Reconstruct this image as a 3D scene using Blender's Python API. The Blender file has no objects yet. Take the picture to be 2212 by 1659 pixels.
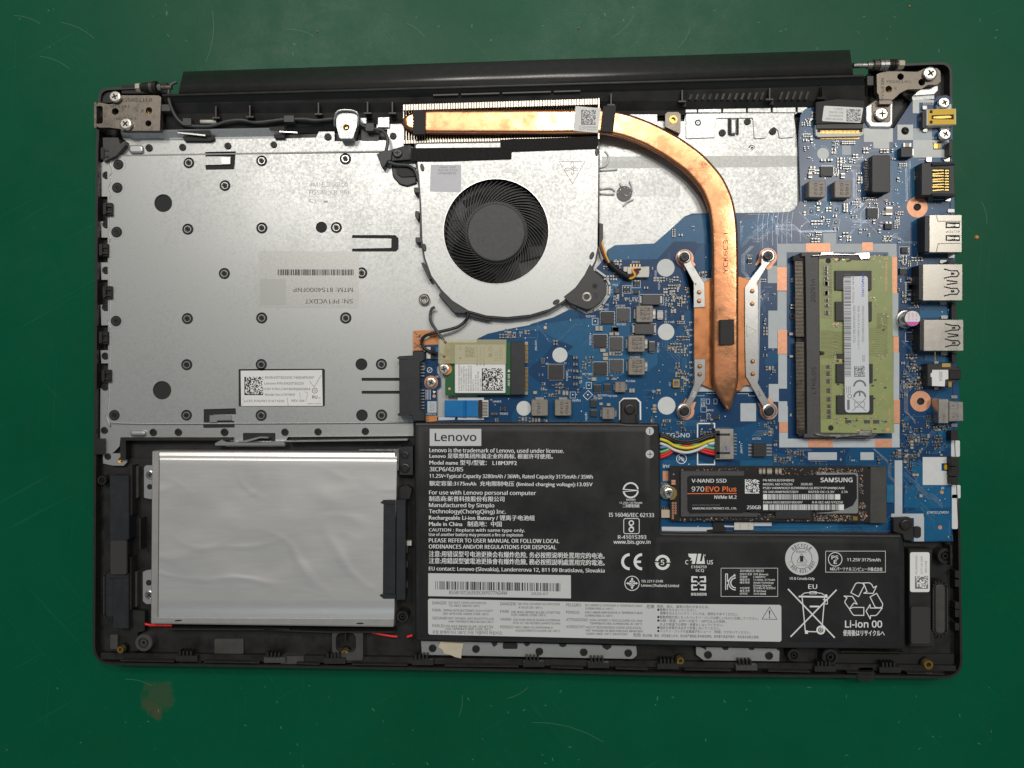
import bpy, bmesh, math, random, os
from mathutils import Vector
from mathutils.geometry import delaunay_2d_cdt

# ------------------------------------------------------------------ camera, world, lamps, exposure
scene = bpy.context.scene
COL = scene.collection
MM = 0.001
KPX = 0.1936          # mm per plan pixel on the board level
ZR, HC = 12.0, 312.0  # board level and camera height above the bench, mm

cam_data = bpy.data.cameras.new("camera")
cam = bpy.data.objects.new("camera", cam_data)
COL.objects.link(cam)
cam.location = (0, 0, HC * MM)
cam_data.sensor_width = 36.0
cam_data.lens = 36.0 * (HC - ZR) / (2212 * KPX)
cam_data.clip_start = 0.01
cam_data.clip_end = 50.0
scene.camera = cam

world = bpy.data.worlds.new("World")
scene.world = world
world.use_nodes = True
world.node_tree.nodes["Background"].inputs[0].default_value = (0.80, 0.86, 0.92, 1)
world.node_tree.nodes["Background"].inputs[1].default_value = 0.15

def lamp(name, loc, target, sx, sy, watts, color):
    ld = bpy.data.lights.new(name, 'AREA')
    ld.shape = 'RECTANGLE'
    ld.size, ld.size_y = sx, sy
    ld.energy = watts
    ld.color = color
    o = bpy.data.objects.new(name, ld)
    COL.objects.link(o)
    o.location = loc
    o.rotation_euler = (Vector(target) - Vector(loc)).to_track_quat('-Z', 'Y').to_euler()
    return o

# ceiling lamps behind the laptop, where their reflections sit in the copper pipe and the steel plate
WARM = (1.0, 0.955, 0.875)
lamp("ceiling_lamp", (-0.53, 0.85, 2.0), (0, 0, 0), 0.17, 0.18, 7.5, WARM)
lamp("ceiling_lamp", (0.17, 0.85, 2.0), (0, 0, 0), 0.17, 0.18, 7.5, WARM)
lamp("ceiling_lamp", (1.02, 0.60, 2.0), (0, 0, 0), 0.30, 0.34, 7.5, WARM)
lamp("ceiling_lamp", (-0.70, 1.25, 2.0), (0, 0, 0), 0.50, 0.20, 7, WARM)
lamp("ceiling_lamp", (0.55, 1.20, 2.0), (0, 0, 0), 0.60, 0.20, 9, WARM)
lamp("front_fill", (0.0, -2.2, 1.6), (0, 0, 0), 2.4, 1.0, 4.5, (0.85, 0.95, 1.0))  # unseen broad cool fill light from the front

scene.view_settings.view_transform = 'Standard'
scene.view_settings.look = 'None'
scene.view_settings.exposure = 0.0
scene.view_settings.gamma = 1.0

random.seed(7)

# ------------------------------------------------------------------ plan frames: survey sheets measured at different scales
S2D = 2212 / 4032
FR = {'D': (0, 0, 1 / S2D)}
for n, x0, y0, w, px in (('A', 320, 180, 800, 2212), ('B', 1100, 180, 800, 2212), ('C', 1880, 180, 800, 2212), ('E4', 2640, 180, 600, 2212),
                         ('E', 3200, 180, 660, 2212), ('G', 340, 560, 1300, 2212), ('H', 1500, 540, 1000, 2212), ('I', 2200, 780, 1000, 2212),
                         ('J', 3040, 560, 800, 2212), ('K', 3040, 1100, 800, 2212), ('L', 1540, 1240, 800, 2212), ('M', 2300, 1240, 800, 2212),
                         ('N', 3040, 1600, 800, 2212), ('O', 2500, 1700, 800, 2212), ('Q', 340, 1680, 800, 2212), ('R', 340, 2100, 800, 2212),
                         ('S', 1040, 1680, 600, 2212), ('T', 1040, 2130, 800, 2212), ('U', 1640, 1650, 1000, 2212), ('V', 1640, 2200, 1000, 2212),
                         ('X', 2340, 2040, 800, 2212), ('Y', 3040, 2040, 800, 2011), ('Z', 900, 1400, 740, 2212)):
    FR[n] = (x0, y0, w / px)
_cur = ['D']

def fr(n):
    _cur[0] = n

def d(x, y, f=None):
    """sheet coordinates -> plan coordinates"""
    x0, y0, s = FR[f or _cur[0]]
    if s is None:
        return (x, y)
    return ((x0 + x * s) * S2D, (y0 + y * s) * S2D)

def dl(v):
    """length in the current sheet -> mm on the board level"""
    s = FR[_cur[0]][2]
    return v * (1 if s is None else s * S2D) * KPX

def P(x, y, z, f=None):
    """plan point at height z (mm) -> metres"""
    a, b = d(x, y, f)
    k = KPX * (HC - z) / (HC - ZR)
    return ((a - 1106) * k * MM, -(b - 829.5) * k * MM, z * MM)

# ------------------------------------------------------------------ materials
MATS = {}

def mat(name, color, rough=0.5, metal=0.0, vary=0.0, scale=400.0, rvary=0.0, bump=0.0, bscale=3000.0, spec=None, aniso=None, alpha=None, stretch=None, detail=4.0):
    m = bpy.data.materials.new(name)
    m.use_nodes = True
    nt = m.node_tree
    b = nt.nodes["Principled BSDF"]
    b.inputs["Base Color"].default_value = (*color, 1)
    b.inputs["Roughness"].default_value = rough
    b.inputs["Metallic"].default_value = metal
    if spec is not None:
        b.inputs["Specular IOR Level"].default_value = spec
    if alpha is not None:
        b.inputs["Alpha"].default_value = alpha
    tc = nt.nodes.new("ShaderNodeTexCoord")
    mp = nt.nodes.new("ShaderNodeMapping")
    nt.links.new(tc.outputs["Object"], mp.inputs[0])
    if stretch:
        mp.inputs["Scale"].default_value = stretch
    if vary or rvary:
        nz = nt.nodes.new("ShaderNodeTexNoise")
        nz.inputs["Scale"].default_value = scale
        nz.inputs["Detail"].default_value = detail
        nz.inputs["Roughness"].default_value = 0.6
        nt.links.new(mp.outputs[0], nz.inputs["Vector"])
        if vary:
            r = nt.nodes.new("ShaderNodeMapRange")
            r.inputs[1].default_value, r.inputs[2].default_value = 0.3, 0.7
            r.inputs[3].default_value, r.inputs[4].default_value = 1 - vary, 1 + vary
            nt.links.new(nz.outputs[0], r.inputs[0])
            mx = nt.nodes.new("ShaderNodeVectorMath")
            mx.operation = 'SCALE'
            mx.inputs[0].default_value = color
            nt.links.new(r.outputs[0], mx.inputs["Scale"])
            nt.links.new(mx.outputs[0], b.inputs["Base Color"])
        if rvary:
            r2 = nt.nodes.new("ShaderNodeMapRange")
            r2.inputs[1].default_value, r2.inputs[2].default_value = 0.3, 0.7
            r2.inputs[3].default_value, r2.inputs[4].default_value = max(0.03, rough - rvary), min(1, rough + rvary)
            nt.links.new(nz.outputs[0], r2.inputs[0])
            nt.links.new(r2.outputs[0], b.inputs["Roughness"])
    if bump:
        n2 = nt.nodes.new("ShaderNodeTexNoise")
        n2.inputs["Scale"].default_value = bscale
        n2.inputs["Detail"].default_value = 3
        nt.links.new(mp.outputs[0], n2.inputs["Vector"])
        bp = nt.nodes.new("ShaderNodeBump")
        bp.inputs["Strength"].default_value = bump
        bp.inputs["Distance"].default_value = 0.0001
        nt.links.new(n2.outputs[0], bp.inputs["Height"])
        nt.links.new(bp.outputs[0], b.inputs["Normal"])
    MATS[name] = m
    return m

mat("black_plastic", (0.0075, 0.0072, 0.0070), 0.52, vary=0.5, scale=150, rvary=0.12, bump=0.25, bscale=6000)
mat("rim_plastic", (0.016, 0.0152, 0.0145), 0.42, vary=0.3, scale=200, bump=0.2, bscale=5000)
mat("gray_plastic", (0.050, 0.049, 0.046), 0.5, vary=0.2, scale=200)
mat("lid_plastic", (0.024, 0.0225, 0.021), 0.31, vary=0.15, scale=300, bump=0.2, bscale=4000, spec=0.95)
mat("deep_black", (0.006, 0.006, 0.006), 0.6)
mat("hole_black", (0.012, 0.013, 0.014), 0.7)
mat("connector_black", (0.014, 0.0155, 0.019), 0.45, vary=0.3, scale=250)
mat("foam_black", (0.014, 0.013, 0.012), 0.95, vary=0.6, scale=1800, bump=1.0, bscale=2500)
mat("battery_film", (0.0115, 0.0115, 0.012), 0.40, vary=0.25, scale=45, rvary=0.09, bump=0.15, bscale=900)
mat("chip_black", (0.022, 0.022, 0.024), 0.42, vary=0.2, scale=800)
mat("chip_gray", (0.06, 0.06, 0.062), 0.45, vary=0.15, scale=800)
mat("fan_plastic", (0.032, 0.033, 0.035), 0.42, bump=0.3, bscale=5000)
mat("hub_plastic", (0.045, 0.046, 0.048), 0.5, vary=0.2, scale=500, bump=0.4, bscale=4000)
mat("rubber", (0.030, 0.029, 0.028), 0.8)
mat("nickel", (0.62, 0.60, 0.56), 0.25, 1.0, vary=0.08, scale=500, rvary=0.08)
mat("screw_steel", (0.78, 0.74, 0.66), 0.28, 1.0, vary=0.1, scale=900)
mat("screw_black", (0.035, 0.034, 0.033), 0.35, 0.6)
mat("port_shell", (0.50, 0.475, 0.43), 0.34, 1.0, vary=0.04, scale=250, rvary=0.03, bump=0.06, bscale=900)
mat("hinge_steel", (0.18, 0.155, 0.13), 0.40, 0.8, vary=0.22, scale=350, rvary=0.1, bump=0.3, bscale=1500)
mat("solder", (0.42, 0.42, 0.41), 0.32, 0.9)
mat("gold", (0.62, 0.42, 0.14), 0.32, 1.0)
mat("brass", (0.75, 0.45, 0.10), 0.25, 1.0)
mat("ferrite", (0.23, 0.205, 0.18), 0.45, 0.2, vary=0.12, scale=900, bump=0.2)
mat("ceramic", (0.42, 0.36, 0.28), 0.4)
mat("white_print", (0.85, 0.86, 0.87), 0.6)
mat("bright_label", (0.74, 0.74, 0.73), 0.5, vary=0.03, scale=100)
mat("gray_label", (0.56, 0.57, 0.60), 0.5, vary=0.05, scale=400)
mat("battery_print", (0.74, 0.75, 0.75), 0.55)
mat("battery_label", (0.54, 0.55, 0.56), 0.55)
mat("black_print", (0.015, 0.015, 0.016), 0.6)
mat("gray_print", (0.16, 0.16, 0.17), 0.6)
mat("faint_print", (0.30, 0.31, 0.31), 0.5, 0.5)
mat("blue_print", (0.05, 0.12, 0.50), 0.5)
mat("pencil", (0.38, 0.33, 0.30), 0.6)
mat("ink_blue", (0.03, 0.04, 0.16), 0.5)
mat("magenta", (0.62, 0.10, 0.42), 0.4)
mat("silk_pad", (0.46, 0.50, 0.53), 0.55, vary=0.05, scale=300)
mat("silk_white", (0.62, 0.64, 0.64), 0.5, vary=0.05, scale=300)
mat("copper_pad", (0.72, 0.36, 0.22), 0.42, 0.55, vary=0.12, scale=600)
mat("kapton", (0.62, 0.25, 0.08), 0.35, vary=0.12, scale=300)
mat("orange_print", (0.85, 0.18, 0.04), 0.5)
mat("board_trace", (0.016, 0.125, 0.25), 0.30, vary=0.2, scale=300)
mat("board_pour", (0.006, 0.100, 0.225), 0.31, vary=0.1, scale=300)
mat("board_line", (0.07, 0.17, 0.28), 0.28, vary=0.3, scale=500)
mat("trace_sheen", (0.24, 0.27, 0.35), 0.3, 0.4, vary=0.3, scale=500)  # pale lilac carries the board's sheen in its colour
mat("ram_green", (0.27, 0.31, 0.12), 0.35, vary=0.08, scale=300)
mat("ram_trace", (0.15, 0.13, 0.055), 0.35)
mat("wifi_green", (0.012, 0.105, 0.03), 0.35, vary=0.1, scale=300)
mat("ssd_board", (0.014, 0.013, 0.012), 0.35, vary=0.1, scale=300)
mat("ssd_label", (0.010, 0.010, 0.012), 0.33, bump=0.3, bscale=500)
mat("beige_plastic", (0.48, 0.42, 0.32), 0.5)
mat("cream_plastic", (0.62, 0.60, 0.54), 0.45)
mat("port_yellow", (0.70, 0.43, 0.005), 0.4)
mat("ribbon_blue", (0.010, 0.16, 0.42), 0.3, vary=0.08, scale=200)
mat("ribbon_white", (0.55, 0.60, 0.66), 0.4)
mat("wire_black", (0.014, 0.014, 0.014), 0.38)
mat("wire_gray", (0.06, 0.062, 0.064), 0.4)
mat("wire_red", (0.60, 0.012, 0.012), 0.35)
mat("wire_yellow", (0.72, 0.60, 0.03), 0.35)
mat("wire_white", (0.62, 0.63, 0.62), 0.35)
mat("wire_green", (0.12, 0.45, 0.18), 0.35)
mat("wire_blue", (0.10, 0.22, 0.42), 0.35)
mat("wire_brown", (0.08, 0.02, 0.012), 0.4)
mat("masking_tape", (0.50, 0.45, 0.34), 0.6, vary=0.08, scale=250)
mat("drive_foil", (0.82, 0.81, 0.79), 0.38, 0.82, vary=0.03, scale=90, bump=0.10, bscale=400, detail=3, stretch=(1, 8, 1))
mat("drive_case", (0.58, 0.57, 0.55), 0.38, 0.75, vary=0.06, scale=250)
mat("copper_plate", (0.46, 0.19, 0.08), 0.36, 0.9, vary=0.12, scale=200, rvary=0.08)
mat("lip_steel", (0.60, 0.61, 0.60), 0.3, 0.9)
mat("arm_steel", (0.50, 0.50, 0.49), 0.30, 1.0, vary=0.06, scale=300, bump=0.1, bscale=800)
mat("fin_steel", (0.46, 0.42, 0.36), 0.35, 0.9, vary=0.12, scale=1500)

def galvanized():
    m = mat("galvanized", (0.56, 0.565, 0.55), 0.42, 0.75, bump=0.08, bscale=2500)
    nt = m.node_tree
    b = nt.nodes["Principled BSDF"]
    tc = [n for n in nt.nodes if n.type == 'TEX_COORD'][0]
    geo = nt.nodes.new("ShaderNodeNewGeometry")
    n1 = nt.nodes.new("ShaderNodeTexNoise")
    n1.inputs["Scale"].default_value = 900
    n1.inputs["Detail"].default_value = 5
    n1.inputs["Roughness"].default_value = 0.75
    nt.links.new(geo.outputs["Position"], n1.inputs["Vector"])
    n2 = nt.nodes.new("ShaderNodeTexNoise")
    n2.inputs["Scale"].default_value = 25
    n2.inputs["Detail"].default_value = 4
    nt.links.new(geo.outputs["Position"], n2.inputs["Vector"])
    a = nt.nodes.new("ShaderNodeMath"); a.operation = 'MULTIPLY_ADD'
    a.inputs[1].default_value = 0.8; a.inputs[2].default_value = 0.0
    nt.links.new(n1.outputs[0], a.inputs[0])
    s = nt.nodes.new("ShaderNodeMath"); s.operation = 'MULTIPLY_ADD'
    s.inputs[1].default_value = 0.35
    nt.links.new(n2.outputs[0], s.inputs[0]); nt.links.new(a.outputs[0], s.inputs[2])
    cr = nt.nodes.new("ShaderNodeValToRGB")
    cr.color_ramp.elements[0].position = 0.38; cr.color_ramp.elements[0].color = (0.385, 0.395, 0.395, 1)
    cr.color_ramp.elements[1].position = 0.74; cr.color_ramp.elements[1].color = (0.535, 0.545, 0.54, 1)
    nt.links.new(s.outputs[0], cr.inputs[0])
    nt.links.new(cr.outputs[0], b.inputs["Base Color"])
    r = nt.nodes.new("ShaderNodeMapRange")
    r.inputs[1].default_value, r.inputs[2].default_value = 0.4, 0.7
    r.inputs[3].default_value, r.inputs[4].default_value = 0.52, 0.34
    nt.links.new(s.outputs[0], r.inputs[0]); nt.links.new(r.outputs[0], b.inputs["Roughness"])
    return m

def copper():
    m = mat("copper", (0.80, 0.42, 0.26), 0.30, 1.0)
    nt = m.node_tree
    b = nt.nodes["Principled BSDF"]
    geo = nt.nodes.new("ShaderNodeNewGeometry")
    n1 = nt.nodes.new("ShaderNodeTexNoise")
    n1.inputs["Scale"].default_value = 70; n1.inputs["Detail"].default_value = 8; n1.inputs["Roughness"].default_value = 0.7
    nt.links.new(geo.outputs["Position"], n1.inputs["Vector"])
    cr = nt.nodes.new("ShaderNodeValToRGB")
    cr.color_ramp.elements[0].position = 0.35; cr.color_ramp.elements[0].color = (0.48, 0.20, 0.10, 1)
    cr.color_ramp.elements[1].position = 0.65; cr.color_ramp.elements[1].color = (0.88, 0.43, 0.22, 1)
    nt.links.new(n1.outputs[0], cr.inputs[0]); nt.links.new(cr.outputs[0], b.inputs["Base Color"])
    r = nt.nodes.new("ShaderNodeMapRange")
    r.inputs[1].default_value, r.inputs[2].default_value = 0.35, 0.65
    r.inputs[3].default_value, r.inputs[4].default_value = 0.36, 0.14
    nt.links.new(n1.outputs[0], r.inputs[0]); nt.links.new(r.outputs[0], b.inputs["Roughness"])
    n2 = nt.nodes.new("ShaderNodeTexNoise")
    n2.inputs["Scale"].default_value = 260; n2.inputs["Detail"].default_value = 5
    nt.links.new(geo.outputs["Position"], n2.inputs["Vector"])
    bp = nt.nodes.new("ShaderNodeBump"); bp.inputs["Strength"].default_value = 0.22; bp.inputs["Distance"].default_value = 0.0003
    nt.links.new(n2.outputs[0], bp.inputs["Height"]); nt.links.new(bp.outputs[0], b.inputs["Normal"])
    return m

def board_blue():
    m = mat("board_blue", (0.004, 0.045, 0.125), 0.27)
    nt = m.node_tree
    b = nt.nodes["Principled BSDF"]
    geo = nt.nodes.new("ShaderNodeNewGeometry")
    n1 = nt.nodes.new("ShaderNodeTexNoise")
    n1.inputs["Scale"].default_value = 45; n1.inputs["Detail"].default_value = 1
    nt.links.new(geo.outputs["Position"], n1.inputs["Vector"])
    cr = nt.nodes.new("ShaderNodeValToRGB")
    cr.color_ramp.interpolation = 'CONSTANT'
    cr.color_ramp.elements[0].position = 0.0; cr.color_ramp.elements[0].color = (0.004, 0.043, 0.125, 1)
    cr.color_ramp.elements[1].position = 0.5; cr.color_ramp.elements[1].color = (0.005, 0.070, 0.175, 1)
    nt.links.new(n1.outputs[0], cr.inputs[0]); nt.links.new(cr.outputs[0], b.inputs["Base Color"])
    return m

def bench_green():
    m = bpy.data.materials.new("bench_green"); MATS["bench_green"] = m
    m.use_nodes = True
    nt = m.node_tree; L = nt.links
    b = nt.nodes["Principled BSDF"]
    tc = nt.nodes.new("ShaderNodeTexCoord")
    def noise(scale, detail=4, stretch=None, rough=0.6, rot=0):
        mp = nt.nodes.new("ShaderNodeMapping")
        L.new(tc.outputs["Object"], mp.inputs[0])
        if stretch:
            mp.vector_type = 'TEXTURE'
            mp.inputs["Scale"].default_value = [1 / q for q in stretch]
        mp.inputs["Rotation"].default_value = (0, 0, rot)
        n = nt.nodes.new("ShaderNodeTexNoise")
        n.inputs["Scale"].default_value = scale; n.inputs["Detail"].default_value = detail; n.inputs["Roughness"].default_value = rough
        L.new(mp.outputs[0], n.inputs["Vector"])
        return n.outputs[0]
    def rng(v, a, b_, c, e):
        r = nt.nodes.new("ShaderNodeMapRange")
        r.inputs[1].default_value, r.inputs[2].default_value, r.inputs[3].default_value, r.inputs[4].default_value = a, b_, c, e
        L.new(v, r.inputs[0]); return r.outputs[0]
    def mix(f, c1, c2):
        mx = nt.nodes.new("ShaderNodeMix"); mx.data_type = 'RGBA'
        L.new(f, mx.inputs[0])
        for s, c in ((6, c1), (7, c2)):
            if isinstance(c, tuple): mx.inputs[s].default_value = (*c, 1)
            else: L.new(c, mx.inputs[s])
        return mx.outputs[2]
    col = mix(rng(noise(9, 5), 0.3, 0.7, 0, 1), (0.0, 0.068, 0.030), (0.0, 0.088, 0.041))
    # faint dust, wear and scratches
    col = mix(rng(noise(300, 3), 0.68, 0.80, 0, 0.4), col, (0.015, 0.12, 0.07))
    for rot, st, th in ((0.5, (1, 45, 1), 0.66), (-0.9, (1, 60, 1), 0.67), (1.5, (1, 70, 1), 0.67), (2.3, (1, 55, 1), 0.68)):
        col = mix(rng(noise(11, 3, st, rot=rot), th, th + 0.04, 0, 0.20), col, (0.018, 0.13, 0.085))
    col = mix(rng(noise(14, 8, rough=0.75), 0.52, 0.72, 0, 0.35), col, (0.0, 0.090, 0.050))
    # brown stains left on the mat
    sep = nt.nodes.new("ShaderNodeSeparateXYZ"); L.new(tc.outputs["Object"], sep.inputs[0])
    warp = noise(160, 5)
    for (sx, sy, rr) in STAINS:
        cx, cy, _ = P(sx, sy, 0, 'D')
        vm = nt.nodes.new("ShaderNodeVectorMath"); vm.operation = 'DISTANCE'
        vm.inputs[1].default_value = (cx, cy, 0)
        L.new(tc.outputs["Object"], vm.inputs[0])
        ad = nt.nodes.new("ShaderNodeMath"); ad.operation = 'MULTIPLY_ADD'; ad.inputs[1].default_value = 0.018
        L.new(warp, ad.inputs[0]); L.new(vm.outputs["Value"], ad.inputs[2])
        col = mix(rng(ad.outputs[0], rr + 0.0070, rr + 0.0100, 0.42, 0.0), col, (0.075, 0.062, 0.032))
    L.new(col, b.inputs["Base Color"])
    b.inputs["Specular IOR Level"].default_value = 0.16
    L.new(rng(noise(30, 8, rough=0.75), 0.3, 0.7, 0.28, 0.46), b.inputs["Roughness"])
    bp = nt.nodes.new("ShaderNodeBump"); bp.inputs["Strength"].default_value = 0.15; bp.inputs["Distance"].default_value = 0.0002
    L.new(noise(1500, 3), bp.inputs["Height"]); L.new(bp.outputs[0], b.inputs["Normal"])

STAINS = [(337, 1508, 0.008), (334, 1530, 0.004), (345, 1544, 0.003), (94, 1590, 0.001)]
galvanized(); copper(); board_blue(); bench_green()

# ------------------------------------------------------------------ object helpers
def tag(o, label=None, cat=None, kind=None, group=None):
    if label: o["label"] = label
    if cat: o["category"] = cat
    if kind: o["kind"] = kind
    if group: o["group"] = group
    return o

def world_loc(o):
    v = Vector((0, 0, 0))
    while o is not None:
        v += o.location
        o = o.parent
    return v

def thing(name, label, cat, at, group=None, frame=None, z=8.0):
    o = bpy.data.objects.new(name, None)
    COL.objects.link(o)
    o.location = P(at[0], at[1], z, frame)
    o.empty_display_size = 0.005
    return tag(o, label, cat, None, group)

def build(name, verts, faces, material, parent=None, smooth=False, mats=None, fmat=None):
    """one mesh object from world-space vertices; its origin goes to the middle of its underside"""
    xs, ys, zs = [v[0] for v in verts], [v[1] for v in verts], [v[2] for v in verts]
    c = Vector(((min(xs) + max(xs)) / 2, (min(ys) + max(ys)) / 2, min(zs)))
    me = bpy.data.meshes.new(name)
    me.from_pydata([(v[0] - c.x, v[1] - c.y, v[2] - c.z) for v in verts], [], faces)
    for mn in (mats or [material]):
        me.materials.append(MATS[mn])
    if fmat:
        me.polygons.foreach_set("material_index", fmat)
    if smooth:
        me.polygons.foreach_set("use_smooth", [True] * len(me.polygons))
    me.update()
    o = bpy.data.objects.new(name, me)
    COL.objects.link(o)
    if parent is not None:
        o.parent = parent
        c = c - world_loc(parent)
    o.location = c
    return o

class MB:
    """collects shapes (world metres) and links them as one mesh object"""
    def __init__(s):
        s.v, s.f, s.m, s.mats = [], [], [], []
    def mi(s, m):
        if m not in s.mats: s.mats.append(m)
        return s.mats.index(m)
    def add(s, v, f, m):
        b = len(s.v); k = s.mi(m)
        s.v += [tuple(p) for p in v]
        s.f += [tuple(i + b for i in q) for q in f]
        s.m += [k] * len(f)
        return s
    def out(s, name, parent=None, smooth=False):
        return build(name, s.v, s.f, None, parent, smooth, s.mats, s.m)

def area2(p):
    return sum(p[i][0] * p[(i + 1) % len(p)][1] - p[(i + 1) % len(p)][0] * p[i][1] for i in range(len(p)))

def ccw(p):
    return list(p) if area2(p) > 0 else list(reversed(p))

def inset(p, a):
    """offset a counter-clockwise outline inwards by a (metres)"""
    n, out = len(p), []
    for i in range(n):
        p0, p1, p2 = p[i - 1], p[i], p[(i + 1) % n]
        e1 = Vector((p1[0] - p0[0], p1[1] - p0[1])); e2 = Vector((p2[0] - p1[0], p2[1] - p1[1]))
        if e1.length < 1e-9 or e2.length < 1e-9:
            out.append(p1); continue
        e1.normalize(); e2.normalize()
        n1, n2 = Vector((-e1.y, e1.x)), Vector((-e2.y, e2.x))
        k = n1 + n2
        if k.length < 1e-6:
            out.append(p1); continue
        k.normalize()
        c = max(0.35, k.dot(n1))
        out.append((p1[0] + k.x * a / c, p1[1] + k.y * a / c))
    return out

def rounded(pts, r, seg=5):
    """round the corners of an outline given in sheet units; r one number or one per corner"""
    n, out = len(pts), []
    for i in range(n):
        ri = r[i] if isinstance(r, (list, tuple)) else r
        p0, p1, p2 = Vector(pts[i - 1][:2]), Vector(pts[i][:2]), Vector(pts[(i + 1) % n][:2])
        a, b = p0 - p1, p2 - p1
        if ri <= 0 or a.length < 1e-6 or b.length < 1e-6:
            out.append((p1.x, p1.y)); continue
        ang = a.angle(b)
        if ang > 3.0:
            out.append((p1.x, p1.y)); continue
        t = min(ri / math.tan(ang / 2), a.length * 0.49, b.length * 0.49)
        q1, q2 = p1 + a.normalized() * t, p1 + b.normalized() * t
        for k in range(seg + 1):
            u = k / seg
            w = q1 * (1 - u) ** 2 + p1 * 2 * u * (1 - u) + q2 * u * u
            out.append((w.x, w.y))
    return out

def circ(cx, cy, r, n=24, ry=None, a0=0.0):
    ry = r if ry is None else ry
    return [(cx + r * math.cos(a0 + 2 * math.pi * i / n), cy + ry * math.sin(a0 + 2 * math.pi * i / n)) for i in range(n)]

def box(x0, y0, x1, y1, rot=0.0):
    p = [(x0, y0), (x1, y0), (x1, y1), (x0, y1)]
    if rot:
        cx, cy = (x0 + x1) / 2, (y0 + y1) / 2
        c, s = math.cos(math.radians(rot)), math.sin(math.radians(rot))
        p = [(cx + (x - cx) * c - (y - cy) * s, cy + (x - cx) * s + (y - cy) * c) for x, y in p]
    return p

def pinside(x, y, poly):
    r = False
    for i in range(len(poly)):
        x1, y1 = poly[i - 1][:2]; x2, y2 = poly[i][:2]
        if (y1 > y) != (y2 > y) and x < (x2 - x1) * (y - y1) / (y2 - y1) + x1:
            r = not r
    return r

def fill(outer, holes=()):
    """triangles (counter-clockwise) covering an outline minus its holes; returns points, triangles"""
    K = 1e4
    pts, edges = [], []
    for lp in [outer] + list(holes):
        b, n = len(pts), len(lp)
        pts += [Vector((p[0] * K, p[1] * K)) for p in lp]
        edges += [(b + i, b + (i + 1) % n) for i in range(n)]
    ov, oe, of = delaunay_2d_cdt(pts, edges, [], 0, 1e-5)[:3]
    out = []
    for t in of:
        for q in ([t] if len(t) == 3 else [(t[0], t[i], t[i + 1]) for i in range(1, len(t) - 1)]):
            A, B, C = (ov[i] for i in q)
            cx, cy = (A.x + B.x + C.x) / 3 / K, (A.y + B.y + C.y) / 3 / K
            if not pinside(cx, cy, outer) or any(pinside(cx, cy, h) for h in holes):
                continue
            out.append(tuple(q) if (B.x - A.x) * (C.y - A.y) - (C.x - A.x) * (B.y - A.y) > 0 else tuple(reversed(q)))
    return [(p.x / K, p.y / K) for p in ov], out

def convex(p):
    n = len(p)
    for i in range(n):
        a, b, c = p[i - 2], p[i - 1], p[i]
        if (b[0] - a[0]) * (c[1] - b[1]) - (b[1] - a[1]) * (c[0] - b[0]) < -1e-12:
            return False
    return True

def prism_geo(pts, z0, z1, bev=0.0, holes=None, steps=1):
    """upright solid whose TOP outline is seen at pts; walls go straight down. z in mm, bev in mm"""
    o = ccw([P(x, y, z1)[:2] for x, y in pts])
    v, f = [], []
    n = len(o)
    rings = [(o, z0)]
    if bev > 0 and not holes:
        for k in range(steps + 1):
            t = k / steps * math.pi / 2
            rings.append((inset(o, bev * MM * (1 - math.cos(t))), z1 - bev * (1 - math.sin(t))))
    else:
        rings.append((o, z1))
    for ring, z in rings:
        v += [(x, y, z * MM) for x, y in ring]
    for k in range(len(rings) - 1):
        for i in range(n):
            j = (i + 1) % n
            f.append((k * n + i, k * n + j, (k + 1) * n + j, (k + 1) * n + i))
    top = (len(rings) - 1) * n
    if not holes and convex(rings[-1][0]):
        f.append(tuple(range(top, top + n)))
        f.append(tuple(reversed(range(n))))
        return v, f
    hs = []
    for h in (holes or []):
        q = ccw([P(x, y, z1)[:2] for x, y in h]); q.reverse()
        hs.append(q)
        b = len(v); m = len(q)
        v += [(x, y, z1 * MM) for x, y in q] + [(x, y, z0 * MM) for x, y in q]
        for i in range(m):
            j = (i + 1) % m
            f.append((b + m + i, b + m + j, b + j, b + i))
    fp, ft = fill(rings[-1][0], hs)
    b = len(v); m = len(fp)
    v += [(x, y, z1 * MM) for x, y in fp]
    f += [tuple(b + i for i in t) for t in ft]
    if holes:
        v += [(x, y, z0 * MM) for x, y in fp]
        f += [tuple(b + m + i for i in reversed(t)) for t in ft]
    else:
        f.append(tuple(reversed(range(n))))
    return v, f

def prism(name, pts, z0, z1, material, parent=None, bev=0.0, holes=None, steps=1, label=None, mb=None):
    v, f = prism_geo(pts, z0, z1, bev, holes, steps)
    if mb is not None:
        return mb.add(v, f, material)
    o = build(name, v, f, material, parent)
    if label: o["label"] = label
    return o

def flat_geo(pts, z):
    v = ccw([P(x, y, z)[:2] for x, y in pts])
    if convex(v):
        return [(x, y, z * MM) for x, y in v], [tuple(range(len(v)))]
    fp, ft = fill(v)
    return [(x, y, z * MM) for x, y in fp], ft

def line_geo(pts, w, z, closed=False):
    """flat printed line of width w (sheet units)"""
    v, f = [], []
    q = [Vector(p) for p in pts]
    n = len(q)
    for i in range(n if closed else n - 1):
        a, b = q[i], q[(i + 1) % n]
        dv = b - a
        if dv.length < 1e-6: continue
        dv.normalize(); nn = Vector((-dv.y, dv.x)) * w / 2
        ext = dv * w * 0.3
        k = len(v)
        for s in (a - ext + nn, a - ext - nn, b + ext - nn, b + ext + nn):
            v.append(P(s.x, s.y, z + 0.0012 * (i % 3)))
        A, B, C = v[k], v[k + 1], v[k + 2]
        up = (B[0] - A[0]) * (C[1] - A[1]) - (C[0] - A[0]) * (B[1] - A[1]) > 0
        f.append((k, k + 1, k + 2, k + 3) if up else (k + 3, k + 2, k + 1, k))
    return v, f

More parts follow.
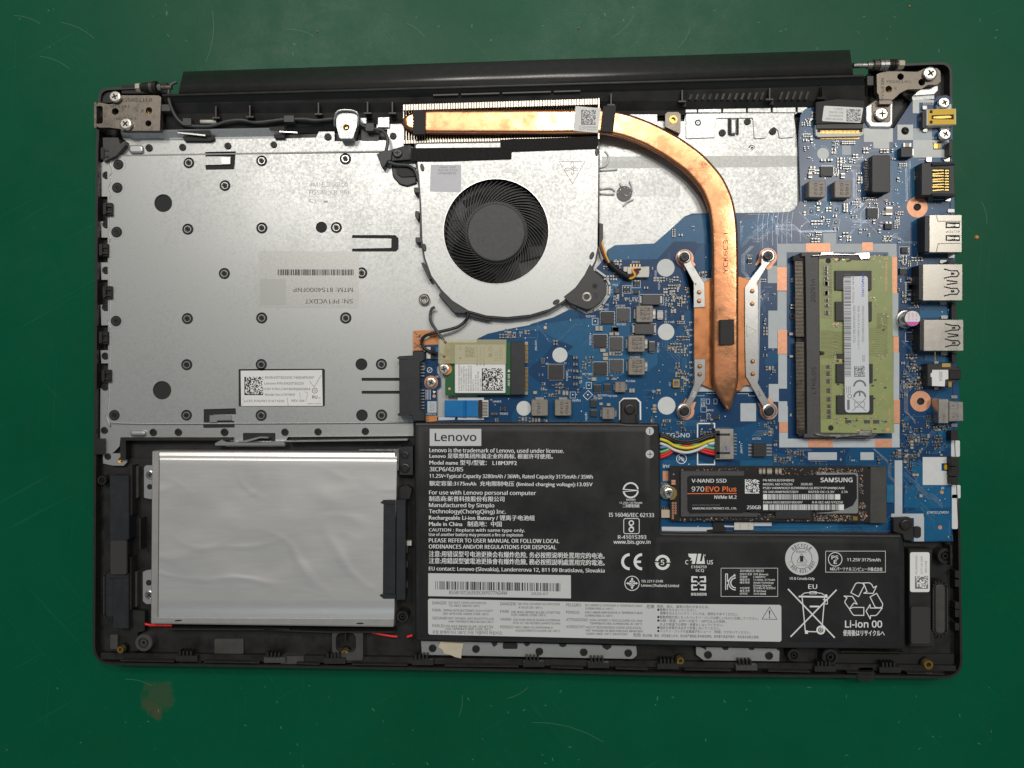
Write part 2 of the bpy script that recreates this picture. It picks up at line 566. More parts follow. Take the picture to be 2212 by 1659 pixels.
def ringgeo(cx, cy, r0, r1, z, n=28, a0=0.0, a1=2 * math.pi):
    v, f = [], []
    for i in range(n + 1):
        a = a0 + (a1 - a0) * i / n
        v.append(P(cx + r1 * math.cos(a), cy + r1 * math.sin(a), z)); v.append(P(cx + r0 * math.cos(a), cy + r0 * math.sin(a), z))
    for i in range(n):
        f.append((2 * i, 2 * i + 1, 2 * i + 3, 2 * i + 2))
    return v, f

def catmull(pts, k=6):
    if len(pts) < 3: return [Vector(p) for p in pts]
    q = [Vector(p) for p in pts]
    q = [q[0] * 2 - q[1]] + q + [q[-1] * 2 - q[-2]]
    out = []
    for i in range(1, len(q) - 2):
        for j in range(k):
            t = j / k
            a, b, c, e = q[i - 1], q[i], q[i + 1], q[i + 2]
            out.append(0.5 * ((2 * b) + (c - a) * t + (2 * a - 5 * b + 4 * c - e) * t * t + (3 * b - a - 3 * c + e) * t ** 3))
    out.append(q[-2])
    return out

def tube_geo(pts, r, smooth=6, n=8):
    """round wire; pts (x, y, z mm) in sheet units, r in mm"""
    path = [Vector(P(p[0], p[1], p[2])) for p in pts]
    path = catmull(path, smooth) if smooth else path
    v, f = [], []
    for i, p in enumerate(path):
        t = (path[min(i + 1, len(path) - 1)] - path[max(i - 1, 0)]).normalized()
        up = Vector((0, 0, 1)) if abs(t.z) < 0.95 else Vector((1, 0, 0))
        s = t.cross(up).normalized(); u = s.cross(t)
        for k in range(n):
            a = 2 * math.pi * k / n
            v.append(p + (s * math.cos(a) + u * math.sin(a)) * r * MM)
    for i in range(len(path) - 1):
        for k in range(n):
            f.append((i * n + k, i * n + (k + 1) % n, (i + 1) * n + (k + 1) % n, (i + 1) * n + k))
    f.append(tuple(reversed(range(n)))); f.append(tuple(range((len(path) - 1) * n, len(path) * n)))
    f = [tuple(reversed(q)) for q in f]
    return [tuple(p) for p in v], f

def tube(name, pts, r, material, parent=None, smooth=6, mb=None):
    v, f = tube_geo(pts, r, smooth)
    if mb is not None: return mb.add(v, f, material)
    return build(name, v, f, material, parent, smooth=True)

def lathe_geo(cx, cy, prof, n=20):
    """prof: list of (radius mm, z mm) from outside-bottom to centre-top; (cx, cy) seen at the last z"""
    zt = prof[-1][1]
    X, Y, _ = P(cx, cy, zt)
    v, f = [], []
    for r, z in prof:
        for i in range(n):
            a = 2 * math.pi * i / n
            v.append((X + r * MM * math.cos(a), Y + r * MM * math.sin(a), z * MM))
    for k in range(len(prof) - 1):
        for i in range(n):
            j = (i + 1) % n
            f.append((k * n + i, k * n + j, (k + 1) * n + j, (k + 1) * n + i))
    f.append(tuple(range((len(prof) - 1) * n, len(prof) * n)))
    return v, f

def lathe(name, cx, cy, prof, material, parent=None, n=20, mb=None, smooth=False):
    v, f = lathe_geo(cx, cy, prof, n)
    if mb is not None: return mb.add(v, f, material)
    return build(name, v, f, material, parent, smooth)

def screw(cx, cy, r, z, parent, material="screw_steel", rot=None, label=None):
    """pan head screw with a cross recess; r in sheet units"""
    R = dl(r)
    mb = MB()
    lathe(None, cx, cy, [(R, z - 1.2), (R, z - 0.35), (R * 0.93, z - 0.12), (R * 0.75, z), (R * 0.05, z)], material, n=22, mb=mb)
    a = math.radians(random.uniform(0, 90) if rot is None else rot)
    X, Y, _ = P(cx, cy, z)
    for t in (a, a + math.pi / 2):
        c, s = math.cos(t), math.sin(t)
        L, w = R * 0.52 * MM, R * 0.13 * MM
        q = [(-L, -w), (L, -w), (L, w), (-L, w)]
        zz = (z + (0.012 if t == a else 0.016)) * MM
        mb.add([(X + x * c - y * s, Y + x * s + y * c, zz) for x, y in q], [(0, 1, 2, 3)], "deep_black")
    o = mb.out("screw", parent)
    if label: o["label"] = label
    return o

# ------------------------------------------------------------------ lettering (collected, then turned into flat meshes in one pass)
TEXTS = []

def txt(key, s, x, y, w, h, z, rot=0.0, bold=False, frame=None):
    """key: dict made by print_part; x, y: start of the baseline; w: length (None: natural), h: capital height, in sheet units"""
    TEXTS.append((key, s, d(x, y, frame), None if w is None else w, h, z, rot, bold, FR[frame or _cur[0]][2]))

def print_part(name, parent, material):
    return {"name": name, "parent": parent, "mat": material, "mb": MB()}

PRINTS = []

def prints(name, parent, material):
    k = print_part(name, parent, material)
    PRINTS.append(k)
    return k

def lay(key, z):
    key["n"] = key.get("n", 0) + 1
    return z + 0.0015 * (key["n"] % 14)

def ptin(key, pts, z):
    z = lay(key, z)
    key["mb"].add(*flat_geo(pts, z), key["mat"])

def pline(key, pts, w, z, closed=False):
    z = lay(key, z)
    key["mb"].add(*line_geo(pts, w, z, closed), key["mat"])

def pring(key, cx, cy, r0, r1, z, **k):
    v, f = ringgeo(cx, cy, r0, r1, z, **k)
    key["mb"].add(v, f, key["mat"])

def barcode(key, x0, y0, x1, y1, z, n=60, vertical=False, seed=1):
    rnd = random.Random(seed)
    ws = [rnd.choice((1, 1, 2, 3)) for _ in range(2 * n)]
    tot = sum(ws); p = 0
    for i, w in enumerate(ws):
        if i % 2 == 0:
            if vertical:
                a, b = y0 + (y1 - y0) * p / tot, y0 + (y1 - y0) * (p + w) / tot
                ptin(key, [(x0, a), (x1, a), (x1, b), (x0, b)], z)
            else:
                a, b = x0 + (x1 - x0) * p / tot, x0 + (x1 - x0) * (p + w) / tot
                ptin(key, [(a, y0), (b, y0), (b, y1), (a, y1)], z)
        p += w

def matrix(key, x0, y0, x1, y1, z, n=18, seed=1):
    """speckled square code block"""
    rnd = random.Random(seed)
    for i in range(n):
        for j in range(n):
            if i == 0 or j == n - 1 or rnd.random() < 0.5:
                a, b = x0 + (x1 - x0) * i / n, y0 + (y1 - y0) * j / n
                ptin(key, [(a, b), (a + (x1 - x0) / n, b), (a + (x1 - x0) / n, b + (y1 - y0) / n), (a, b + (y1 - y0) / n)], z)

def load_font():
    try:
        p = os.path.join(bpy.utils.system_resource('DATAFILES'), "fonts", "NotoSansMath-Regular.woff2")
        return bpy.data.fonts.load(p)
    except Exception:
        return None

def finish_prints():
    font = load_font()
    made = []
    for T in TEXTS:
        cu = bpy.data.curves.new("letters", 'FONT')
        if font and T[1].isascii(): cu.font = font
        cu.body = T[1]; cu.size = 1.0; cu.resolution_u = 2; cu.fill_mode = 'FRONT'
        cu.offset = 0.012 if T[7] and not any(c in '4g9' for c in T[1]) else 0.0
        o = bpy.data.objects.new("letters", cu)
        COL.objects.link(o)
        made.append(o)
    refs, caps = [], []
    for fnt in (font, None):
        cu = bpy.data.curves.new("letters", 'FONT')
        if fnt: cu.font = fnt
        cu.body = "H"; cu.size = 1.0
        ref = bpy.data.objects.new("letters", cu); COL.objects.link(ref); refs.append(ref)
    dg = bpy.context.evaluated_depsgraph_get(); dg.update()
    for ref in refs:
        me = ref.evaluated_get(dg).to_mesh()
        caps.append(max(v.co.y for v in me.vertices))
        ref.evaluated_get(dg).to_mesh_clear()
    for o, (key, s, p0, w, h, z, rot, bold, sc) in zip(made, TEXTS):
        ev = o.evaluated_get(dg)
        me = ev.to_mesh()
        if not me.vertices:
            continue
        sc = 1.0 if sc is None else sc * S2D
        hy = h * sc / caps[0 if s.isascii() else 1]
        x0 = min(v.co.x for v in me.vertices); x1 = max(v.co.x for v in me.vertices)
        hx = hy if w is None else w * sc / max(1e-6, x1 - x0)
        c, sn = math.cos(math.radians(rot)), math.sin(math.radians(rot))
        vs = []
        for v in me.vertices:
            a, b = (v.co.x - x0) * hx, v.co.y * hy
            vs.append(P(p0[0] + a * c + b * sn, p0[1] + a * sn - b * c, z, 'D'))
        fs = [tuple(q.vertices) for q in me.polygons]
        key["mb"].add(vs, fs, key["mat"])
        if key["mat"] == "battery_print" and not bold:      # heavier strokes
            e = 0.055 * h * sc * KPX * MM
            key["mb"].add([(a + e * c, b - e * sn, q + 2e-6) for a, b, q in vs], fs, key["mat"])
        ev.to_mesh_clear()
    for o in made + refs:
        cu = o.data
        bpy.data.objects.remove(o)
        bpy.data.curves.remove(cu)
    for k in PRINTS:
        if k["mb"].v:
            k["mb"].out(k["name"], k["parent"])
# ------------------------------------------------------------------ shapes made of rows
def strips(name, rows, material, parent=None, smooth=True, close_ends=True, mb=None):
    """rows: (xL, yL, xR, yR, z mm): a profile drawn out between a left and a right end"""
    v, f = [], []
    for xl, yl, xr, yr, z in rows:
        v += [P(xl, yl, z), P(xr, yr, z)]
    n = len(rows)
    for i in range(n - 1):
        f.append((2 * i, 2 * i + 2, 2 * i + 3, 2 * i + 1))
    if close_ends:
        zb = min(r[4] for r in rows) - 0.5
        b = len(v)
        v += [(p[0], p[1], zb * MM) for p in v[:2 * n]]
        for i in range(n - 1):
            f.append((b + 2 * i, b + 2 * i + 2, 2 * i + 2, 2 * i)); f.append((2 * i + 1, 2 * i + 3, b + 2 * i + 3, b + 2 * i + 1))
            f.append((b + 2 * i + 1, b + 2 * i + 3, b + 2 * i + 2, b + 2 * i))
        f.append((0, 1, b + 1, b)); f.append((b + 2 * n - 2, b + 2 * n - 1, 2 * n - 1, 2 * n - 2))
    if mb is not None: return mb.add(v, f, material)
    return build(name, v, f, material, parent, smooth)

mat('brushed_steel', (0.40, 0.41, 0.40), 0.5, 0.6, vary=0.15, scale=900)
# ------------------------------------------------------------------ bench
fr('D')
v = [(-1.2, -1.0, 0), (1.2, -1.0, 0), (1.2, 1.0, 0), (-1.2, 1.0, 0), (-1.2, -1.0, -0.004), (1.2, -1.0, -0.004), (1.2, 1.0, -0.004), (-1.2, 1.0, -0.004)]
bench = build("bench_surface", v, [(0, 1, 2, 3), (7, 6, 5, 4), (0, 4, 5, 1), (1, 5, 6, 2), (2, 6, 7, 3), (3, 7, 4, 0)], "bench_green")
bench.location = (0, 0, -0.004)
tag(bench, kind="structure")
scr = MB()
rs = random.Random(5)
fr('D')
mat("scratch", (0.05, 0.15, 0.105), 0.5)
for (x, y, ln, a) in [(460, 80, 110, 1.55), (170, 60, 80, 0.3), (60, 38, 60, 0.15), (998, 1525, 46, 1.57), (900, 62, 50, 0.5), (1350, 60, 70, 2.2), (1480, 85, 50, 2.0), (1120, 1500, 50, 2.5), (1230, 1570, 160, 0.12),
                      (650, 66, 60, 0.1), (120, 130, 70, 0.25), (2130, 460, 50, 1.2), (300, 1470, 60, 0.1)]:
    pts = [(x + ln * (t - .5) * math.cos(a + 0.3 * t), y + ln * (t - .5) * math.sin(a + 0.3 * t)) for t in (0, .25, .5, .75, 1)]
    scr.add(*line_geo(pts, 0.8, 0.02), "scratch")
for _ in range(90):
    x, y = rs.uniform(0, 2212), rs.choice((rs.uniform(0, 120), rs.uniform(1480, 1659)))
    a = rs.uniform(0, 3.1); ln = rs.uniform(2, 7)
    scr.add(*line_geo([(x, y), (x + ln * math.cos(a), y + ln * math.sin(a))], rs.uniform(0.8, 2.2), 0.02), "scratch")
o = scr.out("scratches"); o.parent = bench; o.location -= bench.location; o["kind"] = "stuff"
crumb = MB()
for (x, y, r) in [(2112, 512, 5), (1966, 12, 2.5), (1250, 60, 2), (685, 67, 2)]:
    lathe(None, x, y, [(dl(r), 0.0), (dl(r) * 0.8, 0.5), (dl(r) * 0.3, 0.8)], "kapton", mb=crumb, n=7)
o = crumb.out("crumbs"); tag(o, "tiny brown crumbs scattered on the green bench beside the laptop", "crumbs", "stuff")

# ------------------------------------------------------------------ laptop base
base = thing("open_laptop", "black plastic base of the opened laptop, lying upside down on the green bench", "laptop", (1140, 830), z=6)
OUT = [(213, 190), (300, 186), (345, 207), (1868, 165), (1905, 139), (2057, 133), (2057, 550), (2064, 900), (2075, 1150), (2080, 1466), (1500, 1461), (1009, 1449), (200, 1436), (203, 900), (207, 320)]
OUTR = rounded(OUT, [22, 0, 0, 0, 0, 26, 0, 0, 0, 40, 0, 0, 42, 0, 0])
def grow(pts, k, cx=1140, cy=815):
    return [(x + (k if x < cx else -k), y + (k if y < cy else -k)) for x, y in pts]
OUTI = rounded(grow(OUT, 7), [18, 0, 0, 0, 0, 20, 0, 0, 0, 34, 0, 0, 36, 0, 0])
OUTM = rounded(grow(OUT, 3.5), [20, 0, 0, 0, 0, 23, 0, 0, 0, 37, 0, 0, 39, 0, 0])
prism("bottom_shell", rounded(grow(OUT, 14), [20, 0, 0, 0, 0, 24, 0, 0, 0, 36, 0, 0, 38, 0, 0]), 6, 8, "black_plastic", base)
prism("rim", OUTR, 8.0, 11.4, "rim_plastic", base, holes=[OUTI])
prism("rim_lip", OUTM, 11.4, 12.1, "rim_plastic", base, holes=[rounded(grow(OUT, 5.2), [19, 0, 0, 0, 0, 21, 0, 0, 0, 35, 0, 0, 37, 0, 0])])
# front palm rest inside: darker floor, steps, ribs, catches
fr('D')
prism("palm_rest_floor", rounded(box(226, 990, 2052, 1436), 12), 8.0, 9.0, "black_plastic", base)
strips("front_ledge", [(222, 1426, 2060, 1448, 9.2), (218, 1424, 2066, 1450, 12.0), (218, 1410, 2064, 1438, 12.0), (222, 1406, 2060, 1434, 9.2)], "black_plastic", base, smooth=False)
def front_y(x): return 1428 + (x - 214) * 30 / 1856
for x in (380, 570, 700, 890, 1130, 1270, 1420, 1590, 1760, 1900):
    y = front_y(x) - 8
    mb = MB()
    prism(None, rounded(box(x, y - 6, x + 46, y + 6), 2), 11.5, 14.2, "gray_plastic" if x in (570, 1590) else "rim_plastic", mb=mb)
    for k in range(4):
        prism(None, box(x + 6 + k * 8, y - 16, x + 10 + k * 8, y - 5), 11.0, 14.6, "deep_black", mb=mb)
    mb.out("front_catch", base)
for x0, x1 in ((260, 376), (440, 560), (640, 690), (760, 880), (960, 1120), (1190, 1260), (1330, 1400), (1480, 1580), (1660, 1750), (1830, 1890), (1960, 2040)):
    y = front_y(x0)
    prism("rib", [(x0, y - 3), (x1, y - 1), (x1, y + 1.5), (x0, y - .5)], 12, 14.6, "rim_plastic", base)
# moulded patches on the front palm rest
fr('R')
for q in (box(1395, 1150, 1710, 1310), box(1010, 1320, 1250, 1405), box(260, 1105, 340, 1260)):
    prism("moulded_pad", rounded(q, 12), 9.0, 10.2, "gray_plastic", base)
prism("moulded_pad", rounded([(480, 830), (635, 850), (635, 1060), (560, 1080), (560, 1280), (480, 1280)], 10), 9, 12, "black_plastic", base)
fr('T')
prism("screw_tower", rounded(box(740, 990, 1075, 1300), 20), 9, 13, "gray_plastic", base, holes=[rounded(box(780, 1000, 1000, 1215), 70)])
prism("moulded_pad", rounded(box(180, 1255, 430, 1340), 10), 9, 12.5, "gray_plastic", base)
prism("rib", box(880, 1000, 892, 1100), 9, 12.6, "rim_plastic", base)
prism("rib", rounded([(0, 960), (700, 985), (1430, 985), (1430, 1000), (700, 1000), (0, 975)], 3), 9, 14.5, "rim_plastic", base)
fr('R')
prism("rib", rounded([(850, 1035), (2212, 1040), (2212, 1055), (850, 1050)], 3), 9, 14.5, "rim_plastic", base)
# screw towers and their brass inserts
def boss(f, x, y, r, z=13.5, mt="black_plastic", hole=True):
    fr(f)
    R = dl(r)
    mb = MB()
    lathe(None, x, y, [(R, 8.5), (R, z - 0.4), (R * 0.93, z), (R * 0.62, z), (R * 0.55, z - 1.2), (R * 0.38, z - 1.2), (R * 0.36, z - 0.1), (R * 0.22, z - 0.1)] + ([(R * 0.2, z - 2.5), (0.01, z - 2.5)] if hole else [(0.01, z - .1)]), mt, n=22, mb=mb)
    return mb.out("screw_tower", base, smooth=False)
boss('R', 655, 1170, 95, mt="gray_plastic"); boss('Y', 553, 1355, 85); boss('Y', 1680, 362, 78, mt="rim_plastic"); boss('X', 2150, 1470, 70); boss('Q', 205, 575, 50)
boss('T', 1515, 805, 66, z=15)
def insert(f, x, y, r, z=12.5):
    fr(f)
    R = dl(r)
    mb = MB()
    lathe(None, x, y, [(R, z - 0.9), (R, z - 0.3), (R * 0.9, z), (R * 0.5, z), (R * 0.45, z - 1.5), (0.02, z - 1.5)], "brass", n=16, mb=mb)
    lathe(None, x, y, [(R * 1.15, 8.8), (R * 1.15, z - 0.9), (0.02, z - 0.9)], "black_plastic", n=16, mb=mb)
    return mb.out("brass_insert", base)
insert('R', 390, 1255, 40); insert('T', 885, 1212, 46); insert('X', 930, 1540, 42); insert('Y', 1530, 1440, 50)
prism("screw_tower", rounded(box(846, 1480, 1010, 1610), 40), 9, 12, "black_plastic", base)
# deep wells beside the drive and battery
fr('Q')
prism("rib", box(480, 420, 500, 960), 9, 14, "rim_plastic", base)
prism("rib", box(575, 1000, 590, 1340), 9, 14, "rim_plastic", base)
prism("moulded_pad", rounded(box(498, 430, 565, 775), 12), 9, 11, "gray_plastic", base)
prism("rib", [(370, 118), (1580, 118), (1580, 150), (430, 150), (430, 360), (370, 360)], 9, 12.5, "black_plastic", base)
fr('R')
prism("rib", rounded(box(472, 260, 490, 830), 3), 9, 14, "rim_plastic", base)
prism("moulded_pad", rounded(box(495, 420, 552, 800), 12), 9, 11, "gray_plastic", base)
fr('S')
prism("rib", [(310, 205), (2080, 180), (2080, 200), (310, 222)], 9, 14.5, "lip_steel", base, label="thin bright folded edge above the drive")
prism("screw_block", rounded([(1965, 300), (2075, 285), (2160, 285), (2160, 700), (1965, 700)], 15), 9, 14, "connector_black", base)
prism("screw_block", rounded([(1950, 880), (2075, 850), (2145, 900), (2110, 1050), (1945, 1050)], 12), 9, 13, "black_plastic", base)
screw(2040, 415, 56, 14.6, base, "screw_black", rot=40); screw(2042, 602, 68, 14.8, base, "screw_black", rot=5)
# rear wall between the hinges
fr('D')
strips("rear_wall", [(352, 203, 1866, 161, 16.6), (352, 206.5, 1866, 164.5, 16.9), (352, 208, 1866, 166, 16.4), (356, 224, 1868, 184, 14.0), (358, 246, 1868, 216, 12.0), (360, 282, 1868, 236, 10.2), (360, 300, 1868, 240, 8.5)], "black_plastic", base, smooth=False)
strips("rear_wall_edge", [(350, 203, 1866, 161, 16.95), (350, 206.2, 1866, 164, 17.3), (350, 208.4, 1866, 166.2, 16.8)], "gray_plastic", base, smooth=True)
fr('B')
def bpos(x, y): return d(x, y, 'B')
p0, p1 = d(1675, 537, 'B'), d(1120, 490, 'C')
fr('D')
for a, b in ((0, .17), (.19, .45), (.47, .80), (.82, 1.0)):
    xa, ya = p0[0] + (p1[0] - p0[0]) * a, p0[1] + (p1[1] - p0[1]) * a
    xb, yb = p0[0] + (p1[0] - p0[0]) * b, p0[1] + (p1[1] - p0[1]) * b
    prism("rib", [(xa, ya - 1.6), (xb, yb - 1.6), (xb, yb + 1.6), (xa, ya + 1.6)], 14.3, 15.3, "gray_plastic", base)
for f, x, y in (('A', 1465, 740), ('A', 1835, 730), ('B', 425, 700), ('B', 960, 690), ('B', 1230, 690), ('C', 1455, 600), ('E4', 170, 750), ('E4', 1440, 720), ('E4', 2190, 700), ('E', 115, 640)):
    a, b = d(x, y, f)
    mb = MB()
    prism(None, box(a - 1.4, b - 16, a + 1.4, b + 7), 12.5, 15, "rim_plastic", mb=mb)
    prism(None, box(a - 8, b + 7, a + 8, b + 10), 12.5, 15.2, "rim_plastic", mb=mb)
    prism(None, [(a - 4, b + 10), (a + 7, b + 10), (a + 9, b + 20), (a - 1, b + 20)], 11, 12.5, "black_plastic", mb=mb)
    mb.out("wall_clip", base)
mb = MB()
for k in range(17):
    x = 260 + k * 94 + (180 if k > 11 else 0)
    fr('E4')
    prism(None, [(x, 780), (x + 45, 665), (x + 75, 665), (x + 35, 780)], 12.4, 13.4, "black_plastic", mb=mb)
o = mb.out("vent_slats", base); o["kind"] = "stuff"
# catches along the left wall
for x, y in ((125, 75), (140, 447), (113, 722), (137, 1005), (112, 1310), (130, 1565)):
    fr('G')
    mb = MB()
    prism(None, rounded(box(x - 24, y - 42, x + 30, y + 42), 5), 9, 12.0, "deep_black", mb=mb)
    prism(None, rounded(box(x - 28, y - 38, x - 8, y + 34), 5), 12.0, 13.0, "rim_plastic", mb=mb)
    prism(None, box(x - 4, y - 26, x + 22, y - 16), 12.0, 12.8, "rim_plastic", mb=mb)
    prism(None, box(x - 4, y + 14, x + 22, y + 26), 12.0, 12.8, "rim_plastic", mb=mb)
    mb.out("side_catch", base)
fr('A')
prism("corner_pad", rounded([(235, 1000), (400, 1000), (420, 1070), (485, 1030), (480, 1080), (375, 1200), (240, 1260)], 8), 9, 12.5, "gray_plastic", base)
prism("corner_pad", rounded([(212, 505), (330, 500), (330, 620), (212, 620)], 8), 9, 11, "black_plastic", base)
fr('Q')
prism("corner_pad", rounded(box(80, 130, 175, 300), 6), 9, 12.5, "rim_plastic", base)
# catches and posts along the right wall
fr('J')
for q in (box(1930, 0, 1962, 150), box(1925, 1290, 1990, 1375)):
    prism("side_catch", q, 9, 15.5, "rim_plastic", base)
fr('K')
prism("side_catch", box(1955, 255, 2005, 430), 9, 14, "black_plastic", base); prism("side_catch", box(1960, 800, 2010, 890), 9, 14.5, "black_plastic", base)
fr('N')
for q in (box(1950, 265, 2025, 370), box(1955, 555, 2030, 650), box(1955, 660, 2040, 760), box(1960, 770, 2025, 850)):
    prism("side_catch", rounded(q, 6), 9, 15.5, "black_plastic", base)
fr('Y')
for y in (520, 610, 830, 910, 1040):
    prism("side_catch", rounded(box(1812, y, 1852, y + 70), 5), 9, 12.6, "rim_plastic" if y in (830, 1040) else "deep_black", base)
prism("rib", [(690, 1318), (1318, 1332), (1318, 1338), (690, 1324)], 9, 13.0, "rim_plastic", base)
prism("rib", rounded([(640, 1345), (1800, 1345), (1800, 1470), (1400, 1500), (880, 1460), (760, 1450), (640, 1440)], 10), 9.0, 9.8, "deep_black", base)
prism("rib", box(1765, 270, 1782, 470), 9, 15, "rim_plastic", base)

# ------------------------------------------------------------------ display lid, closed under the base
lid = thing("laptop_screen", "black screen lid folded shut beneath the base, its rounded hinge bar showing behind", "laptop screen", (1120, 160), z=0)
fr('D')
prism("lid_shell", rounded([(250, 225), (2010, 225), (2035, 1418), (240, 1408)], 18), 0.6, 5.6, "lid_plastic", lid, bev=0.6)
strips("hinge_bar", [(396, 154.5, 1836, 107.5, 9), (396, 155, 1836, 108, 13), (395, 160, 1836.5, 113, 15.2), (393, 168, 1838, 122, 17.0), (391, 176, 1839, 131, 18.3), (389, 183, 1840.5, 138, 18.9), (388, 189, 1841.5, 145, 19.0), (387, 194, 1842, 150.5, 18.6), (386, 199, 1842.5, 156, 17.8), (386, 203, 1843, 161.5, 17.0)], "lid_plastic", lid)

# ------------------------------------------------------------------ hinges
fr('A')
h1 = thing("hinge", "left hinge, square steel plate stamped with letters, two bright screws", "hinge", (600, 730), frame='A', z=12)
P1 = rounded([(305, 640), (400, 620), (430, 540), (840, 540), (868, 560), (855, 925), (440, 925), (430, 905), (300, 890), (195, 890), (150, 870), (150, 640), (200, 618)], 14)
prism("plate", P1, 13.0, 15.6, "hinge_steel", h1, bev=0.25, holes=[circ(370, 715, 38), circ(737, 705, 36), circ(730, 845, 34), rounded(box(155, 655, 235, 850), 30)])
prism("side_flange", rounded([(140, 618), (165, 612), (165, 900), (140, 890)], 8), 9, 15.8, "hinge_steel", h1)
for x, y, mt in ((370, 715, "deep_black"), (730, 845, "deep_black"), (195, 750, "deep_black")):
    lathe("hole_floor", x, y, [(dl(42), 9.5), (dl(42), 12.9), (0.05, 12.9)], mt, h1, n=14)
lathe("brass_insert", 737, 705, [(dl(40), 9.5), (dl(40), 13.2), (dl(15), 13.2), (dl(14), 12.6), (0.05, 12.6)], "brass", h1, n=16)
screw(362, 552, 62, 17.2, h1, rot=20); screw(478, 848, 64, 17.2, h1, rot=45)
def shaft(par, f, x0, y0, x1, y1, segs, z=16.2):
    """stack of rings and washers along an axle; segs: (t0, t1, radius sheet units, material)"""
    fr(f)
    mb_ = None
    for nm, t0, t1, r, m in segs:
        a = Vector(P(x0 + (x1 - x0) * t0, y0 + (y1 - y0) * t0, z)); b = Vector(P(x0 + (x1 - x0) * t1, y0 + (y1 - y0) * t1, z))
        t = (b - a).normalized(); s = t.cross(Vector((0, 0, 1))).normalized(); u = s.cross(t)
        R = dl(r) * MM; n = 16 if nm != "nut" else 6
        v = [tuple(p + (s * math.cos(2 * math.pi * k / n) + u * math.sin(2 * math.pi * k / n)) * R) for p in (a, b) for k in range(n)]
        ff = [((k + 1) % n, k, n + k, n + (k + 1) % n) for k in range(n)] + [tuple(range(n)), tuple(reversed(range(n, 2 * n)))]
        build(nm, v, ff, m, par, smooth=False)
shaft(h1, 'A', 605, 455, 985, 455, [("nut", 0, .12, 46, "beige_plastic"), ("washer", .12, .17, 40, "screw_black"), ("washer", .18, .24, 48, "screw_black"), ("washer", .25, .31, 50, "screw_black"), ("washer", .32, .38, 52, "screw_black"),
      ("washer", .39, .48, 58, "hinge_steel"), ("washer", .50, .59, 66, "screw_black"), ("washer", .62, .71, 40, "nickel"), ("axle", .12, 1.0, 24, "hinge_steel")])
prism("bracket", rounded([(440, 430), (930, 395), (930, 520), (440, 520)], 10), 9, 11.5, "deep_black", h1)
prism("bracket", rounded(box(870, 640, 968, 710), 6), 12, 15, "gray_plastic", h1)
k1 = prints("stamping", h1, "black_print")
fr('A')
txt(k1, "G540.LH.R", 455, 612, 320, 42, 15.63); txt(k1, "M2.5 L4.5", 318, 672, 210, 26, 15.63); txt(k1, "M2.5 L4.5", 380, 806, 215, 24, 15.63); txt(k1, "X", 645, 728, 42, 42, 15.63)

fr('E')
h2 = thing("hinge", "right hinge, steel arm with angled foot reaching a washer and screw", "hinge", (1200, 480), frame='E', z=12)
P2 = rounded([(845, 375), (960, 335), (1385, 345), (1480, 300), (1640, 295), (1685, 340), (1690, 470), (1640, 515), (1520, 515), (1440, 570), (1250, 575), (1160, 620), (1060, 710), (885, 710), (870, 640), (850, 620)], 16)
prism("plate", P2, 13.0, 15.6, "hinge_steel", h2, holes=[circ(1160, 408, 44), circ(1440, 482, 46), circ(1003, 572, 44)])
for x, y in ((1160, 408), (1440, 482)):
    lathe("hole_floor", x, y, [(dl(50), 9.5), (dl(50), 12.9), (dl(12), 12.9), (dl(11), 11), (0.05, 11)], "deep_black", h2, n=14)
lathe("brass_insert", 1003, 572, [(dl(48), 9.5), (dl(48), 13.2), (dl(20), 13.2), (dl(18), 12.6), (0.05, 12.6)], "brass", h2, n=16)
prism("foot", rounded([(790, 760), (1020, 730), (1020, 990), (790, 1000)], 20), 12.3, 13.3, "hinge_steel", h2)
prism("leg", [(880, 700), (1045, 700), (1045, 770), (880, 770)], 12.5, 15.2, "hinge_steel", h2)
screw(1560, 360, 88, 17.2, h2, rot=35); screw(920, 895, 86, 15.0, h2, rot=5)
shaft(h2, 'E', 535, 262, 1192, 248, [("axle", 0, .95, 34, "nickel"), ("washer", .28, .37, 50, "nickel"), ("washer", .40, .50, 66, "hinge_steel"), ("washer", .51, .59, 74, "nickel"), ("washer", .595, .68, 76, "nickel"),
      ("washer", .70, .74, 66, "screw_black"), ("washer", .755, .795, 66, "screw_black"), ("washer", .81, .85, 66, "screw_black"), ("nut", .89, 1.0, 58, "beige_plastic")])
prism("bracket", rounded([(770, 200), (1160, 165), (1180, 330), (770, 340)], 10), 9, 11.5, "deep_black", h2)
prism("bracket", rounded(box(722, 400, 800, 520), 6), 12, 14, "gray_plastic", h2)
k2 = prints("stamping", h2, "black_print")
fr('E')
txt(k2, "FG540.LH.L", 980, 490, 325, 34, 15.63); txt(k2, "M2.8*L4.6", 905, 432, 290, 36, 15.63, rot=90); txt(k2, "X", 1070, 580, 40, 36, 15.63)

# steel fittings under the right hinge
fit = thing("steel_bracket", "bright pressed steel bracket under the foot of the right hinge", "bracket", (900, 900), frame='E', z=11)
fr('E')
prism("pressed_dish", rounded([(700, 800), (870, 680), (1040, 690), (1075, 740), (1070, 1040), (1030, 1090), (760, 1085), (700, 1000)], 40), 11, 13.0, "lip_steel", fit, bev=0.9, steps=4, holes=None)
prism("dish_floor", rounded(box(775, 745, 1030, 1015), 45), 13.02, 13.12, "hinge_steel", fit)
prism("wing", rounded([(1390, 570), (1660, 515), (1665, 590), (1610, 650), (1310, 670)], 14), 11, 12.6, "lip_steel", fit, bev=0.5, steps=3)
prism("wing", rounded([(1310, 670), (1600, 650), (1610, 700), (1320, 725)], 10), 10, 12.2, "galvanized", fit)

mat('gray_square', (0.40, 0.405, 0.39), 0.45, 0.6)
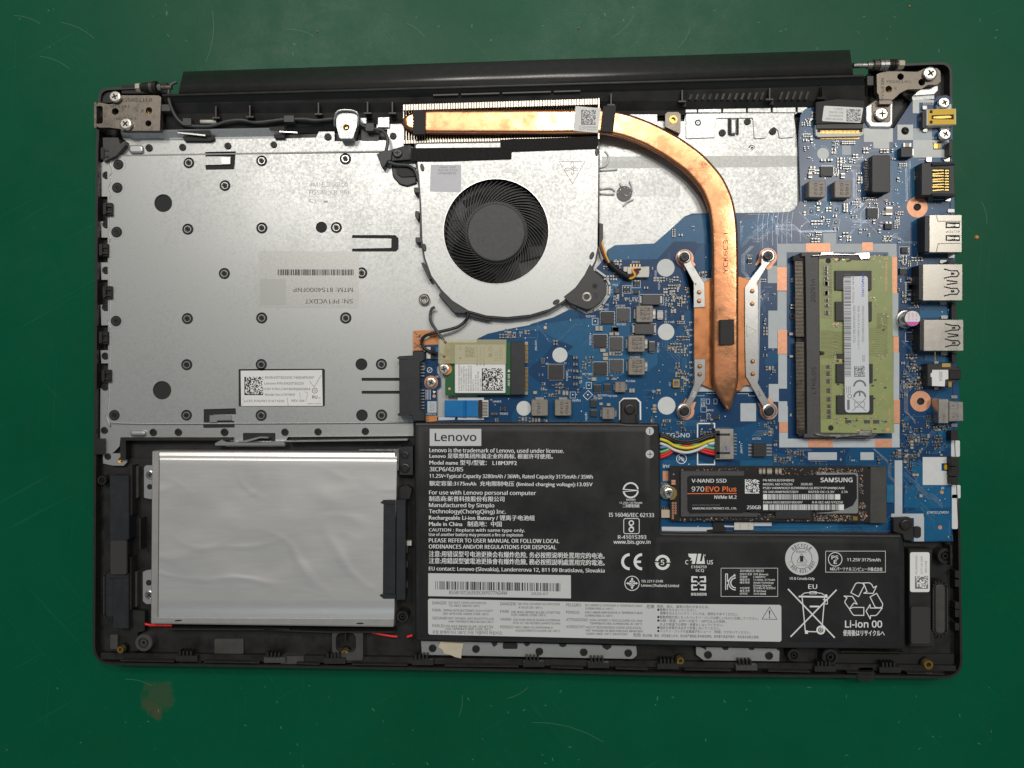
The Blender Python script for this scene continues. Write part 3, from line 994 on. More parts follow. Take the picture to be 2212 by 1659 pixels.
# ------------------------------------------------------------------ keyboard support plate
plate = thing("keyboard_plate", "large galvanised steel keyboard plate riveted into the base", "metal plate", (560, 640), z=9)
fr('D')
def Dq(f, pts): return [d(x, y, f) for x, y in pts]
def Dc(f, x, y, r, n=20):
    a, b = d(x, y, f); s = FR[f][2] * S2D
    return circ(a, b, r * s, n)
edge = Dq('A', [(490, 1020), (480, 1080), (380, 1205)]) + [(222, 350), (218, 352)]
left = []
for (x, y) in ((140, 447), (113, 722), (137, 1005), (112, 1310), (130, 1565)):
    a, b = d(x, y, 'G')
    left += [(219, b - 27), (236, b - 27), (236, b + 27), (217, b + 27)]
bottom = [(216, 960), (221, 963), (223, 1001)] + Dq('Q', [(270, 420), (300, 425), (405, 425), (440, 390), (440, 330), (400, 295), (275, 290), (300, 275), (360, 215), (372, 118), (1560, 118), (1590, 140), (1500, 175), (1520, 215), (2160, 215)]) + Dq('S', [(305, 225), (345, 150), (2165, 135)])
right_part = [(895, 943), (895, 905), (1720, 905)]
top = Dq('E4', [(1830, 1350), (1780, 965), (235, 975)])[:1] + [(1722, 905)]
UP = edge + left + bottom + [(893, 943), (893, 900), (1735, 900)] + Dq('E4', [(1880, 1900), (1830, 1330), (1790, 1000), (1900, 960), (1900, 840), (220, 880), (222, 980)]) + [(1478, 262), (1440, 262), (1300, 262), (1000, 262)] + Dq('B', [(1350, 760), (1060, 755), (1060, 900), (1175, 910), (1175, 1030), (860, 1030), (850, 1040), (600, 1040), (600, 935), (430, 935), (400, 1000), (0, 1010)]) + Dq('A', [(1500, 1005), (1450, 1030), (1110, 1030)])
seen = []
for p in UP:
    if not seen or (abs(p[0] - seen[-1][0]) + abs(p[1] - seen[-1][1])) > 1.0: seen.append(p)
UP = seen
small = [('A', 735, 1110, 40), ('A', 1100, 1103, 38), ('A', 1593, 1088, 38), ('A', 2093, 1075, 36), ('B', 527, 990, 40), ('B', 1237, 980, 38), ('A', 268, 1408, 40), ('G', 131, 549, 26), ('G', 129, 857, 25), ('G', 127, 1105, 25), ('G', 124, 1432, 24), ('G', 122, 1640, 24),
         ('Q', 193, 40, 38), ('Q', 725, 62, 40), ('Q', 998, 60, 40), ('Q', 1502, 60, 42), ('Q', 2160, 60, 40), ('S', 780, 75, 53), ('S', 1467, 68, 53), ('Q', 230, 325, 36),
         ('E4', 398, 1118, 52), ('E4', 755, 1262, 52), ('E4', 1120, 1098, 50), ('E4', 1487, 1240, 52), ('H', 2136, 345, 32)]
big = [('G', 214, 150, 36), ('G', 687, 139, 37), ('G', 1175, 125, 37), ('G', 1736, 112, 39), ('G', 207, 305, 37), ('G', 929, 291, 37), ('G', 203, 602, 38), ('G', 680, 583, 38), ('G', 1176, 575, 38), ('G', 1675, 572, 38),
       ('G', 925, 880, 38), ('G', 1845, 876, 38), ('G', 199, 1198, 37), ('G', 677, 1182, 38), ('G', 1175, 1178, 38), ('G', 1738, 1178, 39), ('G', 673, 1491, 38), ('G', 1172, 1490, 38), ('G', 1977, 1488, 38),
       ('Z', 384, 705, 67), ('Z', 1800, 703, 69), ('D', 247, 897, 12), ('D', 403, 897, 12), ('E4', 1180, 1492, 52)]
voids = [('G', 515, 408, 60), ('G', 1575, 570, 38), ('G', 1843, 1488, 40), ('Z', 1570, 703, 69), ('D', 350, 843, 20)]
slots = [Dq('G', rounded([(1780, 622), (2070, 622), (2092, 645), (2092, 715), (2075, 733), (1780, 733), (1780, 713), (2042, 708), (2042, 648), (1780, 645)], 8)),
         Dq('G', rounded([(800, 68), (1000, 64), (995, 150), (990, 182), (800, 185), (797, 152), (905, 150), (965, 148), (965, 100), (905, 98), (797, 98)], 4)),
         Dq('Z', rounded([(1565, 262), (2100, 262), (2100, 298), (1565, 298)], 12)), Dq('Z', rounded([(1565, 415), (2100, 415), (2100, 450), (1565, 450)], 12)),
         Dq('Z', rounded([(118, 160), (1120, 155), (1134, 170), (1134, 585), (1120, 600), (125, 600), (118, 590)], 10)),
         [(440, 884), (509, 882), (510, 896), (462, 897), (462, 909), (506, 909), (506, 922), (440, 923)]]
prism("lower_sheet", UP, 9.3, 9.9, "galvanized", plate)
PANEL = Dq('G', [(262, 92), (2000, 50)]) + [(860, 326), (1722, 318), (1722, 905), (893, 905), (893, 911)] + [(240, 914)]
PANEL = rounded([(232, 348)] + [(250, 337), (835, 330), (1722, 318)] + [(1722, 904), (893, 904), (893, 911), (236, 915), (234, 905)], [8, 8, 0, 0, 0, 0, 0, 8, 4])
holes = [Dc(f, x, y, r) for f, x, y, r in big if d(x, y, f)[0] > 238 and (f, x) != ('E4', 1180)] + [Dc(f, x, y, r, 28) for f, x, y, r in voids] + slots
prism("raised_panel", PANEL, 9.9, 10.6, "galvanized", plate, holes=holes)
# rounded shoulders that carry the edge studs
for f, x, y, r in big:
    a, b = d(x, y, f)
    if a < 260:
        lathe("shoulder", a, b, [(dl(17), 9.9), (dl(17), 10.4), (dl(16), 10.66), (0.05, 10.66)], "galvanized", plate, n=24)
def lip(a, b, r, z, par):
    mb = MB()
    lathe(None, a, b, [(dl(r) + 0.22, z - 0.02), (dl(r) + 0.2, z + 0.05), (dl(r), z + 0.05), (dl(r), z - 0.6)], "lip_steel", n=24, mb=mb)
    mb.f.pop(); mb.m.pop()
    return mb.out("pressed_lip", par)
for f, x, y, r in big:
    a, b = d(x, y, f); fr(f); R = dl(r); fr('D')
    z = 10.62 if a > 260 else 10.75
    mb = MB()
    zf = 10.0 if a > 260 else 10.7
    lathe(None, a, b, [(R * 0.98, zf - 0.1), (R * 0.98, zf), (0.05, zf)], "hole_black", mb=mb, n=20)
    lathe(None, a, b, [(R * 0.68, zf), (R * 0.62, zf + 0.5), (R * 0.52, zf + 0.5), (R * 0.46, zf + 0.2), (0.05, zf + 0.2)], "lip_steel" if a > 260 else "gray_plastic", mb=mb, n=20)
    lathe(None, a, b, [(R * 0.44, zf + 0.1), (R * 0.40, zf + 0.65), (R * 0.16, zf + 0.65), (R * 0.12, zf + 0.3), (0.05, zf + 0.3)], "black_plastic", mb=mb, n=16)
    mb.out("stud", plate)
for f, x, y, r in small:
    a, b = d(x, y, f); fr(f); R = dl(r); fr('D')
    z0 = 9.9 if not (a > 1500 and b > 320) else 10.6
    mb = MB()
    lathe(None, a, b, [(R, z0 - 0.2), (R, z0 + 0.35), (R * 0.85, z0 + 0.5), (R * 0.5, z0 + 0.5), (R * 0.42, z0 + 0.25), (R * 0.25, z0 + 0.25), (R * 0.2, z0 + 0.45), (0.05, z0 + 0.45)], "black_plastic", mb=mb, n=18)
    mb.out("rivet", plate)
for f, x, y, r in voids:
    a, b = d(x, y, f); fr(f); R = dl(r); fr('D')
    lathe("hole_floor", a, b, [(R, 9.92), (R, 9.97), (0.05, 9.97)], "hole_black", plate, n=28)
for s in slots[:4] + slots[5:]:
    prism("slot_floor", grow(s, -1, sum(p[0] for p in s) / len(s), sum(p[1] for p in s) / len(s)), 9.91, 9.95, "hole_black", plate)
fr('Z')
prism("label_well", rounded([(112, 152), (1140, 152), (1140, 606), (112, 606)], 8), 9.9, 10.0, "hole_black", plate)
fr('D')
prism("latch_tongue", Dq('G', [(905, 102), (963, 102), (963, 146), (905, 146)]), 10.0, 10.8, "lip_steel", plate)
prism("latch_tongue", [(452, 897), (500, 897), (500, 908), (470, 909), (466, 913), (452, 913)], 10.0, 11.4, "lip_steel", plate, bev=0.2)
prism("black_opening", Dq('Q', rounded(box(1705, 68, 2058, 155), 8)), 9.92, 9.98, "deep_black", plate)
fr('Q')
prism("folded_clip", [(1525, 165), (1645, 165), (1645, 158), (1690, 160), (1690, 172), (2010, 172), (2010, 158), (2155, 158), (2165, 205), (1400, 208), (1395, 180), (1480, 135), (1490, 150)], 9.9, 12.6, "lip_steel", plate, bev=0.2)
prism("spring_finger", [(1655, 155), (1720, 150), (1885, 108), (1980, 112), (1980, 128), (1890, 126), (1740, 172), (1655, 175)], 10.4, 13.2, "lip_steel", plate, bev=0.15)
prism("embossed_bead", rounded(box(470, 40, 640, 105), 32), 9.9, 11.2, "galvanized", plate, bev=0.9, steps=4)
prism("screw_tab", rounded([(270, 290), (400, 292), (442, 330), (440, 390), (405, 425), (270, 422)], 18), 9.9, 11.0, "galvanized", plate, holes=[circ(375, 362, 30)])
lathe("brass_insert", 375, 362, [(dl(31), 9.9), (dl(31), 10.7), (dl(16), 10.7), (dl(14), 10.2), (0.05, 10.2)], "brass", plate, n=14)
fr('A')
prism("embossed_bead", rounded(box(510, 1075, 672, 1170), 45), 9.9, 11.2, "galvanized", plate, bev=0.9, steps=4)
strips("rear_flange", [(425, 925, 2212, 890, 11.8), (430, 945, 2212, 905, 11.6), (450, 1010, 2212, 985, 10.0), (480, 1030, 2212, 1010, 9.9)], "galvanized", plate, smooth=False)
for q in ([(1045, 925), (1395, 920), (1400, 980), (1050, 940)], [(2045, 885), (2212, 880), (2212, 935), (2050, 915)]):
    prism("flange_gap", q, 11.7, 12.1, "deep_black", plate)
for q in ([(1105, 985), (1440, 980), (1445, 1015), (1410, 1035), (1120, 1035)], [(2095, 965), (2212, 960), (2212, 1005), (2100, 1005)]):
    prism("flange_gap", q, 9.9, 11.4, "deep_black", plate)
prism("spring_finger", [(1050, 938), (1350, 968), (1350, 984), (1050, 952)], 12.1, 12.8, "lip_steel", plate)
fr('B')
prism("spring_finger", [(0, 928), (190, 938), (200, 950), (0, 940)], 12.1, 12.8, "lip_steel", plate)
# pressed relief lines on the right part of the plate
fr('E4')
prism("pressed_step", rounded([(222, 985), (1800, 965), (1790, 1330), (1580, 1345), (1560, 1230), (1500, 1180), (1440, 1230), (1380, 1345), (1215, 1350), (1195, 1050), (665, 1055), (640, 1335), (225, 1350)], 22), 9.9, 10.35, "galvanized", plate, bev=0.15)
prism("pressed_saddle", rounded(box(880, 1060, 960, 1280), 14), 10.3, 11.6, "galvanized", plate, bev=0.6, steps=3)
for q in (box(838, 1050, 878, 1292), box(962, 1050, 992, 1292)):
    prism("slot_floor", rounded(q, 14), 9.95, 10.4, "deep_black", plate)
fr('C')
prism("pressed_step", rounded(box(1500, 745, 1960, 865), 8), 9.9, 10.5, "galvanized", plate, bev=0.15)
for f, x, y in (('E4', 398, 1118), ('E4', 1180, 1492)):
    fr(f); v, ff = ringgeo(x, y, 88, 98, 10.64)
# grey cable bay behind the plate
fr('E4')
for x0, x1 in ((215, 385), (400, 740), (760, 1100), (1120, 1460), (1480, 1820), (1845, 1990)):
    prism("bay_panel", box(x0, 850, x1, 972), 9.9, 10.8, "galvanized", plate, bev=0.2)
fr('B')
for q in (box(1070, 760, 1200, 890), box(880, 760, 950, 850)):
    prism("bay_panel", q, 9.9, 10.9, "galvanized", plate, bev=0.2)
prism("bay_recess", rounded(box(890, 900, 1080, 1030), 8), 9.9, 10.3, "gray_plastic", plate)
# groove built as a bead where the raised panel meets its border, bulging round the edge studs
fr('D')
bead = [(232, 470)]
edge_studs = sorted([d(x, y, f) for f, x, y, r in big if d(x, y, f)[0] < 262], key=lambda q: q[1])
pathb = [(900, 326), (600, 331), (300, 336), (262, 337)]
for a, b in edge_studs:
    pathb += [(a + 1 - 13, b - 13), (a - 17, b), (a - 12, b + 14), (238, b + 24)]
    nxt = [q for q in edge_studs if q[1] > b + 5]
    if nxt: pathb.append((238, (b + nxt[0][1]) / 2))
pathb += [(238, 912), (300, 915), (600, 914), (892, 912)]
tube("groove_bead", [(x, y, 10.35) for x, y in pathb], 0.42, "brushed_steel", plate, smooth=3)  # groove's shaded line put into a darker steel colour
prism("brushed_band", [(1300, 338), (1722, 336), (1722, 360), (1300, 364)], 10.6, 10.63, "brushed_steel", plate)
# stamped lettering
k = prints("stamped_lettering", plate, "faint_print")
fr('G')
txt(k, "AM1B2000100", 1493, 297, 258, 28, 10.62); txt(k, "FG540_KB_BRK", 1494, 350, 282, 28, 10.62); txt(k, "CJ", 1493, 405, 42, 26, 10.62); ptin(k, rounded(box(1592, 391, 1617, 406), 6), 10.62)

# ------------------------------------------------------------------ stickers on the plate
fr('G')
st = prism("serial_sticker", [(1155, 727), (1828, 733), (1822, 1112), (1150, 1104)], 10.61, 10.66, "galvanized")
st.data.materials.clear(); st.data.materials.append(mat("sticker_clear", (0.44, 0.445, 0.43), 0.42, 0.7, vary=0.10, scale=1100))
tag(st, "silvery sticker with upside down serial number and barcode on the steel plate", "sticker")
k = prints("printed_text", st, "black_print")
fr('G')
txt(k, "SN: PF1VCDXT", 1785, 1052, 320, 28, 10.68, rot=180); txt(k, "MTM: 81S4000FNP", 1785, 975, 398, 28, 10.68, rot=180); barcode(k, 1282, 852, 1792, 892, 10.68, 62, seed=3)
kk = prints("gray_square", st, "gray_square"); ptin(kk, box(1163, 917, 1335, 1090), 10.68)

fr('Z')
st = prism("part_label", [(142, 178), (1100, 170), (1108, 592), (148, 594)], 10.02, 10.16, "bright_label")
tag(st, "white part number label with code block set in a black window of the steel plate", "label")
k = prints("printed_text", st, "black_print")
for s, x, y, w in (("8SSN20T30220C1WJ04F02EF", 427, 272, 580), ("Lenovo P/N:SN20T30220", 423, 341, 460), ("CNY P/N:LCM18A90J066864", 423, 407, 538), ("Model No:LCM18A9", 430, 473, 350), ("LCFC P/N:PK131A71E00", 192, 549, 465), ("REV.:0A", 742, 545, 150)):
    txt(k, s, x, y, w, 27, 10.18)
txt(k, "Made in China", 932, 572, 152, 14, 10.18); txt(k, "10", 1000, 422, 28, 20, 10.18, bold=True); pring(k, 1014, 413, 27, 33, 10.18); txt(k, "RU", 985, 505, 60, 34, 10.18, bold=True); txt(k, "US", 1060, 505, 22, 14, 10.18)
matrix(k, 186, 250, 408, 466, 10.18, 22, seed=4)
k = prints("pencil_mark", st, "pencil")
pline(k, [(955, 305), (1008, 370), (1088, 232)], 7, 10.19); pline(k, [(838, 432), (841, 502)], 5, 10.19); pline(k, [(690, 497), (702, 592)], 6, 10.19); pline(k, [(895, 425), (930, 440), (925, 480), (902, 540)], 5, 10.19); pline(k, [(185, 487), (167, 510), (190, 545), (160, 580)], 4, 10.19)

# clear plastic patch with blister beside the fan
mat("clear_film", (0.85, 0.87, 0.86), 0.06, alpha=0.07, spec=1.0)
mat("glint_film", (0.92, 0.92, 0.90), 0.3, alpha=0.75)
fr('C')
film = thing("plastic_film", "clear shiny plastic film with round blisters on the plate beside the fan", "plastic film", (1650, 1500), frame='C', z=10)
prism("sheet", [(1335, 1250), (2212, 1245), (2212, 1640), (1335, 1640)], 10.66, 10.76, "clear_film", film)
fr('H')
lathe("blister", 2120, 490, [(dl(92), 10.8), (dl(85), 11.5), (dl(70), 12.0), (dl(35), 12.2), (dl(15), 12.0), (0.05, 12.0)], "clear_film", film, n=28, smooth=True)
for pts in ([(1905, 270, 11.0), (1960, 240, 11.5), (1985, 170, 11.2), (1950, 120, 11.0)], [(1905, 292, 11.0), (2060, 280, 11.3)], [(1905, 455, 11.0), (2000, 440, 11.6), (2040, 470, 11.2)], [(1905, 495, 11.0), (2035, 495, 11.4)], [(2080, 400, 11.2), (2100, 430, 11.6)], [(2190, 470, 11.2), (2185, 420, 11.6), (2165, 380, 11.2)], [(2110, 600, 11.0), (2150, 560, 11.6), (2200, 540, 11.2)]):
    tube("glint_tube", pts, 0.35, "glint_film", film, smooth=5)  # white tubes stand in for the film's curled reflections
lathe("washer", 2120, 490, [(dl(68), 10.8), (dl(68), 11.0), (dl(25), 11.0), (dl(24), 11.2), (0.05, 11.2)], "chip_gray", film, n=24)
lathe("blister", 2136, 345, [(dl(70), 10.8), (dl(62), 11.2), (dl(45), 11.35), (0.05, 11.35)], "clear_film", film, n=28, smooth=True)

# brass stand-offs on the plate
for f, x, y, r, nm in (('H', 380, 1415, 48, "standoff with dark hole on the plate left of the fan"),):
    fr(f)
    mb = MB()
    lathe(None, x, y, [(dl(r), 10.6), (dl(r), 12.2), (dl(r) * .8, 12.6), (dl(r) * .62, 12.6), (dl(r) * .45, 12.3), (dl(r) * .42, 11), (0.05, 11)], "nickel", n=24, mb=mb)
    tag(mb.out("standoff"), "round nickel " + nm, "standoff")
fr('B')
nb = thing("mounting_nut", "silver block with a brass threaded hole at the rear left of the plate", "screw mount", (730, 880), frame='B', z=10)
prism("block", rounded([(618, 745), (650, 720), (830, 722), (850, 760), (845, 870), (800, 1010), (655, 1008), (620, 870)], 20), 9.9, 14.6, "galvanized", nb, bev=0.5, steps=2, holes=[circ(727, 888, 34)])
lathe("thread", 727, 888, [(dl(35), 10), (dl(35), 14.2), (dl(26), 14.0), (dl(20), 13), (0.05, 13)], "brass", nb, n=16)
tube("wire_guard", [(603, 880, 12), (603, 780, 15), (650, 708, 15.6), (800, 708, 15.6), (858, 760, 15), (858, 880, 12)], dl(13), "lip_steel", nb)
fr('C')
nb = thing("mounting_nut", "tarnished tab with a brass threaded hole beside the bend of the copper pipe", "screw mount", (2125, 820), frame='C', z=10)
prism("block", rounded([(2045, 745), (2070, 722), (2185, 722), (2212, 745), (2212, 960), (2045, 880)], 14), 9.9, 12.8, "beige_plastic", nb, bev=0.3, holes=[circ(2127, 812, 28)])
lathe("thread", 2127, 812, [(dl(44), 12.81), (dl(42), 13.0), (dl(28), 13.0), (dl(24), 12), (0.05, 12)], "brass", nb, n=18)
nb.children[0].data.materials.clear(); nb.children[0].data.materials.append(MATS["hinge_steel"])

# front steel strips
fr('V')
b1 = thing("support_strip", "long steel strip with five rivets below the left of the battery", "metal strip", (980, 800), frame='V', z=9)
prism("strip", rounded([(38, 715), (1915, 760), (1922, 845), (1880, 875), (45, 838)], [4, 10, 40, 30, 16]), 10.4, 11.4, "galvanized", b1, bev=0.15)
for x, y in ((140, 780), (518, 787), (1070, 808), (1457, 815), (1845, 822)):
    lathe("rivet", x, y, [(dl(33), 11.2), (dl(33), 11.9), (dl(28), 12.1), (dl(16), 12.1), (dl(14), 11.8), (0.05, 11.8)], "black_plastic", b1, n=18)
for q in (rounded(box(752, 735, 880, 785), 14), [(652, 728), (705, 730), (700, 752), (675, 768), (660, 750)], [(1240, 742), (1308, 744), (1298, 765), (1270, 770), (1248, 762)], [(1615, 750), (1700, 752), (1695, 775), (1660, 795), (1625, 775)], [(935, 735), (990, 736), (985, 750), (960, 765), (940, 750)]):
    prism("notch", q, 11.0, 11.8, "deep_black", b1)
fr('X')
b2 = thing("support_strip", "short steel strip with two rivets below the right of the battery", "metal strip", (1560, 1490), frame='X', z=9)
prism("strip", rounded([(1108, 1402), (1980, 1420), (2020, 1450), (2015, 1562), (1190, 1550), (1110, 1490)], [6, 6, 6, 10, 20, 20]), 10.4, 11.4, "galvanized", b2, bev=0.15)
for x, y in ((1240, 1490), (1905, 1500)):
    lathe("rivet", x, y, [(dl(42), 11.2), (dl(42), 11.9), (dl(36), 12.1), (dl(20), 12.1), (dl(18), 11.8), (0.05, 11.8)], "black_plastic", b2, n=18)
for x in (1430, 1715):
    prism("notch", rounded([(x - 38, 1408), (x + 38, 1410), (x + 20, 1436), (x - 20, 1436)], 6), 11.0, 11.8, "deep_black", b2)
prism("notch", [(1150, 1405), (1220, 1407), (1215, 1440), (1195, 1420)], 11.0, 11.8, "deep_black", b2)
fr('V')
tp = prism("masking_tape", [(208, 722), (410, 738), (396, 800), (388, 868), (340, 858), (296, 838), (240, 828), (222, 790), (190, 770)], 12.0, 12.2, "masking_tape")
tag(tp, "torn scrap of beige masking tape stuck on the long steel strip", "tape")
mat('gray_window', (0.10, 0.10, 0.10), 0.45, 0.6)
# ------------------------------------------------------------------ cooling fan
fr('H')
fan = thing("cooling_fan", "round laptop fan under a galvanised steel cover, left of the copper pipe", "fan", (1003, 820), frame='H', z=10)
FO = [(300, 60), (1030, 50), (1140, 30), (1890, 20), (1893, 180), (1888, 700), (1885, 960), (1862, 1080), (1800, 1190), (1700, 1320), (1580, 1430), (1470, 1495), (1300, 1545), (1100, 1566), (920, 1553), (760, 1508), (625, 1425), (530, 1330), (440, 1205), (385, 1050), (362, 900), (352, 600), (335, 350)]
FOR = rounded(FO, 30, 3)
def growc(pts, k, cx, cy):
    out = []
    for x, y in pts:
        l = math.hypot(x - cx, y - cy)
        out.append((x + (x - cx) / l * k, y + (y - cy) / l * k))
    return out
HOLE = circ(1003, 820, 457, 64)
prism("housing_base", FOR, 10.7, 11.2, "chip_gray", fan)
for q in ([(1200, 1100), (1395, 1040), (1380, 1160), (1230, 1260)], [(640, 620), (740, 520), (790, 560), (700, 760)], [(1270, 960), (1410, 950), (1405, 1025), (1300, 1045)], [(640, 850), (730, 900), (700, 960), (640, 960)]):
    prism("floor_window", q, 11.2, 11.25, "gray_window", fan)
prism("housing_wall", growc(FOR, 16, 1100, 800), 11.2, 14.6, "fan_plastic", fan, holes=[growc(FOR, -30, 1100, 800)])
prism("cover", FOR, 14.8, 15.2, "galvanized", fan, holes=[HOLE])
prism("cover_rim", circ(1003, 820, 463, 64), 15.0, 15.32, "lip_steel", fan, holes=[circ(1003, 820, 456, 64)])
# floor seen between the blades: motor arms and openings
fr('H')
prism("floor_opening", [(640, 930), (870, 1040), (860, 1200), (700, 1120), (610, 1020)], 11.21, 11.3, "deep_black", fan)
for q in ([(1210, 1080), (1390, 1035), (1392, 1050), (1215, 1098)], [(1290, 800), (1410, 790), (1405, 940), (1300, 945)], [(700, 560), (860, 480), (900, 520), (740, 620)], [(600, 1150), (1000, 1180), (1000, 1280), (720, 1250)]):
    prism("floor_opening", q, 11.21, 11.3, "deep_black", fan)
lathe("floor_ring", 655, 768, [(dl(58), 11.2), (dl(58), 11.7), (dl(46), 11.7), (dl(44), 11.3), (0.05, 11.3)], "fan_plastic", fan, n=22)

# impeller
mb = MB()
N = 61
X0, Y0, _ = P(1003, 825, 14.6)
sc = KPX * (HC - 14.6) / (HC - ZR) * FR['H'][2] * S2D * MM
for i in range(N):
    a0 = 2 * math.pi * i / N
    pr, rows = None, 8
    vs = []
    for k in range(rows + 1):
        t = k / rows
        r = (262 + (446 - 262) * t) * sc
        a = a0 - 0.62 * t ** 0.85 + 0.0
        th = (3.6 - 1.0 * t) * sc
        c, s = math.cos(a), math.sin(a)
        tx, ty = -s, c
        zt = (14.55 - 0.5 * t) * MM
        for dx, z in ((-th, 12.0 * MM), (-th, zt), (th, zt), (th, 12.0 * MM)):
            vs.append((X0 + r * c + tx * dx, Y0 + r * s + ty * dx, z))
    f = []
    for k in range(rows):
        b, e = 4 * k, 4 * (k + 1)
        f += [(b, b + 1, e + 1, e), (b + 1, b + 2, e + 2, e + 1), (b + 2, b + 3, e + 3, e + 2)]
    f.append((4 * rows, 4 * rows + 1, 4 * rows + 2, 4 * rows + 3))
    mb.add(vs, f, "fan_plastic")
o = mb.out("impeller_blades", fan); o["kind"] = "stuff"
fr('H')
hub = lathe("hub", 1003, 830, [(dl(268), 12.0), (dl(268), 13.9), (dl(258), 14.2), (dl(253), 14.2), (dl(252), 15.1), (dl(246), 15.5), (dl(238), 15.62), (0.05, 15.62)], "hub_plastic", fan, n=64)
lathe("hub_ring", 1003, 828, [(dl(272), 13.6), (dl(272), 14.0), (dl(262), 14.15), (0.05, 14.15)], "fan_plastic", fan, n=64)
# cover details: raised dimples that clamp the cover
for x, y, w, h, r in ((358, 262, 17, 34, -12), (378, 960, 17, 34, -8), (1838, 1030, 18, 34, 20), (1880, 125, 15, 36, 0), (1527, 1435, 32, 20, -28)):
    q = [(x + w * math.cos(t) * math.cos(math.radians(r)) - h * math.sin(t) * math.sin(math.radians(r)), y + w * math.cos(t) * math.sin(math.radians(r)) + h * math.sin(t) * math.cos(math.radians(r))) for t in [2 * math.pi * i / 16 for i in range(16)]]
    prism("clamp_post", q, 15.2, 15.7, "fan_plastic", fan, bev=0.2)
# side clips and ears
for q in (rounded(box(287, 438, 340, 480), 5), rounded([(298, 642), (330, 645), (328, 710), (308, 708), (295, 690)], 5), rounded(box(300, 872, 362, 915), 5)):
    prism("side_clip", q, 11, 14.9, "fan_plastic", fan)
prism("side_clip", rounded([(348, 1095), (375, 1090), (440, 1230), (415, 1242)], 6), 11, 14.6, "fan_plastic", fan)
prism("cable_guide", rounded([(500, 1375), (545, 1325), (730, 1470), (780, 1480), (785, 1510), (720, 1535), (640, 1530)], 8), 11, 14.7, "fan_plastic", fan, bev=0.2)
prism("cable_guide", rounded([(725, 1450), (790, 1470), (860, 1500), (960, 1545), (955, 1600), (780, 1560)], 8), 11, 13.8, "black_plastic", fan)
prism("cable_outlet", rounded([(1885, 745), (1935, 755), (1935, 890), (1890, 960)], 5), 11, 14.6, "fan_plastic", fan)
EAR = [(1640, 1495), (1590, 1400), (1680, 1330), (1760, 1220), (1820, 1100), (1860, 1140), (1870, 1170), (1950, 1230), (1968, 1300), (1965, 1370), (1920, 1440), (1850, 1490), (1800, 1505), (1740, 1495), (1650, 1445)]
prism("mounting_ear", rounded([(1588, 1390), (1690, 1310), (1770, 1200), (1822, 1095), (1860, 1165), (1935, 1225), (1968, 1290), (1965, 1370), (1910, 1445), (1840, 1495), (1790, 1503), (1720, 1478), (1640, 1445)], [6, 6, 6, 10, 10, 30, 30, 30, 30, 30, 20, 10, 6]), 12.3, 15.4, "fan_plastic", fan, bev=0.3)
lathe("grommet", 1790, 1393, [(dl(40), 15.4), (dl(40), 15.7), (dl(26), 15.7), (dl(22), 14.6), (0.05, 14.6)], "nickel", fan, n=20)
lathe("ear_hole", 1863, 1297, [(dl(22), 15.4), (dl(22), 15.43), (0.05, 15.43)], "deep_black", fan, n=16)
k = prints("moulded_mark", fan, "black_print"); txt(k, "3", 1848, 1405, 36, 46, 15.43)
# wedge shaped foot upper left, with screw (shared by the antenna clip)
prism("foot", rounded([(85, 110), (250, 60), (300, 120), (300, 190), (85, 205)], 10), 11, 13.5, "black_plastic", fan)
screw(142, 135, 42, 14.3, fan, "screw_black", rot=5)
prism("rubber_skirt", rounded([(90, 240), (150, 230), (300, 260), (310, 400), (230, 428), (160, 410), (100, 340)], [10, 10, 10, 10, 60, 60, 30]), 10.7, 11.6, "connector_black", fan, bev=0.4, steps=2)
prism("rubber_skirt", rounded([(130, 262), (280, 275), (300, 340), (180, 345), (140, 320)], 16), 11.6, 12.2, "deep_black", fan)
# engraved warning mark: triangle with a small four-bladed fan
k = prints("engraved_mark", fan, "gray_print")
pline(k, [(1552, 213), (1778, 213), (1668, 405)], 3.5, 15.22, True)
for dx, dy in ((0, -1), (1, 0), (0, 1), (-1, 0)):
    cx, cy = 1668 + dx * 34 - (6 if dx else 0), 272 + dy * 34 + (8 if dx else 0)
    pr_ = [(cx + (24 if dx else 13) * math.cos(t), cy + (12 if dx else 24) * math.sin(t)) for t in [i * math.pi / 6 for i in range(12)]]
    pline(k, pr_, 3.2, 15.22, True)
pring(k, 1668, 275, 7, 11, 15.22, n=14)
stk = prism("sticker", [(433, 240), (699, 243), (697, 479), (428, 474)], 15.2, 15.26, "gray_label", fan, label="pale grey part sticker printed upside down")
stk.data.materials.clear(); stk.data.materials.append(mat("fan_sticker", (0.60, 0.60, 0.65), 0.6, vary=0.03, scale=300))
k = prints("sticker_text", fan, "gray_print")
txt(k, "DC28000E0F0", 653, 306, 158, 17, 15.28, rot=180); txt(k, "FCC2 0A 070", 660, 279, 160, 17, 15.28, rot=180); txt(k, "000  05E0", 650, 255, 138, 15, 15.28, rot=180)
# fan lead
wires = ((("wire_yellow"), 0, 0), (("wire_red"), -9, 4), (("wire_black"), -18, 10), (("wire_brown"), -24, 14))
fr('I')
for m, dx, dz in wires:
    s = -dx / 24
    tube("wire", [(350 + dx * .4, 285, 12.6), (362 + dx * .5, 330, 13.6), (385 + dx, 420, 14.2), (410 + dx, 500, 14.2), (445 + dx * .6, 575, 14.0)], 0.42, m, fan)
fr('I')
tube("cable_sleeve", [(440, 565, 14.2), (500, 620, 14.3), (560, 660, 14.2), (612, 690, 14.0)], 1.25, "deep_black", fan)
for i, m in enumerate(("wire_yellow", "wire_red", "wire_black", "wire_brown")):
    tube("wire", [(600, 685 + 8 - i * 7, 14.0), (630 + 3, 700 - i * 12, 14.5), (665 - i * 5 + i * 14, 675 - i * 10, 15.0), (662 + i * 14 - 20 + (0 if i else 6), 640 - i * 4, 14.8), (640 + i * 24, 618, 14.2)], 0.42, m, fan)

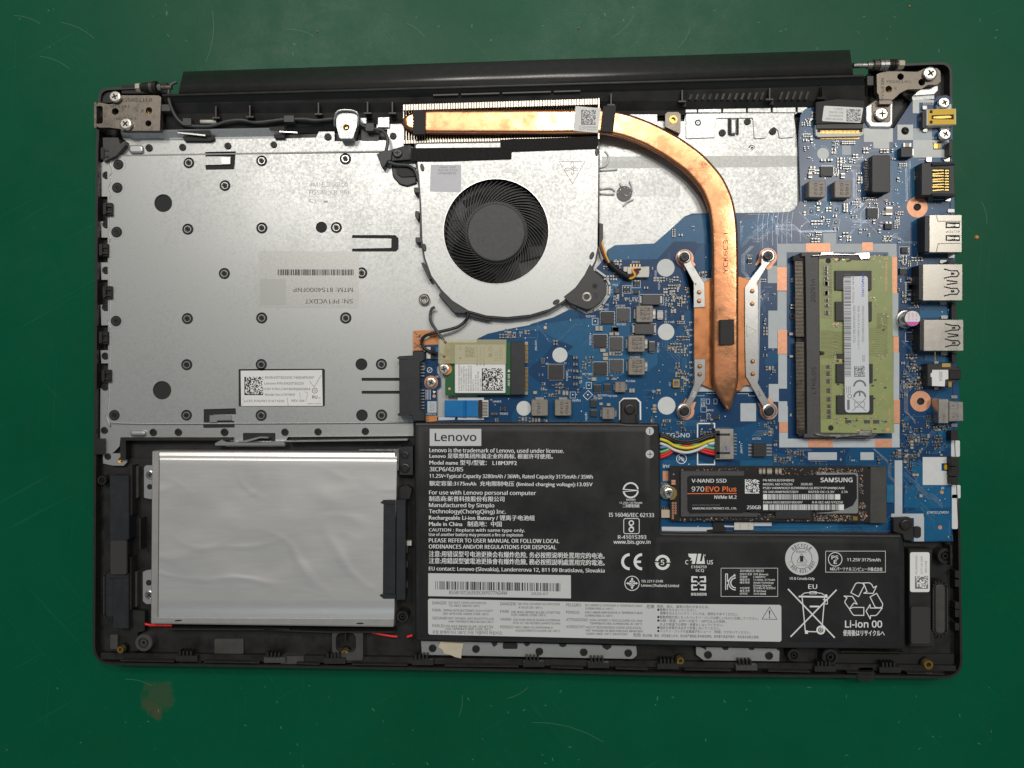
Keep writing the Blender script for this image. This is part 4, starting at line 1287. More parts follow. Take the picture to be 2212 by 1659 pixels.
# black foam tape across the fan outlet
fr('H')
foam = prism("foam_tape", [(262, 95), (1040, 88), (1040, 22), (1885, -8), (1895, 62), (1880, 95), (1140, 122), (1135, 186), (560, 205), (262, 207)], 15.21, 15.9, "foam_black")
tag(foam, "black sparkly foam tape strip sealing the fan outlet below the fins", "foam tape")

# ------------------------------------------------------------------ heat sink
fr('D')
hs = thing("heat_sink", "copper heat pipe cooler with steel fins, copper plate and three spring arms", "heat sink", (1560, 700), z=12)
PATH = [(866, 262, 8), (871, 262, 24), (884, 262, 42), (905, 262, 50), (940, 262, 53), (1180, 262, 55), (1309, 261, 54), (1352, 270, 54), (1400, 288, 54), (1452, 316, 55), (1502, 352, 56), (1540, 396, 57), (1559, 440, 58), (1566, 490, 58), (1568, 560, 58), (1568, 700, 58), (1568, 826, 58),
        (1569, 838, 54), (1571, 852, 40), (1573, 866, 25), (1574, 876, 19), (1575, 884, 12), (1575, 888, 4)]
ZP0, ZP1 = 14.2, 17.0
even = []
for a, b in zip(PATH, PATH[1:]):
    n = max(1, round(math.hypot(b[0] - a[0], b[1] - a[1]) / 12))
    even += [tuple(a[k] + (b[k] - a[k]) * i / n for k in range(3)) for i in range(n)]
even.append(PATH[-1])
for _ in range(2):                     # ease the corners of the bend
    even = [even[0]] + [tuple((even[i - 1][k] + 2 * even[i][k] + even[i + 1][k]) / 4 for k in range(3)) for i in range(1, len(even) - 1)] + [even[-1]]
fine = [Vector((*P(x, y, ZP1)[:2], w * KPX * MM * (HC - ZP1) / (HC - ZR))) for x, y, w in even]
v = []
HH = (ZP1 - ZP0) * MM
for i, p in enumerate(fine):
    a, b = fine[max(0, i - 1)], fine[min(len(fine) - 1, i + 1)]
    t = Vector((b.x - a.x, b.y - a.y)).normalized(); s = Vector((-t.y, t.x))
    w = max(0.0003, p.z); h = min(HH, w * 0.9); r = h / 2 * 0.98
    zc = (ZP0 + ZP1) / 2 * MM - (HH - h) * 0.15
    prof = [(w / 2 - r + r * math.cos(t_), h / 2 * math.sin(t_)) for t_ in [math.radians(q) for q in (-90, -55, -25, 0, 25, 50, 72, 90)]]
    e = max(0.0, w / 2 - r - 0.0004)
    prof = prof + [(e, h / 2 + 0.00002), (-e, h / 2 + 0.00002)] + [(-x, z) for x, z in reversed(prof)]
    nn = len(prof)
    for x, z in prof:
        q = Vector((p.x, p.y)) - s * x
        v.append((q.x, q.y, zc + z))
f = []
m_ = len(fine)
for i in range(m_ - 1):
    for k in range(nn):
        f.append((i * nn + k, (i + 1) * nn + k, (i + 1) * nn + (k + 1) % nn, i * nn + (k + 1) % nn))
f.append(tuple(range(nn))); f.append(tuple(reversed(range((m_ - 1) * nn, m_ * nn))))
pipe = build("heat_pipe", v, f, "copper", hs, smooth=True)
# fins
mb = MB()
xa, xb = 871, 1292
nf = 74
for i in range(nf):
    t = i / nf
    x = xa + (xb - xa) * t; w = (xb - xa) / nf
    yt = 226 - 13 * t
    prism(None, box(x, yt, x + w * 0.70, yt + 12), 10.8, 16.2, "fin_steel", mb=mb)
    yb = 300 - 8 * t
    prism(None, box(x, yb + 3, x + w * 0.70, yb + 10), 10.8, 14.6, "fin_steel", mb=mb)
    prism(None, box(x, yt + 11, x + w * 0.3, yb + 4), 10.8, 13.6, "fin_steel", mb=mb)
o = mb.out("fin_stack", hs); o["kind"] = "stuff"
prism("fin_base", [(871, 226), (1292, 213), (1292, 300), (871, 309)], 10.6, 12.5, "deep_black", hs)
prism("fin_end_plate", [(1292, 212), (1295, 212), (1295, 300), (1292, 300)], 10.8, 16.4, "fin_steel", hs)
# foam pads, label
fr('B')
prism("foam_pad", [(1450, 700), (1588, 697), (1585, 962), (1455, 966)], 17.0, 18.6, "rubber", hs, bev=0.1)
fr('C')
prism("foam_pad", [(1372, 655), (1512, 648), (1477, 945), (1340, 932)], 17.0, 18.6, "rubber", hs, bev=0.1)
fr('I')
prism("foam_pad", [(1408, 1060), (1527, 1055), (1532, 1272), (1408, 1278)], 17.0, 18.8, "rubber", hs, bev=0.1)
fr('C')
prism("sticker", [(1068, 657), (1343, 680), (1312, 948), (1040, 925)], 17.02, 17.1, "bright_label", hs, label="white sticker with a small code block on the pipe")
k = prints("sticker_text", hs, "gray_print")
matrix(k, 1130, 698, 1288, 860, 17.12, 18, seed=9)
txt(k, "AT1B2002DW0 WHG1", 1105, 892, 200, 22, 17.12, rot=2); txt(k, "0A 07T 000 8X7P", 1105, 918, 188, 20, 17.12, rot=2)
fr('I')
k = prints("pipe_stamp", hs, "gray_print")
txt(k, "YCK6C3-1", 1472, 655, 350, 38, 17.02, rot=-90)
# copper plate and spring arms
fr('D')
PL = Dq('I', [(1178, 760), (1265, 735), (1330, 700), (1580, 682), (1655, 710), (1740, 740), (1738, 1500)]) + Dq('M', [(1890, 640), (1800, 770), (1770, 765), (1730, 780), (1710, 825), (1420, 820), (1290, 765), (1195, 700)])
prism("copper_plate", PL, 13.4, 14.3, "copper_plate", hs, bev=0.15)
prism("processor_socket", Dq('I', [(1178, 700), (1760, 690)]) + Dq('M', [(1900, 700), (1840, 835), (1190, 835)]), 12.05, 12.9, "silk_pad", hs)
fr('I')
def arm(pts, closed_z=14.9):
    return prism("spring_arm", pts, 14.35, closed_z, "arm_steel", hs, bev=0.12)
arm(rounded([(1060, 470), (1110, 450), (1150, 490), (1155, 560), (1270, 745), (1275, 950), (1175, 955), (1175, 740), (1205, 740), (1190, 765), (1105, 605), (1085, 570), (1045, 520)], [20, 20, 20, 5, 5, 3, 3, 3, 3, 3, 3, 10, 20]))
arm(rounded([(1180, 1402), (1278, 1400), (1277, 1580), (1232, 1640), (1197, 1730), (1145, 1810), (1125, 1880), (1080, 1895), (1045, 1850), (1055, 1805), (1100, 1790), (1130, 1740), (1180, 1620), (1182, 1560)], 8))
fr('I')
arm(rounded([(1620, 775), (1660, 715), (1765, 580), (1765, 520), (1785, 470), (1830, 450), (1875, 470), (1880, 520), (1845, 560), (1815, 590), (1722, 745), (1738, 770), (1738, 1590), (1735, 1610), (1838, 1790), (1870, 1800), (1905, 1845), (1890, 1890), (1840, 1905), (1795, 1880), (1785, 1830), (1640, 1570), (1630, 1560), (1622, 1300)], 8))
for x, y in ((1097, 510), (1828, 500), (1097, 1852), (1837, 1853)):
    lathe("washer", x, y, [(dl(58), 14.4), (dl(58), 15.1), (dl(50), 15.25), (dl(42), 15.25), (0.05, 15.25)], "arm_steel", hs, n=24)
    screw(x, y + 2, 42, 16.2, hs, "screw_black", rot=random.uniform(0, 90))
for x, y in ((1225, 820), (1225, 895), (1230, 1465), (1230, 1535), (1688, 810), (1688, 920), (1692, 1423), (1692, 1532)):
    lathe("copper_rivet", x, y, [(dl(19), 14.9), (dl(19), 15.1), (dl(13), 15.35), (0.05, 15.4)], "copper_plate", hs, n=14)
k = prints("arm_number", hs, "bright_label")
txt(k, "1", 1165, 650, 22, 45, 14.93, rot=-25)
fr('M')
txt(k, "3", 1170, 885, 30, 58, 14.93, rot=18); k2_ = prints("arm_number", hs, "gray_print"); txt(k2_, "2", 1900, 890, 34, 60, 14.93, rot=-25)
pline(k2_, [(1770, 115), (1880, 178), (1772, 238)], 2.5, 14.93, True)
# ------------------------------------------------------------------ motherboard
mb_ = thing("motherboard", "blue motherboard filling the right half of the laptop, ports along its edge", "circuit board", (1700, 700), z=11)
B = mb_
BZ = 12.0
BOARD = (Dq('L', [(935, 262), (1050, 205), (1290, 150), (1500, 112), (1680, 52)]) + Dq('H', [(1300, 1625), (1500, 1570), (1640, 1500), (1800, 1530), (1930, 1500), (1990, 1350), (1980, 1270), (1870, 1150)])
         + Dq('I', [(415, 500), (425, 450), (490, 410), (830, 395), (880, 360), (1095, 160), (1160, 133), (1900, 125), (2010, 118), (2070, 85), (2108, 20)])
         + Dq('E4', [(1868, 1640), (1868, 1190), (1890, 1000), (1960, 915), (2090, 890)]) + Dq('E', [(0, 810), (690, 850), (700, 1010), (760, 1090), (1075, 1088), (1310, 735), (1340, 712), (1610, 712), (1640, 670), (1760, 650), (1840, 690), (1845, 790), (1845, 1240), (1800, 1240), (1810, 1480)])
         + Dq('J', [(1960, 190), (1980, 560), (1990, 780)]) + Dq('J', [(1995, 1350)]) + Dq('K', [(1955, 235), (1955, 430), (1980, 800), (2000, 900), (2035, 1190), (2040, 1290)])
         + Dq('N', [(2030, 235), (1955, 265), (1950, 640), (1960, 1330), (1975, 1470), (1540, 1475), (1440, 1440)]) + [(1930, 1165), (1420, 1165), (1420, 925), (942, 925)]
         + Dq('L', [(500, 1150), (500, 1110), (580, 1110), (720, 1000), (940, 900), (935, 700)]))
fr("D")
prism("board", BOARD, 10.9, BZ, "board_blue", B)
def inside(p, poly):
    x, y = p; r = False
    for i in range(len(poly)):
        x1, y1 = poly[i - 1]; x2, y2 = poly[i]
        if (y1 > y) != (y2 > y) and x < (x2 - x1) * (y - y1) / (y2 - y1) + x1: r = not r
    return r
OCC = []
def occ(x0, y0, x1, y1, m=1.5):
    a, b = d(x0, y0), d(x1, y1)
    OCC.append((min(a[0], b[0]) - m, min(a[1], b[1]) - m, max(a[0], b[0]) + m, max(a[1], b[1]) + m))
def free(x, y, m=0):
    return not any(a - m < x < c + m and b - m < y < e + m for a, b, c, e in OCC)

# copper pours: lighter blue areas of flat print
kp = None
fr('I')
build("copper_pour", *flat_geo([(425, 450), (490, 412), (830, 398), (1095, 165), (1285, 140), (1285, 395), (1210, 395), (1180, 378), (1000, 378), (860, 530), (440, 540)], 12.0080), "board_pour", B)
build("copper_pour", *flat_geo([(1575, 200), (1900, 135), (1900, 250), (1700, 320), (1580, 430)], 12.0100), "board_pour", B)
build("copper_pour", *flat_geo([(200, 1060), (330, 1060), (620, 1090), (620, 1520), (180, 1659), (180, 1200)], 12.0120), "board_pour", B)
build("copper_pour", *flat_geo([(640, 1350), (860, 1300), (860, 1440), (780, 1510), (640, 1520)], 12.0140), "board_pour", B)
build("copper_pour", *flat_geo([(440, 540), (560, 700), (440, 900), (440, 1050), (350, 1050), (450, 900)], 12.0160), "board_pour", B)
fr('L')
build("copper_pour", *flat_geo([(1180, 200), (1600, 108), (2050, 40), (2212, 40), (2212, 300), (2080, 400), (1900, 300), (1750, 240), (1620, 160), (1400, 160)], 12.0180), "board_pour", B)
build("copper_pour", *flat_geo([(1900, 420), (2060, 280), (2180, 420), (2180, 640), (2060, 760), (2040, 460)], 12.0200), "board_pour", B)
fr('J')
build("copper_pour", *flat_geo([(1320, 0), (1540, 0), (1540, 170), (1600, 200), (1600, 560), (1500, 640), (1320, 700), (1300, 300)], 12.0220), "board_pour", B)
build("copper_pour", *flat_geo([(380, 640), (640, 640), (700, 800), (620, 960), (400, 940), (400, 760)], 12.0240), "board_pour", B)
build("copper_pour", *flat_geo([(700, 640), (860, 660), (860, 760), (720, 800)], 12.0260), "board_pour", B)
fr('K')
build("copper_pour", *flat_geo([(1610, 270), (1940, 270), (1950, 410), (1610, 420)], 12.0280), "board_pour", B); build("copper_pour", *flat_geo([(1660, 810), (1980, 860), (1960, 905), (1660, 880)], 12.0060), "board_pour", B)
fr('N')
build("copper_pour", *flat_geo([(1500, 600), (1640, 600), (1640, 860), (1940, 860), (1940, 1100), (1700, 1110), (1440, 1100), (1440, 940), (1560, 820)], 12.0080), "board_pour", B)
build("copper_pour", *flat_geo([(1660, 1170), (1950, 1170), (1950, 1460), (1660, 1460)], 12.0100), "board_pour", B)
build("copper_pour", *flat_geo([(1810, 180), (1940, 250), (1940, 340), (1810, 340)], 12.0120), "board_pour", B)
fr('M')
build("copper_pour", *flat_geo([(860, 1580), (1230, 1580), (1430, 1640), (1700, 1640), (1700, 1585), (2050, 1580), (2060, 1650), (860, 1659)], 12.0140), "board_pour", B)
fr('O')
build("copper_pour", *flat_geo([(1560, 990), (2212, 990), (2212, 1080), (1500, 1080)], 12.0160), "board_pour", B)
# board edge along the battery: long bright lines
kl = prints("edge_lines", B, "board_trace")
pline(kl, [(1300, 1052), (1490, 1052), (1520, 1030), (2212, 1030)], 8, 12.03); pline(kl, [(1300, 1070), (2212, 1062)], 8, 12.03)
fr('N')
pline(kl, [(0, 1330), (1180, 1325), (1300, 1215)], 8, 12.03); pline(kl, [(0, 1305), (1170, 1300), (1290, 1190)], 8, 12.03); pline(kl, [(0, 1350), (1190, 1345)], 7, 12.03)

# pale print fields

_nf = [0]
def fbox(f, x0, y0, x1, y1):
    _nf[0] += 1
    fr(f); build("pale_field", *flat_geo(box(x0, y0, x1, y1), 12.07 + 0.0015 * (_nf[0] % 10)), "silk_pad", B); occ(x0, y0, x1, y1)
fbox('J', 58, 1105, 1355, 1198); fbox('J', 556, 990, 698, 1106); fbox('J', 58, 1190, 155, 1335)
fbox('J', 1265, 1190, 1358, 1250); fbox('K', 1310, 150, 1375, 620); fbox('K', 1322, 795, 1385, 1310)
fr('I')
fbox('I', 1820, 590, 1902, 740); fbox('I', 1902, 405, 1985, 600); fbox('I', 1905, 812, 1985, 1150); fbox('I', 1825, 980, 1905, 1308); fbox('I', 1912, 1360, 1988, 1659); fbox('I', 1830, 1620, 1915, 1659)
fbox('M', 2010, 752, 2120, 945); fbox('M', 2115, 940, 2212, 1165); fbox('M', 2125, 1282, 2212, 1440)
fbox('N', 78, 285, 172, 445); fbox('N', 78, 352, 1390, 447); fbox('N', 78, 0, 172, 170); fbox('N', 1305, 190, 1388, 447)
fbox('N', 392, 500, 706, 584); fbox('N', 962, 500, 1108, 584); fbox('N', 1335, 588, 1418, 1170); fbox('N', 1298, 1168, 1650, 1215)
fbox('N', 1545, 1200, 1655, 1470); fbox('M', 1702, 962, 1872, 1158)
fbox('J', 762, 25, 858, 138); fbox('J', 1535, -150, 1740, 162)

def wbox(f, x0, y0, x1, y1, r=0):
    fr(f); _nf[0] += 1
    build("bright_field", *flat_geo(box(x0, y0, x1, y1), 12.07 + 0.0015 * (_nf[0] % 10)), "silk_white", B); occ(x0, y0, x1, y1)
wbox('N', 1640, 552, 1950, 856); wbox('E', 1325, 1245, 1800, 1475); wbox('E', 1118, 1042, 1325, 1245); wbox('E', 675, 1090, 1058, 1270); wbox('E', 800, 1270, 1010, 1355); wbox('E', 1320, 720, 1405, 890); wbox('E', 1400, 715, 1600, 750)
for f, x0, y0, x1, y1, r in (('N', 1950, 372, 2045, 548, 16), ('N', 1955, 858, 2052, 1000, 16), ('N', 1958, 960, 2022, 1335, 16)):
    fr(f); prism("board_tab", rounded(box(x0, y0, x1, y1), r), 11.0, 12.06, "silk_white", B); occ(x0, y0, x1, y1)
# round print dots
for f, x, y, r in (('I', 932, 607, 77), ('I', 935, 1165, 72), ('L', 1838, 436, 82), ('L', 1445, 1017, 80), ('M', 898, 988, 97), ('J', 555, 125, 64)):
    fr(f); lathe("locating_dot", x, y, [(dl(r), 12.0), (dl(r), 12.08), (0.05, 12.08)], "silk_white", B, n=36); occ(x - r, y - r, x + r, y + r)
# exposed copper
def cpad(f, x0, y0, x1, y1):
    fr(f); prism("copper_pad", box(x0, y0, x1, y1), 12.0, 12.1, "copper_pad", B); occ(x0, y0, x1, y1)
for q in (('J', 370, 1100, 634, 1192), ('J', 980, 1090, 1097, 1182), ('J', 1305, 1250, 1362, 1645), ('J', 56, 1360, 160, 1616), ('K', 62, 550, 163, 812), ('K', 1320, 622, 1380, 795), ('K', 1325, 1310, 1392, 1568),
          ('N', 78, 170, 172, 283), ('N', 392, 352, 663, 447), ('N', 1122, 355, 1304, 448), ('O', 303, 428, 365, 535)):
    cpad(*q)
# copper rings: screw holes
def cring(f, x, y, r0, r1, hole=True, notch=None):
    fr(f); m = MB()
    pts = circ(x, y, r1, 32)
    prism(None, pts, 12.0, 12.12, "copper_pad", mb=m)
    if hole:
        lathe(None, x, y, [(dl(r0), 12.12), (dl(r0), 12.5), (dl(r0) * .8, 12.5), (dl(r0) * .7, 12.15), (0.05, 12.15)], "hole_black", mb=m, n=18)
    m.out("screw_hole_ring", B); occ(x - r1, y - r1, x + r1, y + r1)
cring('J', 1580, 706, 38, 114); cring('K', 1617, 1327, 38, 113)
for f, x, y in (('I', 1097, 525), ('I', 1822, 512), ('M', 1104, 1048), ('M', 2010, 1045)):
    cring(f, x, y, 30, 78 if f == 'I' else 96, hole=False)
    fr(f)
fr('I')
prism("copper_pad", [(1050, 560), (1150, 520), (1192, 580), (1180, 595), (1160, 570), (1110, 605), (1100, 640)], 12.0, 12.11, "copper_pad", B)
prism("copper_pad", [(1745, 520), (1880, 560), (1850, 610), (1815, 625), (1800, 590), (1750, 560), (1722, 590), (1712, 580)], 12.0, 12.11, "copper_pad", B)
fr('M')
prism("copper_pad", [(1110, 900), (1120, 935), (1170, 960), (1205, 945), (1218, 952), (1180, 1060), (1060, 1020), (1085, 940)], 12.0, 12.11, "copper_pad", B)
prism("copper_pad", [(1885, 950), (1905, 965), (1950, 960), (1995, 930), (2000, 900), (2030, 915), (2080, 990), (1920, 1030)], 12.0, 12.11, "copper_pad", B)
occ(0, 0, 0, 0)
fr('N')
for x, y, r in ((1850, 935, 20), (1830, 1318, 22)):
    lathe("test_point", x, y, [(dl(r), 12.05), (dl(r), 12.12), (0.05, 12.12)], "copper_pad", B, n=16)

# white outline of the mounting ear
fr('H')
kf = prints("ear_outline", B, "silk_white")
pts = rounded([(1870, 1150), (1960, 1215), (1995, 1290), (1990, 1375), (1930, 1460), (1850, 1515), (1790, 1530), (1700, 1490), (1650, 1450)], 20)
pline(kf, pts[3:-3], 16, 12.06)

# --- components
def chip(f, x0, y0, x1, y1, z=13.2, m="chip_black", pins=None, n=5, name="chip", pl=8, pm="solder"):
    fr(f); k = MB()
    prism(None, box(x0, y0, x1, y1), BZ, z, m, mb=k, bev=0.08)
    for side in (pins or ""):
        for i in range(n):
            t = (i + 0.5) / n
            if side in "lr":
                y = y0 + (y1 - y0) * t; w = (y1 - y0) / n * 0.28; xa, xb = (x0 - pl, x0) if side == "l" else (x1, x1 + pl)
                prism(None, box(xa, y - w, xb, y + w), BZ, BZ + 0.45, pm, mb=k)
            else:
                x = x0 + (x1 - x0) * t; w = (x1 - x0) / n * 0.28; ya, yb = (y0 - pl, y0) if side == "t" else (y1, y1 + pl)
                prism(None, box(x - w, ya, x + w, yb), BZ, BZ + 0.45, pm, mb=k)
    lathe(None, x0 + (x1 - x0) * .15, y0 + (y1 - y0) * .85, [(dl((x1 - x0) * .05), z), (dl((x1 - x0) * .05), z + .01), (0.01, z + .01)], "deep_black", mb=k, n=8)
    occ(x0 - pl, y0 - pl, x1 + pl, y1 + pl)
    return k.out(name, B)
def inductor(f, x0, y0, x1, y1, z=15.5, s=None, lug="lr", rot=90, m="ferrite"):
    fr(f); k = MB()
    prism(None, rounded(box(x0, y0, x1, y1), (x1 - x0) * .1), BZ, z, m, mb=k, bev=0.25)
    w, h = x1 - x0, y1 - y0
    if 'l' in lug: prism(None, rounded(box(x0 - w * .14, y0 + h * .22, x0 + w * .02, y1 - h * .22), 4), BZ, 13.4, "nickel", mb=k)
    if 'r' in lug: prism(None, rounded(box(x1 - w * .02, y0 + h * .22, x1 + w * .14, y1 - h * .22), 4), BZ, 13.4, "nickel", mb=k)
    if 't' in lug: prism(None, rounded(box(x0 + w * .25, y0 - h * .13, x1 - w * .25, y0 + 4), 4), BZ, 13.4, "solder", mb=k)
    if 'b' in lug: prism(None, rounded(box(x0 + w * .25, y1 - 4, x1 - w * .25, y1 + h * .13), 4), BZ, 13.4, "solder", mb=k)
    o = k.out("inductor", B); occ(x0 - w * .14, y0 - h * .1, x1 + w * .14, y1 + h * .1)
    if s:
        ink = prints("value_text", o, "black_print")
        nl = len(s)
        for i, t in enumerate(s):
            if rot == 90:
                X = x1 - w * (.36 + .62 * i / nl) if nl > 1 else x0 + w * .36
                txt(ink, t, X, y0 + h * .14, h * .72, w * .17, z + .02, rot=90)
            else:
                txt(ink, t, x0 + w * .15, y0 + h * (.35 + .5 * i / nl), w * .7, h * .2, z + .02, rot=rot)
    return o
for q in ((675, 935, 822, 1082), (605, 1195, 752, 1340), (607, 1392, 752, 1540)):
    inductor('I', *q, s=["R15", "034", "487"])
inductor('J', 400, 418, 584, 600, 15.8, ["1R5", "032"], "b"); inductor('J', 682, 420, 866, 602, 15.8, ["1R5", "032"], "b")
inductor('L', 1527, 920, 1708, 1100, 15.4, ["2R2"], "t"); inductor('L', 1782, 920, 1963, 1098, 15.4, ["1R0", "033"], "t")
inductor('M', 337, 728, 452, 842, 14.5, ["R47"], "lr"); inductor('M', 197, 1008, 333, 1136, 14.6, ["4R7"], "lr")
for q in ((367, 992, 482, 1092, "lr", 4), (507, 960, 618, 1072, "tb", 4), (303, 1190, 418, 1298, "lr", 4), (445, 1212, 555, 1325, "tb", 4), (303, 1430, 420, 1540, "lr", 4), (445, 1408, 558, 1515, "tb", 4)):
    chip('I', q[0], q[1], q[2], q[3], 13.1, "chip_black" if q[4] == "lr" else "chip_gray", q[4], q[5], "power_transistor")
chip('L', 1718, 545, 1872, 700, 13.0, "chip_black", "lrtb", 13, "square_chip", 14)
chip('M', 105, 765, 185, 840, 12.9, "chip_black", "tb", 5, "small_chip"); chip('M', 217, 757, 288, 832, 12.9, "chip_black", "tb", 5, "small_chip")
chip('M', 68, 928, 136, 1005, 12.9, "chip_black", "t", 4, "small_chip"); chip('M', 68, 1040, 138, 1108, 12.9, "chip_black", "t", 4, "small_chip")
chip('M', 302, 132, 374, 182, 12.8, "chip_black", "tb", 5, "small_chip")
chip('M', 1845, 1400, 1985, 1542, 13.9, "chip_black", "lr", 4, "memory_chip", 60)
chip('J', 530, 262, 668, 368, 13.0, "chip_black", "tblr", 10, "small_chip"); chip('J', 1036, 716, 1154, 826, 12.9, "chip_black", "tblr", 9, "small_chip")
chip('I', 490, 785, 528, 830, 12.8, "chip_gray", "", 1, "small_chip"); chip('I', 562, 780, 618, 808, 12.9, "chip_black", "tb", 2, "small_chip"); chip('I', 655, 725, 705, 752, 12.9, "chip_black", "tb", 2, "small_chip")
chip('I', 470, 1125, 520, 1160, 12.8, "chip_black", "tb", 5, "small_chip"); chip('I', 650, 805, 698, 832, 12.8, "chip_black", "lr", 2, "small_chip")
chip('I', 1645, 530, 1685, 562, 12.8, "chip_black", "tb", 2, "small_chip")
chip('J', 1228, 885, 1308, 945, 13.0, "chip_black", "t", 2, "small_chip", 20); chip('J', 1410, 1145, 1480, 1205, 12.9, "chip_black", "lr", 2, "small_chip"); chip('J', 1392, 1375, 1470, 1440, 13.0, "chip_black", "tb", 5, "small_chip"); chip('J', 1478, 1540, 1545, 1600, 12.9, "chip_black", "lr", 2, "small_chip")
chip('K', 1482, 55, 1545, 112, 12.9, "chip_black", "l", 2, "small_chip"); chip('K', 1495, 598, 1555, 668, 12.9, "chip_black", "l", 2, "small_chip")
chip('L', 1196, 1000, 1236, 1045, 12.9, "chip_black", "lr", 2, "small_chip")
chip('M', 1432, 1092, 1470, 1138, 12.8, "chip_black", "lr", 3, "small_chip")
# network transformer: long black block with two rows of pins
fr('J'); k = MB()
prism(None, rounded(box(1085, 140, 1290, 548), 26), BZ, 17.0, "chip_black", mb=k, bev=0.3)
for i in range(12):
    y = 195 + i * 29
    prism(None, box(1015, y - 8, 1050, y + 8), BZ, 12.7, "nickel", mb=k); prism(None, box(1055, y - 10, 1085, y + 2), 13.4, 14.0, "nickel", mb=k)
k.out("network_transformer", B); occ(1010, 140, 1300, 560)
# capacitors
def tant(f, x0, y0, x1, y1, ax, m="chip_black", z=14.4):
    fr(f); k = MB(); w, h = x1 - x0, y1 - y0
    if ax == 'x':
        prism(None, box(x0, y0, x1, y1), BZ, z, m, mb=k, bev=.12); prism(None, box(x0 - w * .13, y0 + h * .15, x0 + 2, y1 - h * .15), BZ, 13.3, "solder", mb=k); prism(None, box(x1 - 2, y0 + h * .15, x1 + w * .1, y1 - h * .15), BZ, 13.3, "solder", mb=k)
    else:
        prism(None, box(x0, y0, x1, y1), BZ, z, m, mb=k, bev=.12); prism(None, box(x0 + w * .1, y0 - h * .12, x1 - w * .1, y0 + 2), BZ, 13, "solder", mb=k); prism(None, box(x0 + w * .1, y1 - 2, x1 - w * .1, y1 + h * .12), BZ, 13, "solder", mb=k)
    k.out("capacitor", B); occ(x0 - w * .13, y0 - h * .12, x1 + w * .13, y1 + h * .12)
tant('I', 728, 840, 885, 928, 'x', "chip_gray"); tant('I', 665, 1095, 830, 1185, 'x', "chip_gray"); tant('I', 785, 1255, 842, 1335, 'y', "chip_gray", 14.0)
tant('J', 1405, 55, 1530, 160, 'x', z=15); tant('I', 855, 985, 912, 1050, 'y', "solder", 13.2)
tant('L', 1100, 1060, 1150, 1095, 'x', "chip_gray", 13)
def smd(f, x0, y0, x1, y1, m="ceramic", ax=None, z=12.9, name="capacitor"):
    fr(f); k = MB(); w, h = x1 - x0, y1 - y0
    ax = ax or ('x' if w > h else 'y')
    if ax == 'x':
        prism(None, box(x0 + w * .22, y0, x1 - w * .22, y1), BZ, z, m, mb=k); prism(None, box(x0, y0, x0 + w * .22, y1), BZ, z + .02, "solder", mb=k); prism(None, box(x1 - w * .22, y0, x1, y1), BZ, z + .02, "solder", mb=k)
    else:
        prism(None, box(x0, y0 + h * .22, x1, y1 - h * .22), BZ, z, m, mb=k); prism(None, box(x0, y0, x1, y0 + h * .22), BZ, z + .02, "solder", mb=k); prism(None, box(x0, y1 - h * .22, x1, y1), BZ, z + .02, "solder", mb=k)
    occ(x0, y0, x1, y1)
    return k.out(name, B)
for q in (('I', 320, 1115, 348, 1155), ('I', 354, 1115, 382, 1155), ('I', 362, 1312, 408, 1340), ('I', 385, 1348, 430, 1376), ('I', 385, 1382, 430, 1412), ('I', 440, 1170, 475, 1195), ('I', 490, 1170, 525, 1195), ('I', 285, 1562, 328, 1592), ('I', 1070, 1022, 1090, 1062),
          ('I', 2022, 925, 2046, 960), ('I', 2022, 1010, 2046, 1045), ('M', 492, 800, 518, 846), ('M', 524, 800, 550, 846), ('L', 1545, 830, 1590, 862), ('L', 1868, 825, 1895, 875), ('L', 1902, 825, 1928, 875), ('M', 165, 955, 205, 982), ('M', 245, 962, 288, 990),
          ('M', 745, 975, 788, 1000), ('M', 745, 1008, 788, 1032), ('M', 745, 1042, 788, 1066), ('J', 398, 330, 436, 386), ('J', 752, 338, 794, 388), ('J', 418, 262, 470, 284), ('J', 536, 185, 584, 206), ('J', 610, 180, 658, 202), ('J', 490, 655, 532, 680), ('J', 488, 705, 518, 745),
          ('J', 782, 665, 824, 692), ('J', 782, 698, 824, 724), ('J', 782, 730, 824, 756), ('J', 1240, 702, 1310, 790), ('J', 1430, 8, 1515, 50), ('N', 1600, 960, 1645, 990), ('N', 1530, 730, 1562, 762), ('N', 1566, 730, 1598, 762), ('K', 205, 280, 236, 320), ('K', 205, 380, 236, 420), ('K', 190, 580, 230, 608), ('K', 192, 826, 230, 850)):
    smd(*q)
for i in range(6): smd('J', 762 + i * 25, -12, 782 + i * 25, 18)
for i in range(5): smd('L', 1985, 450 + i * 72, 2028, 480 + i * 72, "chip_gray")
# crystal
fr('M')
prism("crystal", rounded(box(965, 700, 1042, 790), 10), BZ, 13.6, "gold", B, bev=.1); prism("crystal_lid", rounded(box(978, 714, 1030, 776), 8), 13.6, 13.75, "hinge_steel", B); occ(960, 695, 1046, 795)
# solder jumpers in white boxes
sk = prints("silkscreen_lines", B, "white_print")
for f, x, y, w, r in (('I', 317, 1075, 50, 0), ('I', 262, 1632, 46, 0), ('L', 1978, 872, 58, 0), ('L', 2140, 875, 68, 45), ('M', 42, 872, 68, 45), ('J', 432, 752, 70, 12), ('J', 705, 732, 66, 5), ('J', 700, 872, 66, 12)):
    fr(f); h = w * 1.15
    pline(sk, box(x - w / 2, y - h / 2, x + w / 2, y + h / 2, r), 3, 12.06, True)
    lathe("solder_jumper", x, y, [(dl(w * .26), 12.02), (dl(w * .24), 12.2), (dl(w * .12), 12.45), (0.02, 12.5)], "solder", B, n=12); occ(x - w / 2, y - h / 2, x + w / 2, y + h / 2)
